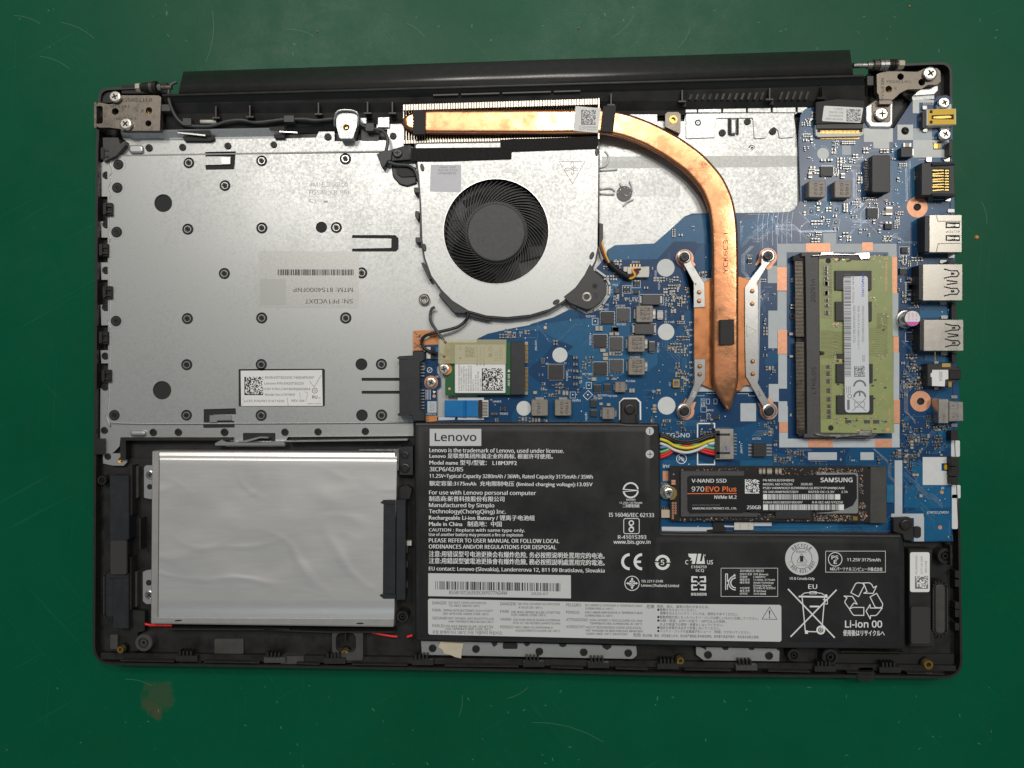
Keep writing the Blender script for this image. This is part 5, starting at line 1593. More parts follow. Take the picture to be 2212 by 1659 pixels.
# silkscreen words
ks = prints("silkscreen_text", B, "white_print")
def sw(f, s, x, y, w, h, rot=0):
    fr(f); txt(ks, s, x, y, w, h, 12.06, rot)
for q in (('I', "JFAN1", 635, 565, 68, 18), ('I', "PQ3", 470, 765, 46, 18), ('I', "PD1", 478, 867, 46, 17), ('I', "PD3", 478, 892, 46, 17), ('I', "PQ2", 575, 882, 44, 16), ('I', "PD2", 642, 880, 48, 17), ('I', "PL1001", 615, 905, 78, 16), ('I', "PQ1001", 352, 978, 78, 17),
          ('I', "PQ1009", 496, 946, 82, 17), ('I', "H6", 408, 936, 28, 17), ('I', "PJ5901", 238, 1038, 80, 17), ('I', "PU1003", 506, 1108, 80, 17), ('I', "PL1140"[:2] + "1140", 922, 1088, 84, 17), ('I', "PQ1006", 472, 1368, 82, 17), ('I', "PL1003", 622, 1364, 82, 16), ('I', "PL5902", 625, 1392, 82, 16),
          ('I', "PQ1003", 208, 1542, 84, 17), ('I', "PQ1004", 420, 1582, 84, 17), ('I', "PL1004", 586, 1602, 80, 17), ('I', "PQ1", 698, 702, 38, 15), ('I', "OC1", 1643, 508, 42, 16), ('M', "YC2", 945, 775, 42, 20, -90), ('M', "LC2", 1062, 690, 54, 20), ('M', "UC702", 1832, 1358, 92, 22),
          ('M', "PQ1007", 150, 885, 100, 20), ('M', "PQ1008", 258, 892, 100, 20), ('M', "PQ500", 105, 914, 90, 18), ('M', "Q3", 740, 842, 36, 20), ('M', "RPC2", 1338, 1048, 70, 20), ('M', "RPC1", 1266, 1162, 68, 20), ('M', "AK", 1144, 90, 34, 20), ('M', "AR", 1144, 172, 34, 20), ('M', "AY", 1144, 236, 34, 20), ('M', "BF", 1146, 335, 32, 20),
          ('M', "BK", 1146, 416, 32, 20), ('M', "BR", 1146, 526, 32, 20), ('M', "BY", 1148, 585, 32, 20), ('M', "CE", 1148, 665, 32, 20), ('L', "U4403", 1108, 952, 90, 20), ('L', "PD302", 1186, 1086, 86, 22), ('L', "PJ503", 1975, 942, 88, 20), ('L', "Q5", 1394, 200, 38, 20), ('L', "40", 1682, 540, 34, 18), ('L', "27", 1878, 536, 32, 18), ('L', "H1", 488, 682, 34, 22),
          ('N', "JCMOS2 JCMOS1", 1684, 1166, 240, 24), ('N', "J6", 1838, 900, 36, 22), ('N', "U4", 862, 596, 40, 18)):
    sw(*q)
for q in (('I', "PQ3504", 882, 795, 95, 16, -90), ('I', "PQ3505", 852, 725, 95, 16, -90), ('I', "PC1265", 942, 935, 86, 17, -90), ('I', "PC1100", 942, 1062, 84, 17, -90), ('I', "PC1142", 875, 1342, 84, 17, -90), ('I', "PQ1005", 284, 1278, 86, 17, -90), ('I', "PJ5", 505, 570, 38, 16, -90), ('I', "F4", 546, 560, 26, 15, -90),
          ('L', "JWLAN1", 1586, 388, 108, 20, -90), ('L', "PU5801", 1925, 715, 104, 18, -90), ('M', "JBATT1", 1722, 1508, 108, 20, -90), ('M', "RPC10", 1290, 1000, 90, 20, -90), ('M', "RPC12", 1318, 990, 82, 20, -90), ('M', "PQ501", 32, 1148, 84, 18, -90), ('J', "CS", 225, 1520, 40, 20, -90)):
    sw(*q)
sw('M', "FG5N0", 900, 1332, 250, 44); sw('O', "inc", 305, 392, 75, 40)
fr('E'); txt(ks, "M2XL3", 1462, 776, 130, 24, 12.06); txt(ks, "M2XL3", 1505, 1228, 130, 24, 12.06)
fr('M')
pline(sk, box(1235, 1182, 1420, 1628), 13, 12.06, True); pring(sk, 1060, 1565, 50, 57, 12.06); pline(sk, [(1022, 1525), (1098, 1605)], 7, 12.06); txt(ks, "Pb", 1030, 1588, 58, 42, 12.06)
for x, y, w, h in ((1348, 942, 34, 54), (1430, 942, 34, 54), (1302, 1028, 62, 58), (1352, 1100, 34, 54)):
    pline(sk, box(x - w / 2, y - h / 2, x + w / 2, y + h / 2), 3, 12.06, True)
pline(sk, [(1210, 880), (1305, 880), (1305, 870)], 3, 12.06); pline(sk, [(1668, 858), (1790, 858), (1790, 882), (1860, 882)], 3, 12.06); pline(sk, [(1330, 855), (1450, 855)], 3, 12.06)
pline(sk, [(388, 1138), (388, 955), (430, 910), (570, 910), (612, 950), (614, 1138)], 16, 12.06)
fr('I')
for q in ((592, 795, 74, 66), (675, 750, 72, 62)): pline(sk, box(q[0] - q[2] / 2, q[1] - q[3] / 2, q[0] + q[2] / 2, q[1] + q[3] / 2), 3, 12.06, True)
for q in ((363, 988, 486, 1096), (502, 955, 622, 1077), (299, 1186, 422, 1303), (440, 1207, 558, 1329), (299, 1426, 424, 1545), (440, 1403, 562, 1520), (700, 838, 912, 930), (640, 1093, 846, 1188)): pline(sk, box(*q), 3, 12.06, True)
fr('J')
for q in ((1385, 1138, 1495, 1230), (1452, 1525, 1562, 1615)): pline(sk, box(*q), 4, 12.06, True)
fr('K')
for q in ((1462, 30, 1558, 120), (1452, 575, 1565, 675)): pline(sk, box(*q), 4, 12.06, True)
fr('J'); pline(sk, [(1600, 200), (1600, 190), (1680, 190)], 3, 12.06); pline(sk, [(1760, 625), (1870, 625)], 3, 12.06)

# --- ports on the right edge
def port(name, f, x0, y0, x1, y1, z, feat, label):
    fr(f)
    root = MB()
    prism(None, rounded(box(x0, y0, x1, y1), 8), BZ, z, "port_shell", mb=root, bev=0.2)
    o = root.out(name, B); o["label"] = label; occ(x0 - 40, y0 - 10, x1, y1 + 10)
    feat(o, x0, y0, x1, y1, z)
    return o
def lugs(o, xs, y0, y1, z=12.6, s=30):
    for x in xs:
        for y in (y0, y1):
            prism("solder_lug", rounded(box(x - s * 1.2, y - s * .6, x + s * 1.2, y + s * .6), 10), BZ, z, "solder", o)
def usb_feat(o, x0, y0, x1, y1, z):
    prism("rear_housing", box(x0 - 40, y0 + 12, x0 + 6, y1 - 12), BZ, z - .3, "chip_black", o)
    h = y1 - y0
    m = MB()
    for s in (0.14, 0.62):
        ya, yb = y0 + h * s, y0 + h * (s + .36 if s < .5 else s + .24)
        for yy, dy in ((y0 + h * s, 18), (y0 + h * (s + .25), -18)):
            m.add(*line_geo([(x1 - 200, yy), (x1 - 130, yy + dy), (x1 - 60, yy + dy)], 14, z + .03), "deep_black")
        m.add(*line_geo([(x1 - 60, y0 + h * s + 18), (x1 - 38, y0 + h * (s + .125)), (x1 - 60, y0 + h * (s + .25) - 18)], 14, z + .03), "deep_black")
        m.add(*flat_geo(box(x1 - 128, y0 + h * (s + .095), x1 - 90, y0 + h * (s + .155)), z + .03), "hole_black")
    for yy, dy in ((y0 + h * .45, 14), (y0 + h * .56, -14)):
        m.add(*line_geo([(x1 - 170, yy), (x1 - 60, yy + dy)], 14, z + .03), "deep_black")
    m.out("spring_slots", o)
    for i in range(5):
        prism("contact_pin", box(x0 - 62, y0 + h * (.15 + .16 * i), x0 - 38, y0 + h * (.15 + .16 * i) + 14), BZ, 12.6, "solder", o)
    lugs(o, [x1 - 210], y0 - 26, y1 + 26)
port("usb_port", 'K', 1640, -168, 2075, 232, 18.0, usb_feat, "upper of the two silver USB ports with zigzag slots")
port("usb_port", 'K', 1650, 436, 2086, 780, 18.0, usb_feat, "lower of the two silver USB ports with zigzag slots")
def hdmi_feat(o, x0, y0, x1, y1, z):
    prism("rear_housing", box(x0 - 45, y0 + 12, x0 + 6, y1 - 12), BZ, z - .3, "chip_black", o)
    m = MB()
    for y in (905, 1045):
        m.add(*flat_geo(rounded(box(1890, y - 34, 2045, y + 30), 4), z + .03), "hole_black")
        m.add(*flat_geo([(1905, y - 20), (1990, y - 8), (1990, y + 6), (1905, y + 18)], z + .05), "port_shell"); m.add(*flat_geo(box(1995, y - 12, 2035, y + 12), z + .05), "nickel")
    m.add(*line_geo([(1790, 800), (1805, 860), (2050, 862)], 8, z + .03), "hinge_steel"); m.add(*line_geo([(1790, 1190), (1808, 1105), (2050, 1100)], 8, z + .03), "hinge_steel")
    m.out("latch_windows", o)
    k = prints("stamped_text", o, "gray_print"); txt(k, "ALLTOP", 2045, 962, 150, 22, z + .03, rot=180)
    lugs(o, [1950], 745, 1240)
port("hdmi_port", 'J', 1710, 788, 2068, 1200, 18.0, hdmi_feat, "silver HDMI port with two spring windows below the network port")
# usb-c style small port
fr('K')
o = prism("video_port", rounded([(1925, 1320), (2085, 1330), (2088, 1545), (1925, 1550)], 12), BZ, 17.0, "port_shell", B, bev=.3, label="small silver port nearest the lower screw ring")
prism("rear_shell", rounded(box(1812, 1300, 1922, 1568), 8), BZ, 17.2, "port_shell", o, bev=.2)
k = prints("stamped_text", o, "gray_print"); txt(k, "08AF", 1860, 1465, 95, 24, 17.25, rot=90)
for y in (1375, 1495):
    ptin(k, rounded(box(1965, y - 10, 1990, y + 10), 4), 17.05)
    pline(k, [(1940, y - 34), (2020, y - 34), (2025, y + 34), (1940, y + 34)], 4, 17.05)
lugs(o, [1985], 1280, 1588, s=28); occ(1790, 1290, 2085, 1575)
for i in range(12): pass
m = MB()
for i in range(12): prism(None, box(1775, 1345 + i * 17, 1812, 1353 + i * 17), BZ, 12.5, "solder", mb=m)
q = m.out("contact_pins", o); q["kind"] = "stuff"
# headphone jack
o = prism("audio_jack", rounded([(1690, 915), (1980, 915), (1990, 945), (2050, 960), (2062, 1085), (2000, 1110), (1960, 1165), (1690, 1165)], 10), BZ, 16.6, "chip_black", B, bev=.3, label="black audio jack with a pale tag reading 2005A")
prism("barrel", rounded(box(1930, 985, 2060, 1090), 10), 16.0, 17.4, "deep_black", o, bev=.3)
prism("paper_tag", [(1745, 985), (1918, 985), (1922, 1085), (1885, 1090), (1880, 1165), (1742, 1160), (1740, 1065), (1725, 1060), (1728, 1020), (1742, 1018)], 16.62, 16.75, "bright_label", o)
k = prints("tag_text", o, "gray_print"); txt(k, "2005A", 1820, 1000, 108, 34, 16.78, rot=90)
for q in (box(1850, 915, 1942, 955), box(1920, 1115, 1955, 1170)): prism("contact_tab", q, 15, 16.8, "gold", o)
lugs(o, [1790], 905, 1185, s=20); occ(1660, 905, 2050, 1175)
# network port
fr('J')
o = prism("network_port", rounded([(1625, 225), (1750, 215), (1985, 205), (1995, 590), (1745, 580), (1625, 580)], 6), BZ, 17.0, "chip_black", B, bev=.3, holes=None, label="black network socket with a row of gold contacts")
prism("socket_well", box(1745, 285, 1935, 530), 17.0, 17.05, "deep_black", o)
m = MB()
for i in range(8):
    y = 300 + i * 30
    m.add(*flat_geo([(1748, y + (10 if i % 2 else 0)), (1870, y), (1870, y + 11), (1748, y + 14 + (8 if i % 2 else 0))], 17.1), "gold"); m.add(*flat_geo(box(1882, y + 2, 1925, y + 15), 17.1), "gold")
q = m.out("contacts", o)
prism("side_wing", [(1745, 225), (1985, 222), (1995, 240), (1745, 255)], 17.02, 17.8, "deep_black", o); prism("side_wing", [(1745, 555), (1990, 560), (2000, 590), (1745, 582)], 17.02, 17.8, "deep_black", o)
for i in range(5): prism("contact_pin", box(1600, 325 + i * 52, 1628, 345 + i * 52), BZ, 12.8, "solder", o)
for x, y in ((1710, 185), (1905, 182), (1725, 615), (1915, 615)): prism("solder_lug", rounded(box(x - 28, y - 22, x + 28, y + 26), 8), BZ, 13, "nickel", o)
occ(1590, 170, 1990, 640)
# power socket
fr('E')
o = prism("power_socket", rounded([(1505, 838), (1895, 828), (1897, 1042), (1505, 1052)], 8), BZ, 15.4, "cream_plastic", B, bev=.2, label="yellow and cream power socket held by two screws")
prism("yellow_body", [(1525, 842), (1882, 834), (1884, 1034), (1525, 1042)], 15.4, 15.52, "port_yellow", o)
prism("pin_slot", [(1568, 918), (1862, 905), (1862, 972), (1568, 968)], 15.52, 15.56, "deep_black", o)
prism("center_pin", rounded([(1590, 935), (1690, 925), (1800, 920), (1835, 930), (1830, 955), (1700, 965), (1590, 960)], 8), 15.56, 15.9, "gold", o, bev=.1)
for y in (870, 1008): prism("latch_hole", box(1545, y - 20, 1582, y + 20), 15.52, 15.58, "deep_black", o)
prism("rear_housing", rounded(box(1452, 860, 1510, 1080), 8), BZ, 14.5, "chip_black", o)
for x, y in ((1480, 815), (1448, 966), (1485, 1110)): prism("contact_pin", rounded(box(x - 28, y - 24, x + 28, y + 24), 8), BZ, 12.9, "solder", o)
prism("screw_tab", rounded([(1645, 770), (1830, 770), (1830, 835), (1645, 832)], 10), BZ, 13.2, "silk_white", o); prism("screw_tab", rounded([(1690, 1050), (1805, 1050), (1805, 1110), (1690, 1110)], 6), BZ, 13.2, "silk_white", o)
screw(1743, 748, 76, 14.6, B, rot=25); screw(1755, 1165, 78, 14.8, B, rot=60); occ(1430, 660, 1850, 1240)
lathe("hole_post", 1228, 1118, [(dl(52), 12.06), (dl(46), 12.5), (dl(28), 13.2), (dl(20), 13.2), (dl(16), 12.6), (0.05, 12.6)], "black_plastic", B, n=20)
fr('E'); m = MB()
for q, mt in ((box(1590, 1265, 1700, 1370), "board_blue"), (box(1600, 1290, 1650, 1355), "gold"), (box(1655, 1290, 1690, 1355), "port_yellow"), (box(1590, 1265, 1640, 1282), "silk_white"), (box(1745, 1295, 1778, 1350), "ferrite"), (box(1705, 1268, 1790, 1370), "board_blue")):
    prism(None, q, 12.06, 12.5 if mt != "board_blue" else 12.1, mt, mb=m)
m.out("status_light", B)
fr('N'); m = MB()
for q, mt in ((box(1845, 620, 1945, 702), "board_blue"), (box(1878, 635, 1905, 688), "port_yellow"), (box(1912, 640, 1940, 690), "ferrite")):
    prism(None, q, 12.06, 12.5 if mt != "board_blue" else 12.1, mt, mb=m)
m.out("status_light", B)
# electrolytic capacitor, standing up
fr('K')
cap = MB()
R = dl(88)
lathe(None, 1528, 425, [(R * 1.12, 12), (R * 1.12, 13.2), (R * .98, 13.3), (R * .94, 13.8), (R, 14.2), (R, 17.5), (R * .93, 18.0), (0.05, 18.0)], "nickel", mb=cap, n=30)
o = cap.out("can_capacitor", B, smooth=False); o["label"] = "upright silver can capacitor with a pink printed top"
k = prints("top_paper", o, "bright_label"); ptin(k, circ(1528, 425, 82, 28), 18.03)
k = prints("pink_mark", o, "magenta"); ptin(k, [(1528 + 82 * math.cos(t), 425 + 82 * math.sin(t)) for t in [0.45 + i * (2.69 - 0.45) / 12 for i in range(13)]], 18.05)
for i, s in enumerate(("6.3V", "G 220", "EAA25")): txt(k, s, 1582 - i * 42, 445, 80, 18, 18.06, rot=-90)
prism("capacitor_base", rounded(box(1385, 330, 1560, 515), 20), BZ, 12.9, "deep_black", o); occ(1375, 330, 1600, 520)
# battery socket
fr('M')
o = prism("battery_socket", rounded([(1425, 1235), (1628, 1238), (1632, 1572), (1430, 1575)], 6), BZ, 15.0, "port_shell", B, bev=.15, label="steel battery socket with two black channels")
prism("housing", box(1425, 1260, 1478, 1560), 15.0, 15.2, "chip_black", o)
for q in (box(1440, 1290, 1588, 1314), box(1440, 1492, 1590, 1515)): prism("channel", q, 15.0, 15.2, "chip_black", o)
prism("marker_dot", rounded([(1534, 1432), (1552, 1432), (1558, 1475), (1540, 1478)], 6), 15.0, 15.03, "blue_print", o)
for i in range(7): prism("contact_pin", box(1630, 1295 + i * 36, 1662, 1308 + i * 36), BZ, 12.6, "solder", o)
occ(1420, 1230, 1665, 1580)
# fan socket
fr('I')
o = prism("fan_socket", rounded([(600, 598), (750, 598), (755, 640), (790, 640), (785, 688), (640, 688), (600, 660)], 4), BZ, 14.2, "cream_plastic", B, bev=.1, label="small cream fan socket")
prism("wing", box(565, 598, 602, 640), BZ, 13.6, "cream_plastic", o); prism("wing", box(748, 596, 788, 640), BZ, 13.6, "cream_plastic", o)
for i in range(4): prism("contact_pin", box(622 + i * 26, 575, 634 + i * 26, 600), BZ, 12.8, "gold", o)
occ(560, 570, 795, 700)
# display cable socket
fr('E')
o = prism("display_socket", rounded([(35, 1030), (672, 1030), (675, 1165), (630, 1195), (75, 1205), (40, 1180)], 6), BZ, 13.4, "cream_plastic", B, bev=.1, label="wide cream display cable socket with fine gold contacts")
prism("latch_bar", box(50, 1035, 668, 1092), 13.4, 14.0, "gray_plastic", o)
m = MB()
prism(None, box(60, 1100, 655, 1140), 13.4, 13.45, "deep_black", mb=m)
for i in range(30):
    x = 105 + i * 17.2
    prism(None, box(x, 1118, x + 8, 1160), 13.45, 13.6, "gold", mb=m); prism(None, box(x, 1205, x + 8, 1232), BZ, 12.4, "gold", mb=m)
q = m.out("contacts", o); q["kind"] = "stuff"; occ(30, 1020, 680, 1235)
# memory socket
fr('K')
fr('D')
SO = Dq('J', [(322, 1200), (512, 1200), (510, 1240)]) + Dq('K', [(512, 60), (520, 1000)]) + Dq('N', [(528, 292), (900, 318), (900, 338), (350, 338), (350, 305), (384, 300)]) + Dq('K', [(378, 800), (368, 0)]) + Dq('J', [(362, 1240), (322, 1240)])
o = prism("memory_socket", SO, BZ, 16.2, "chip_gray", B, label="long dark memory socket with a row of pins down its left side")
ms = o
m = MB()
for i in range(130):
    if 58 < i < 63: continue
    t = i / 130
    x = 1717 + 4.2 * t; y = 553 + t * 385
    prism(None, box(x, y, x + 18, y + 1.5), 13.0, 14.8, "hinge_steel", mb=m)
    prism(None, box(x - 3, y, x + 4, y + 1.2), BZ, 12.4, "solder", mb=m)
q = m.out("solder_pins", o); q["kind"] = "stuff"
prism("pin_bed", [(1718, 552), (1737, 552), (1742, 940), (1722, 940)], BZ, 13.2, "deep_black", o); occ(0, 0, 0, 0)
OCC.append((1712, 545, 1935, 945))
for y0, y1, f in ((1232, 1290, 'J'), (250, 325, 'N')):
    fr(f); x = 232 if f == 'J' else 288
    prism("end_block", rounded(box(x, y0, x + 120, y1), 8), BZ, 15.0, "deep_black", o)
k = prints("moulded_text", ms, "deep_black")
fr('K'); txt(k, "LTK6-0S", 480, 1245, 290, 48, 16.24, rot=-90); txt(k, "20291n", 470, 250, 250, 48, 16.24, rot=-90)
m = MB()
for i in range(86):
    t = i / 86
    if 38 < i < 42: continue
    x = 1774 + 1.5 * t; y = 560 + t * 366
    prism(None, box(x - 4.5, y, x + 4.5, y + 2.4), 16.5, 16.6, "gold", mb=m)
q = m.out("gold_contacts", ms); q["kind"] = "stuff"
fr('J')
prism("latch_arm", rounded([(440, 1225), (530, 1222), (530, 1195), (670, 1190), (672, 1210), (900, 1215), (920, 1200), (1060, 1195), (1072, 1250), (1060, 1270), (965, 1278), (940, 1230), (672, 1228), (670, 1225), (440, 1240)], 4), 15, 17.2, "nickel", ms, bev=.2)
prism("latch_base", [(510, 1236), (960, 1236), (1075, 1262), (1060, 1285), (845, 1285), (845, 1265), (640, 1262), (510, 1270)], 12.5, 16.6, "chip_gray", ms)
fr('N')
prism("latch_arm", rounded([(465, 295), (550, 295), (560, 305), (700, 305), (940, 298), (945, 265), (980, 258), (1090, 258), (1095, 300), (1075, 325), (945, 320), (700, 345), (690, 330), (560, 330), (465, 308)], 4), 15, 17.2, "nickel", ms, bev=.2)
prism("latch_base", [(530, 292), (870, 292), (870, 262), (935, 240), (1110, 245), (1160, 290), (1100, 345), (350, 340), (350, 300)], 12.5, 16.0, "chip_gray", ms)
# wifi socket
fr('L')
o = prism("wireless_socket", rounded([(1302, 292), (1455, 292), (1455, 868), (1302, 870)], 4), BZ, 15.6, "chip_gray", B, bev=.15, label="dark socket holding the wireless card")
o.data.materials.clear(); o.data.materials.append(MATS["connector_black"])
m = MB()
for i in range(38):
    y = 320 + i * 14
    if 14 < i < 18: continue
    prism(None, box(1455, y, 1492, y + 7), BZ, 13, "gold" if i % 3 else "solder", mb=m)
q = m.out("solder_pins", o); q["kind"] = "stuff"
for y in (292, 835): prism("solder_lug", box(1455, y, 1490, y + 34), BZ, 13.4, "solder", o)
occ(590, 262, 1500, 880); occ(1300, 880, 1400, 930)
# ssd socket
fr('N')
o = prism("ssd_socket", rounded([(1072, 658), (1245, 658), (1248, 1272), (1068, 1272)], 4), BZ, 15.0, "gray_plastic", B, bev=.15, label="grey socket holding the solid state drive")
prism("side_shell", box(1248, 858, 1325, 1048), BZ, 13.0, "board_trace", o)
fr('D'); OCC.append((1430, 1004, 1925, 1135))
# ribbon connector
fr('L')
o = prism("ribbon_socket", box(950, 928, 1058, 1112), BZ, 13.6, "cream_plastic", B, label="cream ribbon socket with a black latch")
prism("latch", box(950, 925, 992, 1116), 13.6, 14.2, "deep_black", o)
m = MB()
for i in range(10): prism(None, box(975, 948 + i * 16, 1052, 956 + i * 16), 13.6, 13.8, "chip_gray", mb=m)
q = m.out("contacts", o); occ(700, 900, 1060, 1140)
# keypads of the stand-off screws at the battery
fr('M'); occ(380, 890, 625, 1170); occ(1180, 0, 1930, 1060); OCC.append((1495, 640, 1620, 850)); OCC.append((0, 0, 942, 2000)); OCC.append((890, 912, 1428, 1400)); OCC.append((1530, 440, 1600, 700))
fr('J'); occ(1440, -40, 1540, 40)
OCC.append((1425, 945, 1545, 1000)); OCC.append((1470, 540, 1500, 600))
fr('O'); occ(230, 550, 500, 760)
# small beige header
o = prism("beige_header", box(288, 852, 380, 936), BZ, 14, "beige_plastic", B); 
for i in range(4): prism("contact_pin", box(298 + i * 20, 820, 304 + i * 20, 852), BZ, 13, "gold", o)

# tracks, vias and tiny parts, laid at random in the free areas
rt = random.Random(21)
kt = prints("tracks", B, "board_trace"); kt2 = prints("track_lines", B, "board_line"); kt3 = prints("sheen_tracks", B, "trace_sheen")
fr('D')
SHEEN_AREAS = [(1730, 250, 1945, 545), (1600, 430, 1740, 545), (1930, 560, 1985, 1160), (1700, 945, 1930, 1010), (1620, 960, 1720, 1010), (1620, 600, 1712, 960)]  # board's lamp sheen put into paler track colour within these areas
def shiny(x, y): return any(a < x < c and b < y < e for a, b, c, e in SHEEN_AREAS)
dirs = [(1, 0), (.707, .707), (0, 1), (-.707, .707), (-1, 0), (-.707, -.707), (0, -1), (.707, -.707)]
cnt = 0
for _ in range(2600):
    x, y = rt.uniform(945, 2070), rt.uniform(235, 1165)
    sh = shiny(x, y)
    if (not sh and _ > 1200) or not inside((x, y), BOARD) or not free(x, y, 2): continue
    n = rt.choice((1, 2, 3, 4, 6)) if sh else rt.choice((1, 1, 2, 3, 5))
    di = rt.randrange(8); pts = [(x, y)]
    for s in range(rt.choice((1, 2, 3))):
        L = rt.uniform(8, 45)
        dx, dy = dirs[di % 8]
        pts.append((pts[-1][0] + dx * L, pts[-1][1] + dy * L)); di += rt.choice((-1, 1))
    gap = rt.choice((2.3, 2.8, 3.4)); w = rt.uniform(.55, 1.0)
    ox, oy = -dirs[di % 8][1], dirs[di % 8][0]
    for k in range(n):
        q = [(a + ox * gap * k, b + oy * gap * k) for a, b in pts]
        ok = all(inside(p, BOARD) and free(p[0], p[1]) for p in q) and all(inside(((a[0] + b[0]) / 2, (a[1] + b[1]) / 2), BOARD) and free((a[0] + b[0]) / 2, (a[1] + b[1]) / 2) for a, b in zip(q, q[1:]))
        if ok:
            kk = (kt3 if rt.random() < .45 else kt2) if sh else (kt2 if rt.random() < .35 else kt)
            pline(kk, q, w, 12.03 + 0.004 * (cnt % 4)); cnt += 1
# sheen-toned bundle running down from the network area to the processor
for i in range(16):
    x = 1632 + i * 5.2
    pline(kt3 if i % 2 else kt2, [(x + 3, 458), (x, 478), (x, 520 + (i % 5) * 5)], 1.0, 12.045)
fr('J')
for dx in (0, 14, 40, 54): pline(kt3, [(1450 + dx, 200), (1462 + dx, 640)], 5, 12.045)
for k in range(3): pline(kt3, [(884 + k * 16, 300), (884 + k * 16, 600 - k * 4), (975 + k * 10, 700 - k * 10)], 5, 12.045)
for k in range(4): pline(kt3, [(40, 905 + k * 16), (240, 905 + k * 16), (310, 965 + k * 5), (700, 960 + k * 4)], 4, 12.045)
pline(kt3, [(1650, 1110), (1585, 1180), (1580, 1370)], 12, 12.045)
fr('K')
for k in range(4): pline(kt3, [(1560 + k * 8, 1060 + k * 16), (1440 + k * 12, 1150 + k * 12), (1440 + k * 12, 1440), (1560, 1530 + k * 14)], 5, 12.045)
fr('N')
for k in range(3): pline(kt3, [(1100 + k * 8, 460 + k * 2), (1265 + k * 14, 620), (1265 + k * 14, 760), (1330, 830 - k * 14)], 5, 12.045)
fr('I')
for k in range(3): pline(kt2, [(1590 + k * 3, 410 + k * 10), (1690, 300 + k * 14), (1800, 295 + k * 14), (1870, 215 + k * 14)], 6, 12.045)
for k in range(7): pline(kt2, [(905 + k * 22, 1240), (905 + k * 22, 1290), (1040 + k * 14, 1430 - k * 18)], 4, 12.045)
pline(kt2, [(970, 430), (1010, 405), (960, 470), (960, 730), (985, 760), (985, 1040)][2:], 4, 12.045)
fr('L')
pline(kt2, [(1600, 110), (1720, 290), (1830, 275), (2000, 105), (2085, 100)], 6, 12.045); pline(kt2, [(1400, 158), (1600, 160), (1740, 265)], 5, 12.045)
lathe("test_point", 1678, 137, [(dl(36), 12.0), (dl(36), 12.05), (0.05, 12.05)], "board_pour", B, n=18); lathe("test_point", 1678, 137, [(dl(17), 12.05), (dl(17), 12.12), (0.05, 12.12)], "copper_pad", B, n=14)
# vias and scattered tiny parts
mv, mp = MB(), MB()
fr('D')
def tiny(x, y, ang, w, h, body):
    q = box(x - w, y - h, x + w, y + h) if ang else box(x - h, y - w, x + h, y + w)
    prism(None, q, BZ, 12.55, "solder", mb=mp)
    q = box(x - w * .5, y - h * 1.02, x + w * .5, y + h * 1.02) if ang else box(x - h * 1.02, y - w * .5, x + h * 1.02, y + w * .5)
    prism(None, q, 12.0, 12.58, body, mb=mp)
DENSE = [(1735, 240, 1945, 545, 250), (1445, 600, 1500, 760, 60), (1320, 570, 1460, 650, 60), (1935, 540, 1985, 720, 60), (1160, 770, 1290, 860, 90), (1630, 880, 1720, 1000, 70), (1660, 960, 1960, 1010, 60), (1420, 840, 1560, 940, 50), (1270, 560, 1330, 900, 40),
         (1930, 900, 2060, 1010, 110), (1940, 760, 1990, 860, 50), (960, 900, 1420, 912, 20), (1080, 710, 1140, 740, 14), (1600, 600, 1660, 900, 60), (950, 240, 2060, 1160, 160), (1500, 585, 1540, 610, 12), (1455, 770, 1500, 850, 20)]
placed = []
for x0, y0, x1, y1, n in DENSE:
    for _ in range(n):
        x, y = rt.uniform(x0, x1), rt.uniform(y0, y1)
        if not inside((x, y), BOARD) or not free(x, y, 2.5): continue
        ang = rt.random() < .5
        row = rt.choice((1, 1, 2, 3, 4)); w, h = rt.choice(((3.2, 1.6), (2.6, 1.3), (4.2, 2.3)))
        for k in range(row):
            xx, yy = (x, y + k * h * 2.9) if ang else (x + k * h * 2.9, y)
            if inside((xx, yy), BOARD) and free(xx, yy, 2.5) and all(abs(xx - a) + abs(yy - b) > 4.5 for a, b in placed[-400:]):
                tiny(xx, yy, ang, w, h, rt.choice(("ceramic", "chip_black", "chip_gray", "chip_black", "ferrite"))); placed.append((xx, yy))
for _ in range(1500):
    x, y = rt.uniform(950, 2060), rt.uniform(240, 1160)
    if inside((x, y), BOARD) and free(x, y):
        m = "solder" if shiny(x, y) else rt.choice(("board_line", "white_print", "hole_black"))
        mv.add(*flat_geo(circ(x, y, rt.uniform(.8, 1.4), 6), 12.062), m)
o = mp.out("tiny_components", B); o["kind"] = "stuff"
o = mv.out("vias", B); o["kind"] = "stuff"
# ------------------------------------------------------------------ memory module
fr('D')
ram = thing("memory_module", "green memory module with four black chips under a long white label", "memory module", (1850, 740), z=15)
RB = Dq('J', [(512, 1236), (1295, 1236), (1308, 1260)]) + Dq('K', [(1308, 0), (1325, 1400)]) + Dq('N', [(1330, 280), (1318, 292), (870, 290), (530, 286)]) + Dq('K', [(520, 830), (560, 826), (575, 803), (560, 785), (520, 778)])
fr('D')
prism("board", RB, 15.5, 16.5, "ram_green", ram)
for f, y0, y1, x0, x1 in (('J', 1398, 1608, 690, 1085), ('K', 242, 452, 692, 1088), ('K', 920, 1124, 702, 1098), ('K', 1262, 1464, 708, 1104)):
    fr(f); prism("memory_chip", box(x0, y0, x1, y1), 16.5, 17.5, "chip_black", ram, bev=.08)
fr('K')
prism("small_chip", box(712, 808, 778, 858), 16.5, 17.1, "chip_black", ram)
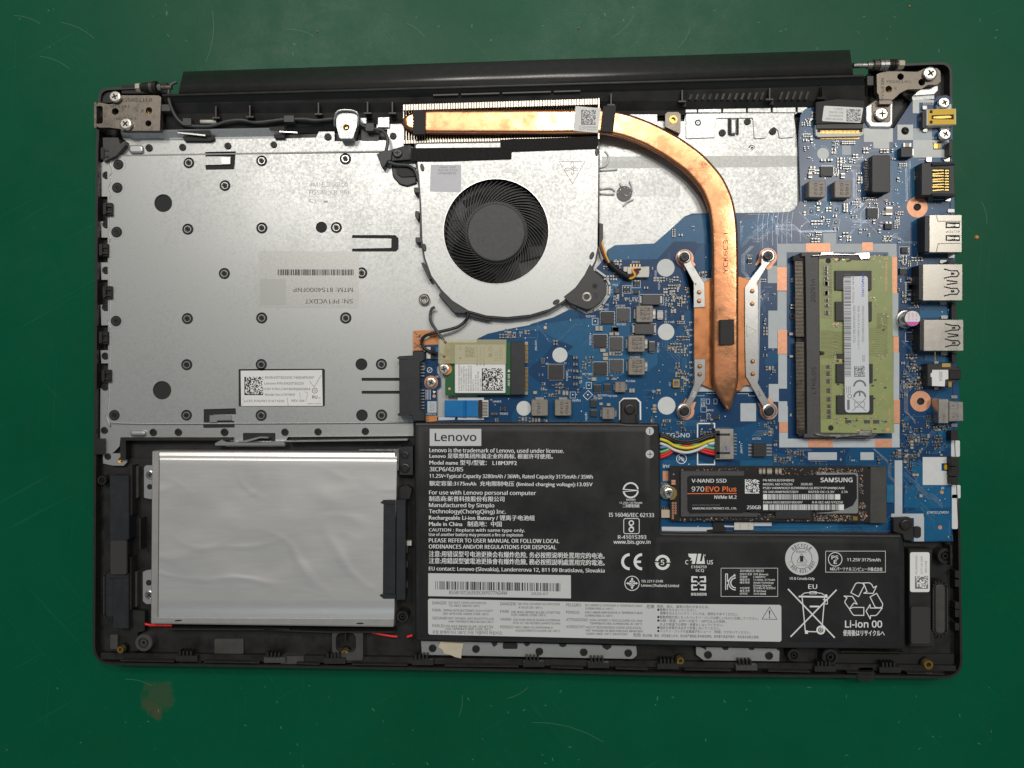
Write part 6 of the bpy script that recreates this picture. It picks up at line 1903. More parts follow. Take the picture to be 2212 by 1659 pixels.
LB = Dq('J', rounded([(775, 1500), (775, 1462), (1038, 1456), (1042, 1500)], 30)[0:0] + [(778, 1490), (782, 1470), (800, 1462), (1015, 1457), (1036, 1465), (1042, 1485)]) + Dq('K', [(1060, 1400), (1058, 1430), (1040, 1448), (830, 1450), (805, 1440), (794, 1410)])
fr('D')
lab = prism("label", LB, 17.5, 17.6, "bright_label", ram, label="long white paper label across the four chips")
lab.data.materials.clear(); lab.data.materials.append(mat("ram_label", (0.62, 0.64, 0.68), 0.22, bump=.25, bscale=120))
k = prints("label_text", lab, "gray_print")
kb = prints("label_logo", lab, "blue_print")
fr('K')
txt(kb, "SAMSUNG", 978, -70, 258, 24, 17.62, rot=90, bold=True)
txt(k, "Made in China", 875, -55, 310, 20, 17.62, rot=90); txt(k, "S06HA10033338AC5642", 980, 285, 400, 22, 17.62, rot=90); txt(k, "4GB 1Rx16 PC4-2666V-SC0-11", 932, 288, 470, 20, 17.62, rot=90); txt(k, "M471A5244CB0-CTD", 882, 288, 400, 24, 17.62, rot=90); txt(k, "2035", 982, 822, 74, 28, 17.62, rot=90)
barcode(k, 785, -60, 860, 1070, 17.62, 95, vertical=True, seed=5)
matrix(k, 895, 942, 1012, 1060, 17.62, 14, seed=6)
pring(k, 955, 1165, 52, 72, 17.62, n=18, a0=math.pi, a1=2 * math.pi); pring(k, 955, 1282, 52, 72, 17.62, n=18, a0=math.pi, a1=2 * math.pi); ptin(k, box(946, 1218, 962, 1270), 17.62)
pline(k, [(875, 1295), (1022, 1432)], 6, 17.62); pline(k, [(875, 1432), (1022, 1295)], 6, 17.62); pline(k, box(900, 1335, 1005, 1390), 5, 17.62, True); pring(k, 845, 1272, 18, 24, 17.62); ptin(k, box(818, 1310, 845, 1420), 17.62)
for i, x in enumerate((812, 832, 852)): pline(k, [(x, 1165), (x, 1240)], 5, 17.62)
kx = prints("board_text", ram, "copper_pad"); txt(kx, "M471A5244CB0-V03", 1232, -165, 290, 22, 16.53, rot=90); txt(kx, "SAMSUNG", 1268, 1405, 150, 22, 16.53, rot=90)
# resistor packs down the edge
for f, ys in (('J', (1352, 1412, 1465, 1515, 1620)), ('K', (25, 125, 210, 268, 340, 935, 1000, 1085, 1185, 1282, 1365, 1415, 1480))):
    fr(f)
    for y in ys:
        m = MB(); x0 = 572 if f == 'J' else 578 + y * .02; h = 44 if y not in (1412, 1465, 210, 268, 935, 1365, 1480) else 30
        prism(None, box(x0, y, x0 + 32, y + h), 16.5, 17.0, "chip_gray", mb=m); prism(None, box(x0 - 4, y - 2, x0 + 4, y + h + 2), 16.5, 16.9, "solder", mb=m); prism(None, box(x0 + 28, y - 2, x0 + 36, y + h + 2), 16.5, 16.9, "solder", mb=m)
        m.out("resistor_pack", ram)
fr('N')
for x in (805, 1010, 1110):
    m = MB(); prism(None, box(x, 150, x + 58, 180), 16.5, 17.0, "chip_gray", mb=m); prism(None, box(x - 2, 146, x + 60, 154), 16.5, 16.9, "solder", mb=m); prism(None, box(x - 2, 176, x + 60, 184), 16.5, 16.9, "solder", mb=m); m.out("resistor_pack", ram)
rt = random.Random(4)
m = MB()
kt = prints("tracks", ram, "ram_trace")
fr('K')
for x0, y0, x1, y1, n in ((640, -280, 1280, -210, 26), (900, 1490, 1240, 1650, 30), (680, -260, 1090, -200, 20), (700, 120, 1080, 235, 16), (640, 460, 780, 520, 12), (640, 830, 780, 915, 16), (1095, -200, 1250, 1500, 34), (690, 1130, 1090, 1255, 18), (640, 1500, 900, 1660, 16)):
    for _ in range(n):
        x, y = rt.uniform(x0, x1), rt.uniform(y0, y1)
        if rt.random() < .35:
            prism(None, box(x, y, x + 24, y + 12), 16.5, 16.85, rt.choice(("chip_black", "ceramic", "solder")), mb=m)
        else:
            m.add(*flat_geo(circ(x, y, 7, 8), 16.52), "copper_pad")
for f, x, y, r, mt in (('J', 612, 1290, 30, "deep_black"), ('N', 640, 235, 30, "deep_black"), ('J', 700, 1272, 16, "copper_pad"), ('N', 1262, 252, 20, "copper_pad")):
    fr(f); m.add(*flat_geo(circ(x, y, r, 18), 16.53), mt)
o = m.out("tiny_components", ram); o["kind"] = "stuff"
fr('K')
for i in range(22): pline(kt, [(530, 560 + i * 14), (620 + (i % 5) * 22, 560 + i * 14), (680 + (i % 3) * 20, 570 + i * 12), (775, 575 + i * 12)], 4.5, 16.52)
for i in range(16): pline(kt, [(1060, 540 + i * 19), (1120 + i * 6, 540 + i * 19), (1160 + i * 5, 500 + i * 20), (1255, 520 + i * 20)], 4.5, 16.52)
for i in range(4): pline(kt, [(1148 + i * 12, 540), (1148 + i * 12, 372 + i * 12), (1252 - i * 12, 372 + i * 12), (1252 - i * 12, 540)], 4, 16.52)
for y0, y1, f in ((1310, 1659, 'J'), (0, 440, 'K'), (930, 1530, 'K')):
    fr(f)
    for j in range(int((y1 - y0) / 13)): pline(kt, [(530, y0 + j * 13), (560, y0 + j * 13 + 6), (650, y0 + j * 13 + (j % 3) * 4)], 3.5, 16.52)

# ------------------------------------------------------------------ solid state drive
ssd = thing("solid_state_drive", "long black solid state drive card with a black printed label and gold edged screw hole", "solid state drive", (1660, 1065), z=14)
fr('D')
prism("board", Dq('O', [(380, 378), (420, 372)]) + Dq('N', [(1040, 652), (1055, 680), (1070, 690), (1070, 1262), (900, 1262)]) + Dq('O', [(388, 968), (382, 760), (420, 745), (458, 700), (458, 640), (425, 600), (380, 585)]), 13.8, 14.8, "ssd_board", ssd)
fr('O')
prism("screw_hole_ring", [(384, 592), (425, 605), (455, 640), (458, 690), (428, 735), (384, 745)], 14.8, 14.88, "gold", ssd)
prism("memory_chip", box(500, 430, 1190, 925), 14.8, 15.9, "chip_gray", ssd, bev=.08)
prism("memory_chip", box(1190, 880, 1335, 925), 14.8, 15.9, "chip_gray", ssd)
prism("controller_chip", box(1530, 730, 1915, 948), 14.8, 15.9, "chip_black", ssd, bev=.08)
fr('N')
prism("metal_shield", rounded(box(482, 725, 940, 1168), 28), 14.8, 16.1, "lip_steel", ssd, bev=.12, label="bright steel frame around the controller")
fr('O')
LAB = [(572, 500), (595, 478), (1195, 478), (1205, 470), (1300, 468), (1310, 490), (1420, 488), (1425, 466), (1640, 470), (1650, 480), (1790, 474), (1975, 470)] + []
fr('D')
pl = Dq('O', LAB) + Dq('N', [(490, 745), (900, 740), (922, 760), (925, 1000), (880, 1080), (790, 1120), (640, 1150), (480, 1160), (440, 1060), (430, 1130), (60, 1140)]) + Dq('O', [(1500, 880), (1480, 872), (1270, 885), (1240, 860), (1190, 868), (1180, 885), (600, 888), (575, 860)])
lab = prism("label", pl, 16.12, 16.2, "ssd_label", ssd, label="glossy black label printed in white and orange")
k = prints("label_text", lab, "battery_print"); ko = prints("orange_text", lab, "orange_print")
Z = 16.22
fr('O')
txt(k, "V-NAND SSD", 617, 553, 378, 40, Z); txt(k, "970", 617, 650, 137, 52, Z, bold=True); txt(ko, "EVO Plus", 770, 650, 335, 52, Z, bold=True); pline(ko, [(575, 674), (1105, 672)], 8, Z)
txt(k, "NVMe M.2", 865, 730, 240, 36, Z); txt(k, "SAMSUNG ELECTRONICS CO., LTD.", 623, 845, 485, 22, Z); txt(k, "250GB", 1218, 842, 150, 38, Z)
kk = prints("dim_text", lab, "gray_print"); txt(kk, "www.samsung.com/ssd", 623, 805, 298, 18, Z)
matrix(k, 1198, 518, 1355, 672, Z, 18, seed=12)
for s, x, y, w in (("PN MZVLB250HBHQ", 1395, 540, 335), ("MODEL MZ-V7S250", 1395, 583, 318), ("2020.05", 1806, 582, 126), ("PSID V40W9DQ1B29R8MULQLRSCYYPUNWJCAAE", 1395, 624, 890), ("SN S4EUNMFN507283Y", 1395, 666, 385), ("RATED DC+3.3V", 1890, 666, 280), ("2.7A", 2248, 666, 68), ("EUI64 00253855019EE497", 1398, 780, 425), ("R-R-SEC-MZ-V7S250", 1930, 780, 332)):
    txt(k, s, x, y, w, 23, Z)
barcode(k, 1450, 680, 2195, 738, Z, 80, seed=7); barcode(k, 1460, 792, 2220, 852, Z, 80, seed=8); ptin(k, box(1396, 680, 1442, 738), Z); ptin(k, box(1396, 792, 1450, 852), Z); ptin(k, box(2180, 680, 2235, 738), Z); ptin(k, box(2222, 792, 2275, 852), Z)
fr('N'); txt(k, "SAMSUNG", 528, 824, 348, 46, Z, bold=True)
fr('O')
rt = random.Random(8); m = MB()
for x0, y0, x1, y1, n in ((500, 395, 1340, 418, 26), (1380, 395, 2212, 470, 60), (480, 930, 1330, 968, 46), (1340, 890, 1530, 960, 26), (1640, 950, 1920, 968, 12), (1940, 880, 2212, 968, 40)):
    for _ in range(n):
        x, y = rt.uniform(x0, x1), rt.uniform(y0, y1); w = rt.choice((8, 12, 16))
        prism(None, box(x, y, x + w, y + w * .7), 14.8, 15.2, rt.choice(("solder", "copper_pad", "solder", "chip_gray")), mb=m)
fr('N')
for x0, y0, x1, y1, n in ((500, 670, 1000, 715, 60), (945, 720, 985, 950, 24), (945, 1040, 1020, 1240, 60), (480, 1180, 860, 1245, 90)):
    for _ in range(n):
        x, y = rt.uniform(x0, x1), rt.uniform(y0, y1); w = rt.choice((7, 10, 14))
        prism(None, box(x, y, x + w, y + w * .8), 14.8, 15.15, rt.choice(("solder", "copper_pad", "solder", "ceramic")), mb=m)
fr('O')
for i in range(7):
    for x in (413, 442):
        if i > 4 and x == 442: continue
        m.add(*flat_geo(circ(x, 778 + i * 27, 12, 10), 14.83), "copper_pad"); m.add(*flat_geo(circ(x, 778 + i * 27, 6, 8), 14.85), "hole_black")
m.add(*flat_geo(circ(422, 412, 18, 16), 14.83), "deep_black"); m.add(*flat_geo(circ(422, 463, 11, 12), 14.83), "solder")
o = m.out("tiny_components", ssd); o["kind"] = "stuff"
for q in (box(398, 525, 442, 548), box(398, 552, 442, 575)): prism("copper_pad", q, 14.8, 14.86, "copper_pad", ssd)
for x0, x1 in ((1352, 1380), (1392, 1420), (1440, 1492), (1528, 1554), (1566, 1596)):
    m = MB(); prism(None, box(x0, 405, x1, 455), 14.8, 15.6, "ceramic", mb=m); prism(None, box(x0, 398, x1, 412), 14.8, 15.65, "solder", mb=m); prism(None, box(x0, 448, x1, 462), 14.8, 15.65, "solder", mb=m); m.out("capacitor", ssd)
fr('N'); prism("crystal", rounded(box(880, 1200, 932, 1242), 6), 14.8, 15.5, "gold", ssd); m = MB(); m.add(*flat_geo(circ(985, 1218, 16, 14), 14.83), "deep_black"); m.add(*flat_geo(circ(1025, 1193, 14, 14), 14.83), "copper_pad"); m.out("test_point", ssd)
fr('O')
mt_ = MB()
lathe(None, 350, 650, [(dl(88), 12.1), (dl(88), 13.9), (dl(78), 14.2), (dl(70), 14.2), (dl(60), 14.25), (0.05, 14.25)], "nickel", mb=mt_, n=32)
o = mt_.out("standoff"); tag(o, "wide nickel stand-off under the screw at the left end of the solid state drive", "standoff")
s = screw(372, 668, 52, 15.9, None, rot=20); s.parent = None; tag(s, "small bright screw clamping the left end of the solid state drive", "screw")

# ------------------------------------------------------------------ wireless card
wl = thing("wireless_card", "green wireless card with a white label, half covered by yellowed tape", "wireless card", (1070, 790), z=14)
fr('L')
prism("board", rounded([(588, 300), (1302, 300), (1302, 868), (590, 876), (588, 700), (650, 640), (655, 560), (588, 520)], 6), 13.8, 14.7, "wifi_green", wl)
prism("screw_hole_ring", circ(600, 590, 62, 24), 14.7, 14.78, "kapton", wl)
prism("shield", rounded(box(690, 318, 1250, 855), 16), 14.7, 15.9, "lip_steel", wl, bev=.15)
lab = prism("label", rounded(box(697, 325, 1243, 848), 12), 15.92, 16.0, "bright_label", wl)
k = prints("label_text", lab, "black_print")
Z = 16.02
for i, (s, w) in enumerate((("Intel Model 9560NGW", 290), ("Anatel 05788-17-04423", 255), ("T P/N G86C0007S810", 268), ("SPS 937263-001 0E", 242), ("WFM E0D4E880AAC5", 276), ("BDM E0D4E880AAC9", 272), ("MM 957715", 126), ("TA J71812-005", 172), ("FRU P/N 01AX768", 212), ("EC 1837606", 136))):
    txt(k, s, 748 + i * 26, 828, w, 17, Z, rot=-90)
matrix(k, 988, 582, 1218, 825, Z, 24, seed=13)
txt(k, "Made in Taiwan", 1018, 552, 215, 16, Z, rot=-90); txt(k, "8A5W100M737358", 944, 552, 210, 16, Z, rot=-90); txt(k, "TYOT9732A60D", 982, 552, 200, 16, Z, rot=-90)
matrix(k, 808, 348, 912, 458, Z, 12, seed=14); txt(k, "FC CE", 1160, 500, 100, 34, Z, rot=-90); pline(k, [(1060, 370), (1080, 340), (1102, 370), (1095, 390), (1066, 390)], 6, Z, True); lathe("stamp", 1080, 440, [(dl(22), Z - .01), (dl(22), Z), (0.03, Z)], "gray_print", lab, n=14)
pline(k, [(735, 380), (752, 345), (768, 380)], 5, Z, True); ptin(k, [(735, 480), (752, 448), (770, 480)], Z)
for i in range(3): pline(k, [(1180 + i * 14, 350), (1180 + i * 14, 480)], 4, Z)
kb2 = prints("board_text", wl, "battery_print"); txt(kb2, "A01-04", 1293, 775, 130, 24, 14.73, rot=-90); ptin(kb2, [(1266, 620), (1282, 590), (1298, 620)], 14.73)
mat("tape_yellow", (0.60, 0.55, 0.33), 0.4, alpha=0.40)
tp = prism("yellowed_tape", [(515, 268), (1255, 268), (1252, 532), (512, 528)], 16.6, 16.72, "tape_yellow")
tag(tp, "translucent yellowed tape across the top half of the wireless card", "tape")
for q in ([(560, 285), (600, 285), (650, 345), (645, 375), (605, 372)], [(540, 432), (600, 445), (640, 450), (648, 480), (610, 495), (545, 462)]):
    prism("antenna_plug_pad", q, 14.9, 16.5, "kapton", wl, bev=.1)
lathe("copper_dot", 635, 803, [(dl(14), 14.7), (dl(14), 14.76), (0.05, 14.76)], "copper_pad", wl, n=14)
s = screw(575, 590, 55, 15.4, None, rot=10); tag(s, "steel screw fixing the wireless card at its left edge", "screw")

# ------------------------------------------------------------------ optical drive board with its socket
ob = thing("optical_drive_board", "narrow blue circuit board carrying a black drive socket, copper coloured corners", "circuit board", (910, 810), z=11)
fr('L')
prism("board", rounded([(372, 320), (515, 320), (515, 540), (495, 560), (495, 620), (540, 690), (540, 780), (500, 810), (500, 1155), (250, 1165), (250, 600), (372, 590)], 5), 10.9, 11.9, "board_blue", ob)
prism("copper_corner", [(240, 172), (380, 165), (385, 168), (515, 168), (515, 322), (372, 325), (340, 385), (240, 388)], 11.3, 11.95, "kapton", ob, holes=[circ(385, 240, 34, 16)])
prism("copper_corner", [(380, 1102), (500, 1098), (500, 1155), (380, 1165)], 11.91, 12.0, "kapton", ob)
prism("sata_socket", rounded([(232, 392), (360, 395), (362, 490), (315, 520), (318, 1040), (368, 1055), (368, 1155), (232, 1155), (235, 1100), (90, 1098), (85, 448), (235, 440)], 6), 11.9, 16.4, "connector_black", ob, bev=.25)
prism("lug", [(60, 468), (90, 448), (180, 452), (180, 485), (85, 485)], 13, 16.7, "connector_black", ob); prism("lug", [(65, 1085), (85, 1068), (200, 1075), (200, 1100), (90, 1105)], 13, 16.7, "connector_black", ob)
for y in [520 + i * 34 for i in range(5)] + [812 + i * 33 for i in range(7)]:
    prism("contact_pin", box(315, y, 362, y + 14), 11.9, 13.4, "solder", ob)
cr = MB(); prism(None, circ(435, 735, 74, 32), 11.9, 12.02, "kapton", mb=cr); cr.out("screw_hole_ring", ob)
screw(432, 738, 54, 13.8, ob, "screw_steel", rot=60)
prism("paper_tag", box(395, 940, 495, 1065), 11.9, 12.05, "silk_pad", ob); k = prints("tag_text", ob, "gray_print"); txt(k, "DCOV", 470, 1040, 80, 18, 12.07, rot=-90); txt(k, "EL04-4", 440, 1045, 90, 18, 12.07, rot=-90)
prism("cable_socket", box(430, 345, 478, 482), 11.9, 13.2, "deep_black", ob); prism("cable_socket_rim", box(385, 350, 430, 475), 11.9, 12.8, "cream_plastic", ob); prism("ribbon_end", box(478, 350, 515, 478), 11.95, 12.6, "ribbon_blue", ob)
ks2 = prints("silkscreen", ob, "white_print"); pring(ks2, 420, 600, 24, 29, 11.95); pline(ks2, [(405, 615), (438, 585)], 4, 11.95); ptin(ks2, [(455, 825), (490, 835), (462, 855)], 11.95); txt(ks2, "JODD2 H2", 378, 1092, 112, 20, 11.95)
for i in range(4): pline(ks2, [(380 + i * 16, 815), (380 + i * 16, 920)], 4, 11.95)
ki = prints("ink_marks", ob, "ink_blue"); fr('L')
for q in ([(255, 190), (285, 215)], [(275, 245), (325, 215), (300, 245), (330, 240)], [(255, 308), (325, 360)], [(252, 355), (290, 340), (330, 310)], [(300, 270), (325, 285)]): pline(ki, q, 8, 11.97)
tp_ = lathe("test_point", 468, 884, [(dl(18), 11.9), (dl(18), 11.98), (0.04, 11.98)], "copper_pad", ob, n=14)

# blue ribbon cable with its white backing
fr('L')
rb = thing("ribbon_cable", "short bright blue ribbon cable running into a cream socket", "ribbon cable", (810, 1020), frame='L', z=12)
prism("backing", [(725, 900), (1010, 900), (1010, 1142), (725, 1142)], 12.1, 12.5, "ribbon_white", rb)
v = []
for x, z in ((582, 13.0), (780, 13.6), (805, 14.2), (825, 13.4), (945, 13.7)):
    v += [P(x, 930, z), P(x, 1108, z)]
v += [(a, b, c - 0.00015) for a, b, c in v]
f = []
for i in range(4):
    f += [(2 * i + 1, 2 * i + 3, 2 * i + 2, 2 * i), (10 + 2 * i, 12 + 2 * i, 13 + 2 * i, 11 + 2 * i), (2 * i, 2 * i + 2, 12 + 2 * i, 10 + 2 * i), (11 + 2 * i, 13 + 2 * i, 2 * i + 3, 2 * i + 1)]
build("ribbon", v, f, "ribbon_blue", rb)
prism("film_flap", [(515, 1112), (700, 1112), (690, 1142), (515, 1148)], 12.0, 12.4, "ribbon_white", rb)

# ------------------------------------------------------------------ antenna leads
fr('L')
an = tube("antenna_lead", [(475, -85, 13.5), (440, -60, 13.2), (425, 20, 13), (440, 90, 14), (500, 180, 15.4), (560, 262, 16), (600, 310, 16.3)], 0.62, "wire_gray")
tag(an, "grey antenna lead looping down to the upper plug of the wireless card", "cable")
an = tube("antenna_lead", [(838, -40, 13.5), (830, 30, 13.5), (790, 85, 13.2), (700, 140, 13.8), (520, 185, 14.6), (400, 215, 14.2), (345, 255, 13.8), (335, 310, 13.6), (370, 370, 13.6), (440, 405, 14.2), (520, 425, 15.4), (590, 460, 16.3)], 0.68, "wire_black")
tag(an, "black antenna lead curling round to the lower plug of the wireless card", "cable")
fr('H')
an = tube("antenna_lead", [(60, 215, 13.8), (140, 238, 13.4), (230, 245, 13.2), (290, 280, 13.5), (322, 360, 13.6), (345, 480, 13.4), (350, 700, 13.0), (352, 900, 12.6)], 0.62, "wire_gray")
tag(an, "grey antenna lead running down the left side of the fan", "cable")
fr('A')
an = tube("antenna_lead", [(1040, 395, 15), (985, 420, 15.5), (955, 480, 15.8), (958, 600, 15.2), (1010, 740, 14), (1080, 830, 13), (1170, 870, 12.6), (1400, 875, 12.6), (1580, 825, 12.8), (1740, 810, 12.8), (1900, 835, 12.6), (2060, 820, 12.6), (2212, 800, 12.6)], 0.68, "wire_gray")
tag(an, "grey antenna lead clipped along the rear wall from the left hinge", "cable")
fr('B')
an = tube("antenna_lead", [(150, 800, 12.6), (280, 800, 12.8), (400, 812, 12.6), (590, 795, 12.4)], 0.68, "wire_gray"); tag(an, "short grey antenna lead behind the silver screw block on the rear wall", "cable")
an = tube("antenna_lead", [(860, 830, 12.4), (930, 880, 12.6), (1040, 905, 12.8), (1130, 930, 13.0), (1175, 1000, 13.4), (1175, 1080, 13.6), (1160, 1150, 13.6)], 0.68, "wire_gray"); tag(an, "grey antenna lead bending down into the black clip left of the fins", "cable")
cl = prism("cable_clip", rounded([(1058, 1180), (1160, 1130), (1230, 1150), (1215, 1250), (1180, 1250), (1140, 1325), (1110, 1315)], 8), 11, 14.4, "connector_black", None, bev=.2)
tag(cl, "black plastic cable clip with a round pin left of the fan screw", "cable clip")
fr('A')
for x in (1145,):
    c = prism("cable_clip", box(1105, 790, 1195, 865), 11, 13.6, "gray_plastic", None); tag(c, "small square clip holding the grey lead beside the left hinge", "cable clip")
fr('B')
c = prism("cable_clip", box(50, 760, 158, 828), 11, 13.8, "gray_plastic", None); tag(c, "small square clip holding the grey lead left of the silver screw block", "cable clip")
c = prism("cable_clip", rounded(box(940, 845, 1025, 925), 6), 11, 13.8, "gray_plastic", None); tag(c, "small square clip holding the grey lead right of the silver screw block", "cable clip")
fr('A')
c = tube("lead_label", [(1300, 828, 13.0), (1470, 828, 13.0)], 0.8, "cream_plastic", None, smooth=0); c.name = "lead_tag"; tag(c, "white paper tag wrapped round the lead near the left hinge", "tag")

# display cable with its paper label
fr('E')
dc = thing("display_cable", "black display cable with a white label plugged in near the right hinge", "cable", (350, 900), frame='E', z=12)
prism("ribbon", rounded([(40, 740), (330, 700), (690, 720), (690, 1020), (40, 1035)], 20), 12.6, 14.4, "deep_black", dc, bev=.2)
prism("label", rounded([(150, 792), (668, 818), (632, 1018), (122, 995)], 18), 14.42, 14.5, "bright_label", dc)
k = prints("label_text", dc, "gray_print")
matrix(k, 448, 838, 630, 998, 14.52, 18, seed=17)
for i, (s, w) in enumerate((("FG540 EDP CABLE", 230), ("DC02002372D", 185), ("REV:1.0A WGE", 185), ("18/02/11", 120))): txt(k, s, 398 + i * 2, 962 - i * 45, w, 24, 14.52, rot=183)

# ------------------------------------------------------------------ battery
fr('D')
bat = thing("battery", "wide black battery pack with white print along the front of the laptop", "battery", (1400, 1180), z=9)
BT = [(894, 912), (1338, 912), (1352, 914), (1425, 914.5), (1428, 1150), (1480, 1151), (1700, 1152), (1948, 1154), (1955, 1180), (1957, 1403), (1668, 1401), (1300, 1392), (897, 1384)]
BT = rounded(BT, 6)
prism("case", BT, 9.5, 16.25, "battery_film", bat, bev=1.0, steps=4)
def bulge(pts, z0, z1, width, n=6):
    """low swelling of the film over a cell: soft slopes, flat crown"""
    o = ccw([P(x, y, z1)[:2] for x, y in pts]); m = len(o); v, f = [], []
    for k in range(n + 1):
        t = k / n
        v += [(x, y, (z0 + (z1 - z0) * (math.sin(t * math.pi - math.pi / 2) / 2 + .5)) * MM) for x, y in inset(o, width * MM * t)]
    for k in range(n):
        for i in range(m):
            j = (i + 1) % m
            f.append((k * m + i, k * m + j, (k + 1) * m + j, (k + 1) * m + i))
    f.append(tuple(range(n * m, n * m + m)))
    return build("cell_bulge", v, f, "battery_film", bat, smooth=True)
bulge([(899, 917), (1408, 918), (1408, 1378), (901, 1376)], 16.2, 16.6, 3.2)
bulge([(1412, 1156), (1946, 1160), (1951, 1396), (1412, 1386)], 16.2, 16.6, 3.2)
# swollen cell fields under the film
fr('M')
prism("mounting_tab", rounded([(400, 1190), (400, 950), (440, 918), (560, 918), (590, 950), (590, 1190)], 10), 12.1, 14.2, "black_plastic", bat, bev=.3)
screw(500, 1028, 56, 15.2, bat, "screw_black", rot=5)
prism("tab_rim", [(405, 1085), (425, 1080), (430, 1170), (405, 1170)], 14.2, 15, "deep_black", bat); prism("tab_rim", [(565, 1080), (588, 1085), (588, 1170), (570, 1170)], 14.2, 15, "deep_black", bat)
fr('N')
prism("mounting_tab", rounded([(1322, 1215), (1500, 1208), (1545, 1240), (1545, 1440), (1500, 1465), (1440, 1460), (1420, 1395), (1322, 1370)], 16), 12.2, 14.4, "rim_plastic", bat, bev=.3)
screw(1462, 1292, 60, 15.4, bat, "screw_black", rot=5)
hl = prism("locating_post", rounded(box(1548, 1308, 1622, 1430), 30), 12.06, 12.9, "deep_black", bat)
k = prints("white_print", bat, "battery_print"); kb = prints("label_print", bat, "black_print")
Z = 16.66
fr('U')
prism("logo_plate", box(115, 85, 564, 234), 16.3, 16.64, "battery_label", bat); kl_ = prints("logo_text", bat, "black_print"); txt(kl_, "Lenovo", 158, 191, 364, 68, Z, bold=True)
for s, x, y, w, h in (("Lenovo is the trademark of Lenovo, used under license.", 112, 288, 1170, 34), ("Lenovo 是联想集团所属企业的商标, 根据许可使用。", 112, 337, 1075, 32), ("Model name 型号/型號： L18M3PF2", 112, 396, 760, 34), ("3ICP6/42/85", 114, 454, 290, 36),
                      ("11.25V⎓Typical Capacity 3280mAh / 36Wh, Rated Capacity 3175mAh / 35Wh".replace("⎓", "="), 112, 511, 1422, 32), ("额定容量:3175mAh  充电限制电压 (limited charging voltage):13.05V", 112, 577, 1420, 32), ("For use with Lenovo personal computer", 109, 656, 930, 34), ("制造商:新普科技股份有限公司", 109, 712, 655, 34),
                      ("Manufactured by Simplo", 108, 766, 568, 34), ("Technology(ChongQing) Inc.", 108, 820, 668, 34), ("Rechargeable Li-ion Battery / 锂离子电池组", 108, 875, 920, 34), ("Made in China   制造地：中国", 108, 930, 632, 34), ("CAUTION : Replace with same type only.", 108, 978, 835, 26), ("Use of another battery may present a fire or explosion", 107, 1018, 818, 26),
                      ("PLEASE REFER TO USER MANUAL OR FOLLOW LOCAL", 107, 1073, 1135, 34), ("ORDINANCES AND/OR REGULATIONS FOR DISPOSAL", 107, 1127, 1108, 34), ("注意:用错误型号电池更换会有爆炸危险, 务必按照说明处置用完的电池。", 107, 1194, 1530, 38), ("注意:用錯誤型號電池更換會有爆炸危險, 務必按照說明處置用完的電池。", 107, 1254, 1530, 38), ("EU contact: Lenovo (Slovakia), Landererova 12, 811 09 Bratislava, Slovakia", 107, 1318, 1530, 32)):
    txt(k, s, x, y, w, h, Z, rot=0.7 if y > 1150 else 0.35)
txt(k, "IS 16046/IEC 62133", 1675, 850, 392, 34, Z, rot=.6); txt(k, "R-41015393", 1754, 1044, 246, 32, Z); txt(k, "www.bis.gov.in", 1716, 1086, 320, 32, Z); txt(k, "R45065", 1827, 710, 80, 16, Z); txt(k, "11.25V / 3175mAh", 1767, 738, 198, 17, Z); txt(k, "二次鋰電池組", 1795, 768, 145, 22, Z)
for y in (105, 306):
    lathe("polarity_mark", 2032, y, [(dl(35), 16.6), (dl(35), 16.64), (0.05, 16.64)], "battery_label", bat, n=28)
kb = prints("polarity_sign", bat, "black_print"); pline(kb, [(2032, 86), (2032, 128)], 6, Z); kb = prints("polarity_sign", bat, "black_print"); pline(kb, [(2034, 284), (2034, 328)], 6, Z); pline(kb, [(2012, 306), (2056, 306)], 6, Z)
km = lambda n: prints(n, bat, "battery_print")
ktext = k; k = km("arrow_mark"); pring(k, 1866, 620, 56, 70, Z, a0=math.pi * 1.05, a1=math.pi * 1.95); pring(k, 1866, 620, 56, 70, Z, a0=.15, a1=math.pi * .95); pline(k, [(1798, 612), (1930, 622)], 8, Z); pline(k, [(1798, 632), (1930, 622)], 6, Z)
k = km("chain_mark"); pline(k, rounded(box(1805, 866, 1940, 998), 18), 6, Z, True); pring(k, 1871, 905, 14, 24, Z); pring(k, 1871, 962, 14, 24, Z); pline(k, [(1855, 922), (1890, 948)], 9, Z)
prism("barcode_label", [(102, 1343), (1344, 1360), (1345, 1562), (102, 1542)], 16.3, 16.64, "battery_label", bat)
fr('U')
kb = prints('barcode', bat, 'black_print')
for i in range(1):
    rnd = random.Random(31); ws = [rnd.choice((1, 1, 2, 3)) for _ in range(150)]; tot = sum(ws); p = 0
    for j, w in enumerate(ws):
        a, b = 165 + 1095 * p / tot, 165 + 1095 * (p + w) / tot; p += w
        if j % 2 == 0:
            ya = 1412 + (a - 165) * .0165; ptin(kb, [(a, ya), (b, ya), (b, ya + 72), (a, ya + 72)], Z)
kb = prints("serial_text", bat, "black_print"); txt(kb, "8S5B10T26393X3XP077N04W", 283, 1525, 508, 30, Z, rot=.6); txt(kb, "2020.07", 998, 1532, 148, 22, Z, rot=.6)
fr('X')
kd = prints("warning_print", bat, "black_print")
fr('D')
WL = Dq('V', rounded([(100, 345), (140, 348)], 0)[0:0] + [(100, 360), (112, 348), (2212, 392)]) + Dq('X', [(2020, 945), (2036, 962), (2038, 1330), (2022, 1346)]) + Dq('V', [(2212, 708), (112, 660), (102, 648)])
prism("warning_label", WL, 16.3, 16.64, "battery_label", bat)
fr('V')
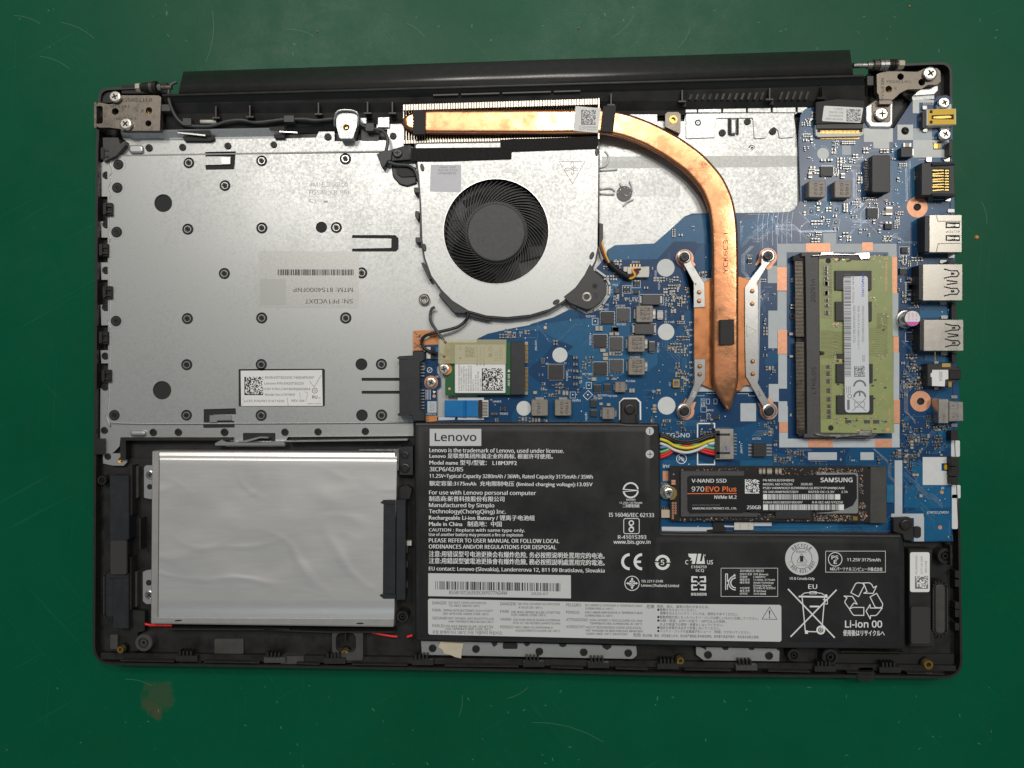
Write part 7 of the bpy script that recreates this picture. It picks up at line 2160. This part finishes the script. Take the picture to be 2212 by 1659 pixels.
for s, x, y, w, h in (("DANGER", 139, 397, 122, 26), ("DO NOT OPEN OR EXPOSE", 280, 391, 328, 18), ("TO HEAT ABOVE 100°C", 281, 417, 272, 18), ("FARA", 139, 459, 74, 24), ("ÖPPNA INTE BATTERIET OCH UTSÄTT", 231, 459, 436, 19), ("DET INTE FÖR VÄRME ÖVER 100°C", 231, 488, 398, 19), ("GEVAAR!", 139, 528, 128, 24), ("NIET OPENEN, NIET BLOOTSTELLEN", 276, 528, 396, 19), ("AAN TEMPERATUREN BOVEN 100°C", 278, 555, 394, 18),
                      ("FARLIG", 139, 595, 104, 24), ("MÅ IKKE ÅBNES ELLER UDSÆTTES", 254, 597, 414, 19), ("FOR TEMPERATURER OVER 100°C", 254, 620, 396, 18), ("위험 분해하거나 100°C 이상 가열하지 마십시오.", 139, 652, 612, 24), ("DANGER!", 730, 405, 135, 26), ("NE PAS OUVRIR NI EXPOSER", 886, 402, 364, 19), ("À PLUS DE 100°C", 888, 433, 208, 18), ("FARE", 729, 470, 76, 24), ("MÅ IKKE ÅPNES ELLER UTSETTES", 827, 474, 424, 19), ("FOR VARME OVER 100°C", 827, 498, 302, 18),
                      ("VAARA", 729, 538, 98, 24), ("ÄLÄ AVAA AKKUA ÄLÄKÄ KUUMENNA", 841, 540, 410, 19), ("SITÄ YLI 100 ASTEEN LÄMPÖTILAAN", 841, 568, 410, 18), ("PERIGO", 729, 606, 114, 24), ("NÃO ABRA OU EXPONHA A", 858, 606, 330, 19), ("AQUECIMENTO ACIMA DE 100°C", 860, 634, 390, 18), ("PELIGRO", 1303, 415, 130, 26), ("NO ABRIR O EXPONER A TEMPERATURAS", 1468, 414, 498, 19), ("SUPERIORES A 100°C", 1468, 442, 246, 18),
                      ("PERIGO", 1303, 478, 116, 24), ("NÃO ABRIR NEM EXPOR A TEMPERATURAS", 1468, 476, 500, 19), ("SUPERIORES A 100°C", 1468, 504, 244, 18), ("ATTENZIONE!", 1303, 542, 190, 24), ("NON APRIRE O RISCALDARE AD UNA", 1508, 544, 460, 19), ("TEMPERATURA SUPERIORE AI 100°C", 1508, 572, 460, 18), ("VORSICHT!", 1303, 604, 160, 24), ("NICHT REPARIEREN ODER ZERLEGEN,", 1475, 606, 490, 19), ("MIT WASSER IN BERÜHRUNG BRINGEN", 1475, 635, 494, 19), ("ODER ÜBER 100°C ERHITZEN", 1477, 662, 360, 18)):
    txt(kd, s, x, y, w, h, Z, rot=.8)
fr('X')
for s, x, y, w, h in (("危険", 568, 980, 85, 32), ("発熱、発火、破裂の恐れがあるため、", 682, 974, 570, 24), ("●衝撃を与えないでください。", 685, 1010, 430, 24), ("衝撃を与えたバッテリ・パックは、使用をやめてください。", 716, 1048, 848, 24), ("●駆動時間が短くなったバッテリ・パックは新しいものと交換してください。", 685, 1090, 1105, 24), ("●分解・改造、火中への投下・100℃以上の加熱、", 685, 1128, 750, 24), ("および高温での使用・放置をしないでください。", 716, 1168, 690, 24), ("●指定の充電方法以外で充電しないでください。", 685, 1205, 685, 24), ("●バッテリ・パックの金属端子をショート（短絡）させないでください。", 685, 1242, 1015, 24),
                      ("危险", 424, 1290, 84, 32), ("禁止拆解、撞击、挤压或投入火中。若出现严重鼓胀,请勿继续使用。请勿置于高温环境中。电池浸水后禁止使用!", 526, 1290, 1265, 24)):
    txt(kd, s, x, y, w, h, Z, rot=.9)
kd = prints("warning_triangle", bat, "black_print"); pline(kd, [(1908, 968), (1990, 1102), (1826, 1100)], 6, Z, True); ptin(kd, [(1900, 1005), (1916, 1005), (1911, 1065), (1905, 1065)], Z); ptin(kd, circ(1908, 1080, 8, 10), Z)
# certification marks
k = km("conformity_mark"); pring(k, 385, 475, 62, 92, Z, n=20, a0=math.pi * .5, a1=math.pi * 1.5); pring(k, 520, 475, 62, 92, Z, n=20, a0=math.pi * .5, a1=math.pi * 1.5); ptin(k, box(455, 463, 508, 488), Z)
k = km("round_arrow_mark"); pring(k, 744, 482, 52, 82, Z, n=24, a0=.25, a1=math.pi * .92); pring(k, 744, 482, 52, 82, Z, n=24, a0=math.pi * 1.07, a1=math.pi * 1.93); txt(k, "5", 724, 508, 38, 52, Z, bold=True); ptin(k, [(655, 482), (708, 485), (682, 510)], Z); ptin(k, [(782, 482), (832, 484), (805, 452)], Z)
k = km("safety_mark"); txt(k, "C", 990, 502, 34, 44, Z, bold=True); txt(k, "US", 1228, 502, 64, 44, Z, bold=True); txt(k, "E184259", 1057, 545, 164, 28, Z); txt(k, "SCQ", 1103, 584, 90, 28, Z)
ptin(k, [(1022, 388), (1118, 388), (1095, 498), (1060, 498), (1070, 462), (1040, 462), (1060, 440), (1030, 420)], Z); ptin(k, [(1130, 388), (1165, 388), (1150, 470), (1172, 470), (1190, 388), (1190, 388), (1205, 498), (1110, 498)], Z); txt(k, "R", 1198, 415, 14, 18, Z)
k = km("standard_mark"); pring(k, 411, 710, 74, 82, Z); 
for a in range(4):
    c, s = math.cos(a * math.pi / 2), math.sin(a * math.pi / 2)
    ptin(k, [(411 + c * x - s * y, 710 + s * x + c * y) for x, y in ((0, -64), (14, -44), (6, -40), (6, -6), (-6, -6), (-6, -40), (-14, -44))], Z)
    ptin(k, [(411 + c * x - s * y, 710 + s * x + c * y) for x, y in ((14, -34), (38, -10), (14, -12))], Z)
k = km("printed_text"); txt(k, "TIS 2217-2548", 510, 700, 236, 26, Z); txt(k, "Lenovo (Thailand) Limited", 510, 746, 410, 28, Z, rot=.7)
k = km("recovery_mark")
for sx, sy in ((1, 1), (1, -1), (-1, 1), (-1, -1)):
    pline(k, [(1136 + sx * 16, 710 + sy * 66), (1136 + sx * 70, 710 + sy * 70), (1136 + sx * 72, 710 + sy * 18), (1136 + sx * 30, 710 + sy * 22)], 18, Z)
pline(k, [(1110, 685), (1162, 738)], 6, Z); pline(k, [(1162, 685), (1110, 738)], 6, Z); txt(k, "廢電池請回收", 1052, 842, 172, 24, Z)
k = km("framed_text"); pline(k, box(1380, 545, 1997, 853), 4.5, Z, True)
k = km("approval_mark"); pline(k, [(1430, 780), (1430, 608), (1450, 608), (1450, 690), (1530, 612)], 9, Z); pline(k, [(1450, 775), (1450, 720)], 9, Z); pring(k, 1540, 705, 48, 60, Z, n=20, a0=math.pi * .5, a1=math.pi * 1.5); pring(k, 1540, 705, 72, 82, Z, n=20, a0=math.pi * .5, a1=math.pi * 1.5)
k = km("framed_text"); txt(k, "XU100253-18222", 1585, 586, 260, 24, Z)
for i, (a, b, w) in enumerate((("전지의 종류", "전지 (Battery)", 160), ("모델명", "L18M3PF2", 130), ("제품정격", "11.25Vdc, 3175mAh", 235), ("제조자명", "Simplo Technology", 220), ("", "(Chong Qing) Inc.", 200), ("수입자명", "한국레노버 유한회사", 240), ("제조국명", "중국(China)", 136), ("연락처", "1670-0088", 136))):
    y = 621 + i * 30.5
    if a: txt(k, a, 1583, y, 132 if i == 0 else 104 if len(a) > 3 else 80, 19, Z)
    txt(k, b, 1732, y, w, 19, Z)
fr('Y')
lathe("recycle_disc", 294, 400, [(dl(162), 16.6), (dl(162), 16.63), (0.05, 16.63)], "battery_label", bat, n=48)
lathe("recycle_disc_centre", 294, 400, [(dl(102), 16.63), (dl(102), 16.645), (0.05, 16.645)], "black_print", bat, n=40); lathe("recycle_disc_centre", 294, 400, [(dl(97), 16.645), (dl(97), 16.655), (0.05, 16.655)], "battery_label", bat, n=40)
def arctext(key, s, cx, cy, r, a0, a1, h, flip=False):
    n = len(s)
    for i, ch in enumerate(s):
        a = a0 + (a1 - a0) * (i + .5) / n
        R = math.radians(a)
        if flip: x, y, rot = cx + (r + h) * math.sin(R), cy - (r + h) * math.cos(R), a + 180
        else: x, y, rot = cx + r * math.sin(R), cy - r * math.cos(R), a
        w = h * .6; rr = math.radians(rot)
        if ch != ' ': txt(key, ch, x - w / 2 * math.cos(rr), y - w / 2 * math.sin(rr), w if ch not in "1.I" else w * .35, h, Z, rot=rot, bold=True)
kb = prints("recycle_text", bat, "black_print"); arctext(kb, "RECYCLE", 294, 400, 112, -48, 48, 34); arctext(kb, "1.800.822.8837", 294, 400, 110, 258, 102, 30, True)
txt(kb, "RBRC", 240, 345, 105, 22, Z); txt(kb, "Li-ion", 246, 474, 100, 20, Z); ptin(kb, box(276, 374, 310, 432), Z); pline(kb, [(292, 352), (345, 430), (330, 445), (255, 442), (248, 425)], 4, Z, True)
k = km("printed_text"); txt(k, "US & Canada Only", 175, 608, 245, 24, Z, rot=.8)
k = km("framed_text"); pline(k, box(530, 327, 1122, 535), 4.5, Z, True); pring(k, 625, 408, 64, 71, Z); txt(k, "PS", 588, 408, 68, 36, Z, bold=True); txt(k, "E", 610, 453, 32, 36, Z, bold=True); txt(k, "11.25V 3175mAh", 742, 426, 330, 30, Z, rot=.5); txt(k, "NECパーソナルコンピュータ株式会社", 575, 517, 518, 28, Z, rot=.6)
k = km("crossed_bin_mark"); txt(k, "EU", 358, 700, 86, 44, Z)
pline(k, [(160, 704), (618, 1182)], 13, Z); pline(k, [(636, 712), (186, 1172)], 13, Z); pline(k, [(268, 776), (545, 780)], 16, Z); pline(k, [(298, 790), (330, 1130)], 10, Z); pline(k, [(520, 790), (494, 1090)], 10, Z); pline(k, [(335, 1122), (440, 1125)], 10, Z); pring(k, 482, 1108, 26, 44, Z); pring(k, 482, 1108, 10, 16, Z)
pline(k, [(290, 765), (320, 742), (400, 732), (490, 745), (530, 770)], 8, Z); pline(k, box(372, 728, 438, 750), 6, Z, True); pline(k, [(378, 875), (462, 875)], 16, Z); ptin(k, circ(535, 768, 14, 12), Z); pline(k, [(505, 805), (548, 805), (548, 850), (510, 850)], 7, Z); ptin(k, box(326, 1112, 356, 1145), Z)
k = km("recycling_mark")
def poly3(pts): pline(k, pts, 9, Z, True)
poly3([(780, 738), (826, 650), (846, 640), (896, 644), (912, 668), (856, 778)]); poly3([(905, 642), (960, 640), (985, 655), (1004, 690), (1034, 672), (1000, 745), (908, 743), (940, 728)]); poly3([(970, 780), (1035, 745), (1095, 848), (1090, 880), (1060, 888), (1020, 882)])
poly3([(1090, 892), (1040, 955), (1022, 965), (975, 965), (972, 998), (930, 922), (970, 855), (972, 890), (1060, 890)]); poly3([(765, 900), (800, 884), (908, 884), (908, 963), (810, 962), (795, 948)]); poly3([(712, 772), (795, 775), (842, 852), (810, 840), (765, 898), (722, 840), (722, 820), (742, 790)])
k = km("printed_text"); txt(k, "Li-ion 00", 722, 1082, 368, 66, Z, bold=True); txt(k, "使用後はリサイクルへ", 703, 1160, 410, 44, Z, rot=.5)
# battery lead to its socket
fr('M')
lead = [("wire_black", 1295, 1290, 20), ("wire_black", 1315, 1312, 26), ("wire_yellow", 1350, 1358, 0), ("wire_white", 1398, 1390, 0), ("wire_blue", 1445, 1418, 0), ("wire_green", 1495, 1455, 0), ("wire_red", 1530, 1490, 0), ("wire_red", 1555, 1520, 0)]
mids = [(1375, 14.8), (1398, 14.2), (1450, 15.8), (1498, 15.2), (1400, 13.2), (1400, 13.6), (1425, 13.8), (1450, 13.4)]
for (m, y0, y1, _), (ym, zm) in zip(lead, mids):
    tube("wire", [(825, y0, 13.2), (900, y0 + (ym - y0) * .25, 13.6), (990, y0 + (ym - y0) * .75, zm), (1110, ym, zm), (1230, y1 + (ym - y1) * .75, zm), (1340, y1 + (ym - y1) * .25, 14.2), (1432, y1, 14.0)], 0.62, m, bat)
# white folded cable emerging between battery and drive
fr('O')
fc = thing("flat_cable", "white flat cable edge showing between the battery and the solid state drive", "flat cable", (570, 1060), frame='O', z=11)
prism("band", [(292, 1035), (850, 1042), (845, 1062), (780, 1068), (785, 1092), (292, 1080)], 12.0, 12.5, "ribbon_white", fc)
prism("fold", [(850, 985), (930, 985), (1000, 1060), (980, 1095), (790, 1095), (785, 1070), (850, 1062)], 12.2, 12.9, "deep_black", fc)
prism("end_band", rounded(box(1082, 985, 1290, 1068), 6), 12.3, 12.8, "cream_plastic", fc); prism("end_band", box(1292, 985, 1488, 1026), 12.3, 12.5, "ribbon_white", fc); prism("end_band", [(970, 1020), (1082, 1025), (1082, 1040), (980, 1038)], 12.3, 12.5, "ribbon_white", fc)
k = prints("green_text", fc, "wire_green"); txt(k, "dgen", 1150, 1062, 62, 18, 12.83, rot=-90); txt(k, "inel", 1245, 1062, 55, 18, 12.83, rot=-90)

# ------------------------------------------------------------------ hard drive in its tray
hd = thing("hard_drive", "flat silver drive with a creased foil top at the front left of the laptop", "hard drive", (590, 1165), z=9)
fr('D')
prism("case", rounded([(328, 974), (858, 977), (851, 1355), (325.5, 1348)], 4), 9.2, 15.6, "drive_case", hd, bev=.3)
# foil top, gently sloped at the rear and front edges
rows = [(344, 977.5, 857, 979, 15.62), (345, 986, 857.5, 989.5, 16.0), (345, 989, 857, 992, 16.75), (345, 1000, 857, 1003, 16.85), (344, 1160, 854, 1165, 16.85), (343, 1298, 852, 1300, 16.85), (343, 1312, 852, 1313, 16.6), (343, 1326, 851.5, 1328, 15.9), (343, 1333, 851, 1336, 15.65)]
v, f = [], []
import mathutils.noise as mn
NX = 100
dense = []
for a, b in zip(rows, rows[1:]):
    n = max(1, int((b[1] - a[1]) / 4))
    for i in range(n):
        t = i / n; dense.append(tuple(a[j] + (b[j] - a[j]) * t for j in range(5)))
dense.append(rows[-1])
for r in dense:
    for i in range(NX + 1):
        t = i / NX
        x, y, z = r[0] + (r[2] - r[0]) * t, r[1] + (r[3] - r[1]) * t, r[4]
        if z > 16.8:
            e = min(1, (y - 1000) / 60, (1300 - y) / 60, (830 - x) / 60 if y > 1060 else 1); e = 0.7 * max(0, e)
            n1 = mn.noise(Vector(((x * .9 + y * .5) / 170, (y - x * .35) / 110, 20)))
            n2 = mn.noise(Vector(((x - y * .8) / 150, (y + x * .2) / 160, 41)))
            z += e * (0.55 * mn.noise(Vector((x / 120 + y / 260, y / 95, 3))) + 0.10 * mn.noise(Vector((x / 45, y / 38, 9))) + 0.30 * max(0, 1 - 9 * abs(n1)) * max(0, n2 + .3) + 0.22 * max(0, 1 - 12 * abs(n2)) * max(0, .3 - n1))
        v.append(P(x, y, z))
for j in range(len(dense) - 1):
    for i in range(NX):
        a = j * (NX + 1) + i
        f.append((a, a + NX + 1, a + NX + 2, a + 1))
n0 = len(v)
b0 = [P(dense[0][0], dense[0][1], 15.5), P(dense[0][2], dense[0][3], 15.5), P(dense[-1][2], dense[-1][3], 15.5), P(dense[-1][0], dense[-1][1], 15.5)]
build("foil_cover", v, f, "drive_foil", hd, smooth=True)
prism("front_lip", [(330, 1334), (851, 1337), (850, 1353), (330, 1346)], 15.6, 15.9, "drive_case", hd, bev=.2)
prism("seam", [(343.5, 976), (344.8, 976), (341.6, 1338), (340.4, 1338)], 15.6, 15.64, "deep_black", hd)
fr('R')
for q, f_ in ((rounded([(955, 955), (975, 944), (1040, 942), (1045, 948), (1020, 958), (960, 960)], 4), 'R'),): prism("screw_dimple", q, 15.9, 15.93, "deep_black", hd)
fr('T'); prism("screw_dimple", circ(1045, 898, 42, 14, 9), 15.9, 15.93, "deep_black", hd)
fr('Q')
prism("tray_tab", rounded([(625, 440), (650, 420), (725, 420), (725, 790), (690, 790), (625, 775)], [16, 16, 0, 0, 20, 16]), 12.0, 13.0, "galvanized", hd, bev=.15); screw(690, 525, 48, 13.9, hd, "nickel", rot=10)
lathe("tab_hole", 690, 655, [(dl(30), 13.0), (dl(30), 13.04), (0.05, 13.04)], "deep_black", hd, n=18)
fr('R')
prism("tray_tab", rounded([(612, 420), (645, 405), (710, 395), (710, 772), (650, 772), (612, 740)], [16, 16, 0, 0, 20, 20]), 12.0, 13.0, "galvanized", hd, bev=.15); screw(682, 672, 50, 13.9, hd, "nickel", rot=40)
lathe("tab_hole", 680, 538, [(dl(32), 13.0), (dl(32), 13.04), (0.05, 13.04)], "deep_black", hd, n=18)
fr('S')
prism("tray_wall", [(1375, 325), (1935, 322), (1950, 310), (1958, 330), (1950, 640), (1900, 645), (1890, 600), (1895, 365), (1880, 352), (1375, 345)], 13, 15.9, "nickel", hd, bev=.1)
fr('D')
cn = thing("drive_connector", "long black connector clipped onto the right end of the hard drive", "connector", (850, 1185), z=12)
a, b = Dq('S', [(1730, 1055), (1925, 1055)]), Dq('T', [(1432, 632), (1295, 578)])
prism("inner_housing", [a[0], a[1], (858, 1285), (828, 1285)][:0] or [d(1730, 1058, 'S'), d(1912, 1058, 'S'), d(1430, 580, 'T'), d(1290, 578, 'T')], 13, 17.0, "connector_black", cn, bev=.2)
prism("outer_housing", [d(1920, 1062, 'S'), d(2055, 1062, 'S'), d(1538, 640, 'T'), d(1436, 648, 'T')], 12, 17.6, "connector_black", cn, bev=.2)
prism("lug", [d(1685, 1105, 'S'), d(1735, 1062, 'S'), d(1905, 1068, 'S'), d(1905, 1128, 'S'), d(1735, 1122, 'S')], 16.5, 17.5, "connector_black", cn, bev=.1)
prism("lug", [d(1255, 592, 'T'), d(1285, 578, 'T'), d(1432, 582, 'T'), d(1432, 630, 'T'), d(1300, 630, 'T')], 16.5, 17.5, "connector_black", cn, bev=.1)
fr('T')
for y in (60, 220, 440): prism("contact_tab", box(1545, y, 1562, y + 70), 11, 14.5, "gray_plastic", cn)
prism("small_label", box(1548, 0, 1602, 50), 11, 13, "cream_plastic", cn)
# red speaker leads
fr('R')
t = tube("speaker_wire", [(640, 985, 12.5), (700, 998, 12.5), (800, 998, 12.5), (935, 1002, 12.3)], 0.55, "wire_red"); tag(t, "red speaker wire showing at the lower left corner of the hard drive", "wire")
fr('T')
t = tube("speaker_wire", [(1170, 995, 12.0), (1280, 1018, 12.2), (1380, 1035, 12.2), (1452, 1042, 12.2)], 0.5, "wire_red"); tag(t, "red speaker wire slanting out below the right corner of the hard drive", "wire")
t = tube("speaker_wire", [(1555, 1045, 12.2), (1585, 1035, 12.2), (1615, 1028, 12.2)], 0.55, "wire_red"); tag(t, "tiny stretch of red speaker wire entering beneath the battery", "wire")

# ------------------------------------------------------------------ speakers
sp = thing("speaker", "dark left speaker box with a brown foam pad, beside the hard drive", "speaker", (235, 1150), z=9)
fr('Q'); prism("box", rounded([(250, 532), (462, 532), (462, 1220), (415, 1260), (415, 1659), (250, 1659)], 6), 9, 15.2, "connector_black", sp, bev=.3)
fr('R'); prism("box", rounded([(285, 440), (458, 440), (458, 1040), (285, 1040)], 6), 9, 15.0, "connector_black", sp, bev=.3); prism("foam_pad", rounded(box(260, 80, 438, 450), 26), 15.2, 16.4, "rubber", sp, bev=.2)
def driver(f, x0, y0, x1, y1, par):
    fr(f); w = (x1 - x0) / 2
    prism("driver_rim", rounded(box(x0, y0, x1, y1), w), 9, 13.6, "deep_black", par, bev=.2, holes=None)
    prism("cone", rounded(box(x0 + w * .42, y0 + w * .55, x1 - w * .42, y1 - w * .55), w * .5), 13.6, 14.2, "gray_plastic" if f == 'Y' else "connector_black", par, bev=.3, steps=2)
    m = MB()
    n = 16
    for i in range(n):
        y = y0 + w + (y1 - y0 - 2 * w) * i / (n - 1)
        for x in (x0 + 8, x1 - 16):
            prism(None, box(x, y, x + 9, y + 14), 13.6, 14.5, "gray_plastic", mb=m)
    for i in range(6):
        a = math.pi * (i + .5) / 6
        for sy, yy in ((1, y1 - w), (-1, y0 + w)):
            prism(None, box((x0 + x1) / 2 + w * .85 * math.cos(a) - 4, yy + sy * w * .85 * math.sin(a) - 7, (x0 + x1) / 2 + w * .85 * math.cos(a) + 4, yy + sy * w * .85 * math.sin(a) + 7), 13.6, 14.5, "rim_plastic", mb=m)
    m.out("rim_ribs", par)
driver('R', 178, 400, 332, 950, sp)
sp2 = thing("speaker", "right speaker box with a white code label and a dark foam pad", "speaker", (1990, 1270), z=9)
fr('Y'); prism("box", rounded([(1355, 305), (1592, 308), (1575, 600), (1575, 1100), (1610, 1160), (1618, 1275), (1365, 1275)], 8), 9, 15.0, "rim_plastic", sp2, bev=.3)
prism("label", rounded(box(1366, 338, 1560, 732), 24), 15.0, 15.08, "bright_label", sp2)
k = prints("label_text", sp2, "gray_print"); txt(k, "PK23000RDG0", 1438, 555, 185, 18, 15.1, rot=-90); txt(k, "GYT1 0A 04W", 1490, 555, 180, 18, 15.1, rot=-90); txt(k, "000 4728", 1532, 540, 115, 18, 15.1, rot=-90); matrix(k, 1415, 572, 1545, 700, 15.1, 14, seed=23)
prism("foam_pad", rounded(box(1376, 880, 1568, 1248), 30), 15.0, 16.2, "rubber", sp2, bev=.2)
driver('Y', 1585, 615, 1748, 1185, sp2)

finish_prints()

for o in list(scene.objects):
    n = o.name.split(".")[0]
    if n in ("tracks", "track_lines", "sheen_tracks", "silkscreen_text", "silkscreen_lines", "white_print", "warning_print", "printed_text", "label_text", "framed_text", "gray_print", "engraved_mark", "solder_pins", "silkscreen", "edge_lines", "ink_marks"):
        o["kind"] = "stuff"
# countable look-alikes share a group phrase
GROUPS = {"speaker": "speaker boxes in the front corners", "hinge": "lid hinges at the rear corners", "standoff": "nickel stand-offs", "antenna_lead": "thin antenna leads", "cable_clip": "clips holding the grey leads along the rear wall",
          "speaker_wire": "red speaker wires round the drive", "support_strip": "steel strips along the front edge", "mounting_nut": "screw mounts along the rear edge", "screw": "small screws clamping the cards"}
for o in list(scene.objects):
    if o.parent is None and o.name.split(".")[0] in GROUPS:
        o["group"] = GROUPS[o.name.split(".")[0]]
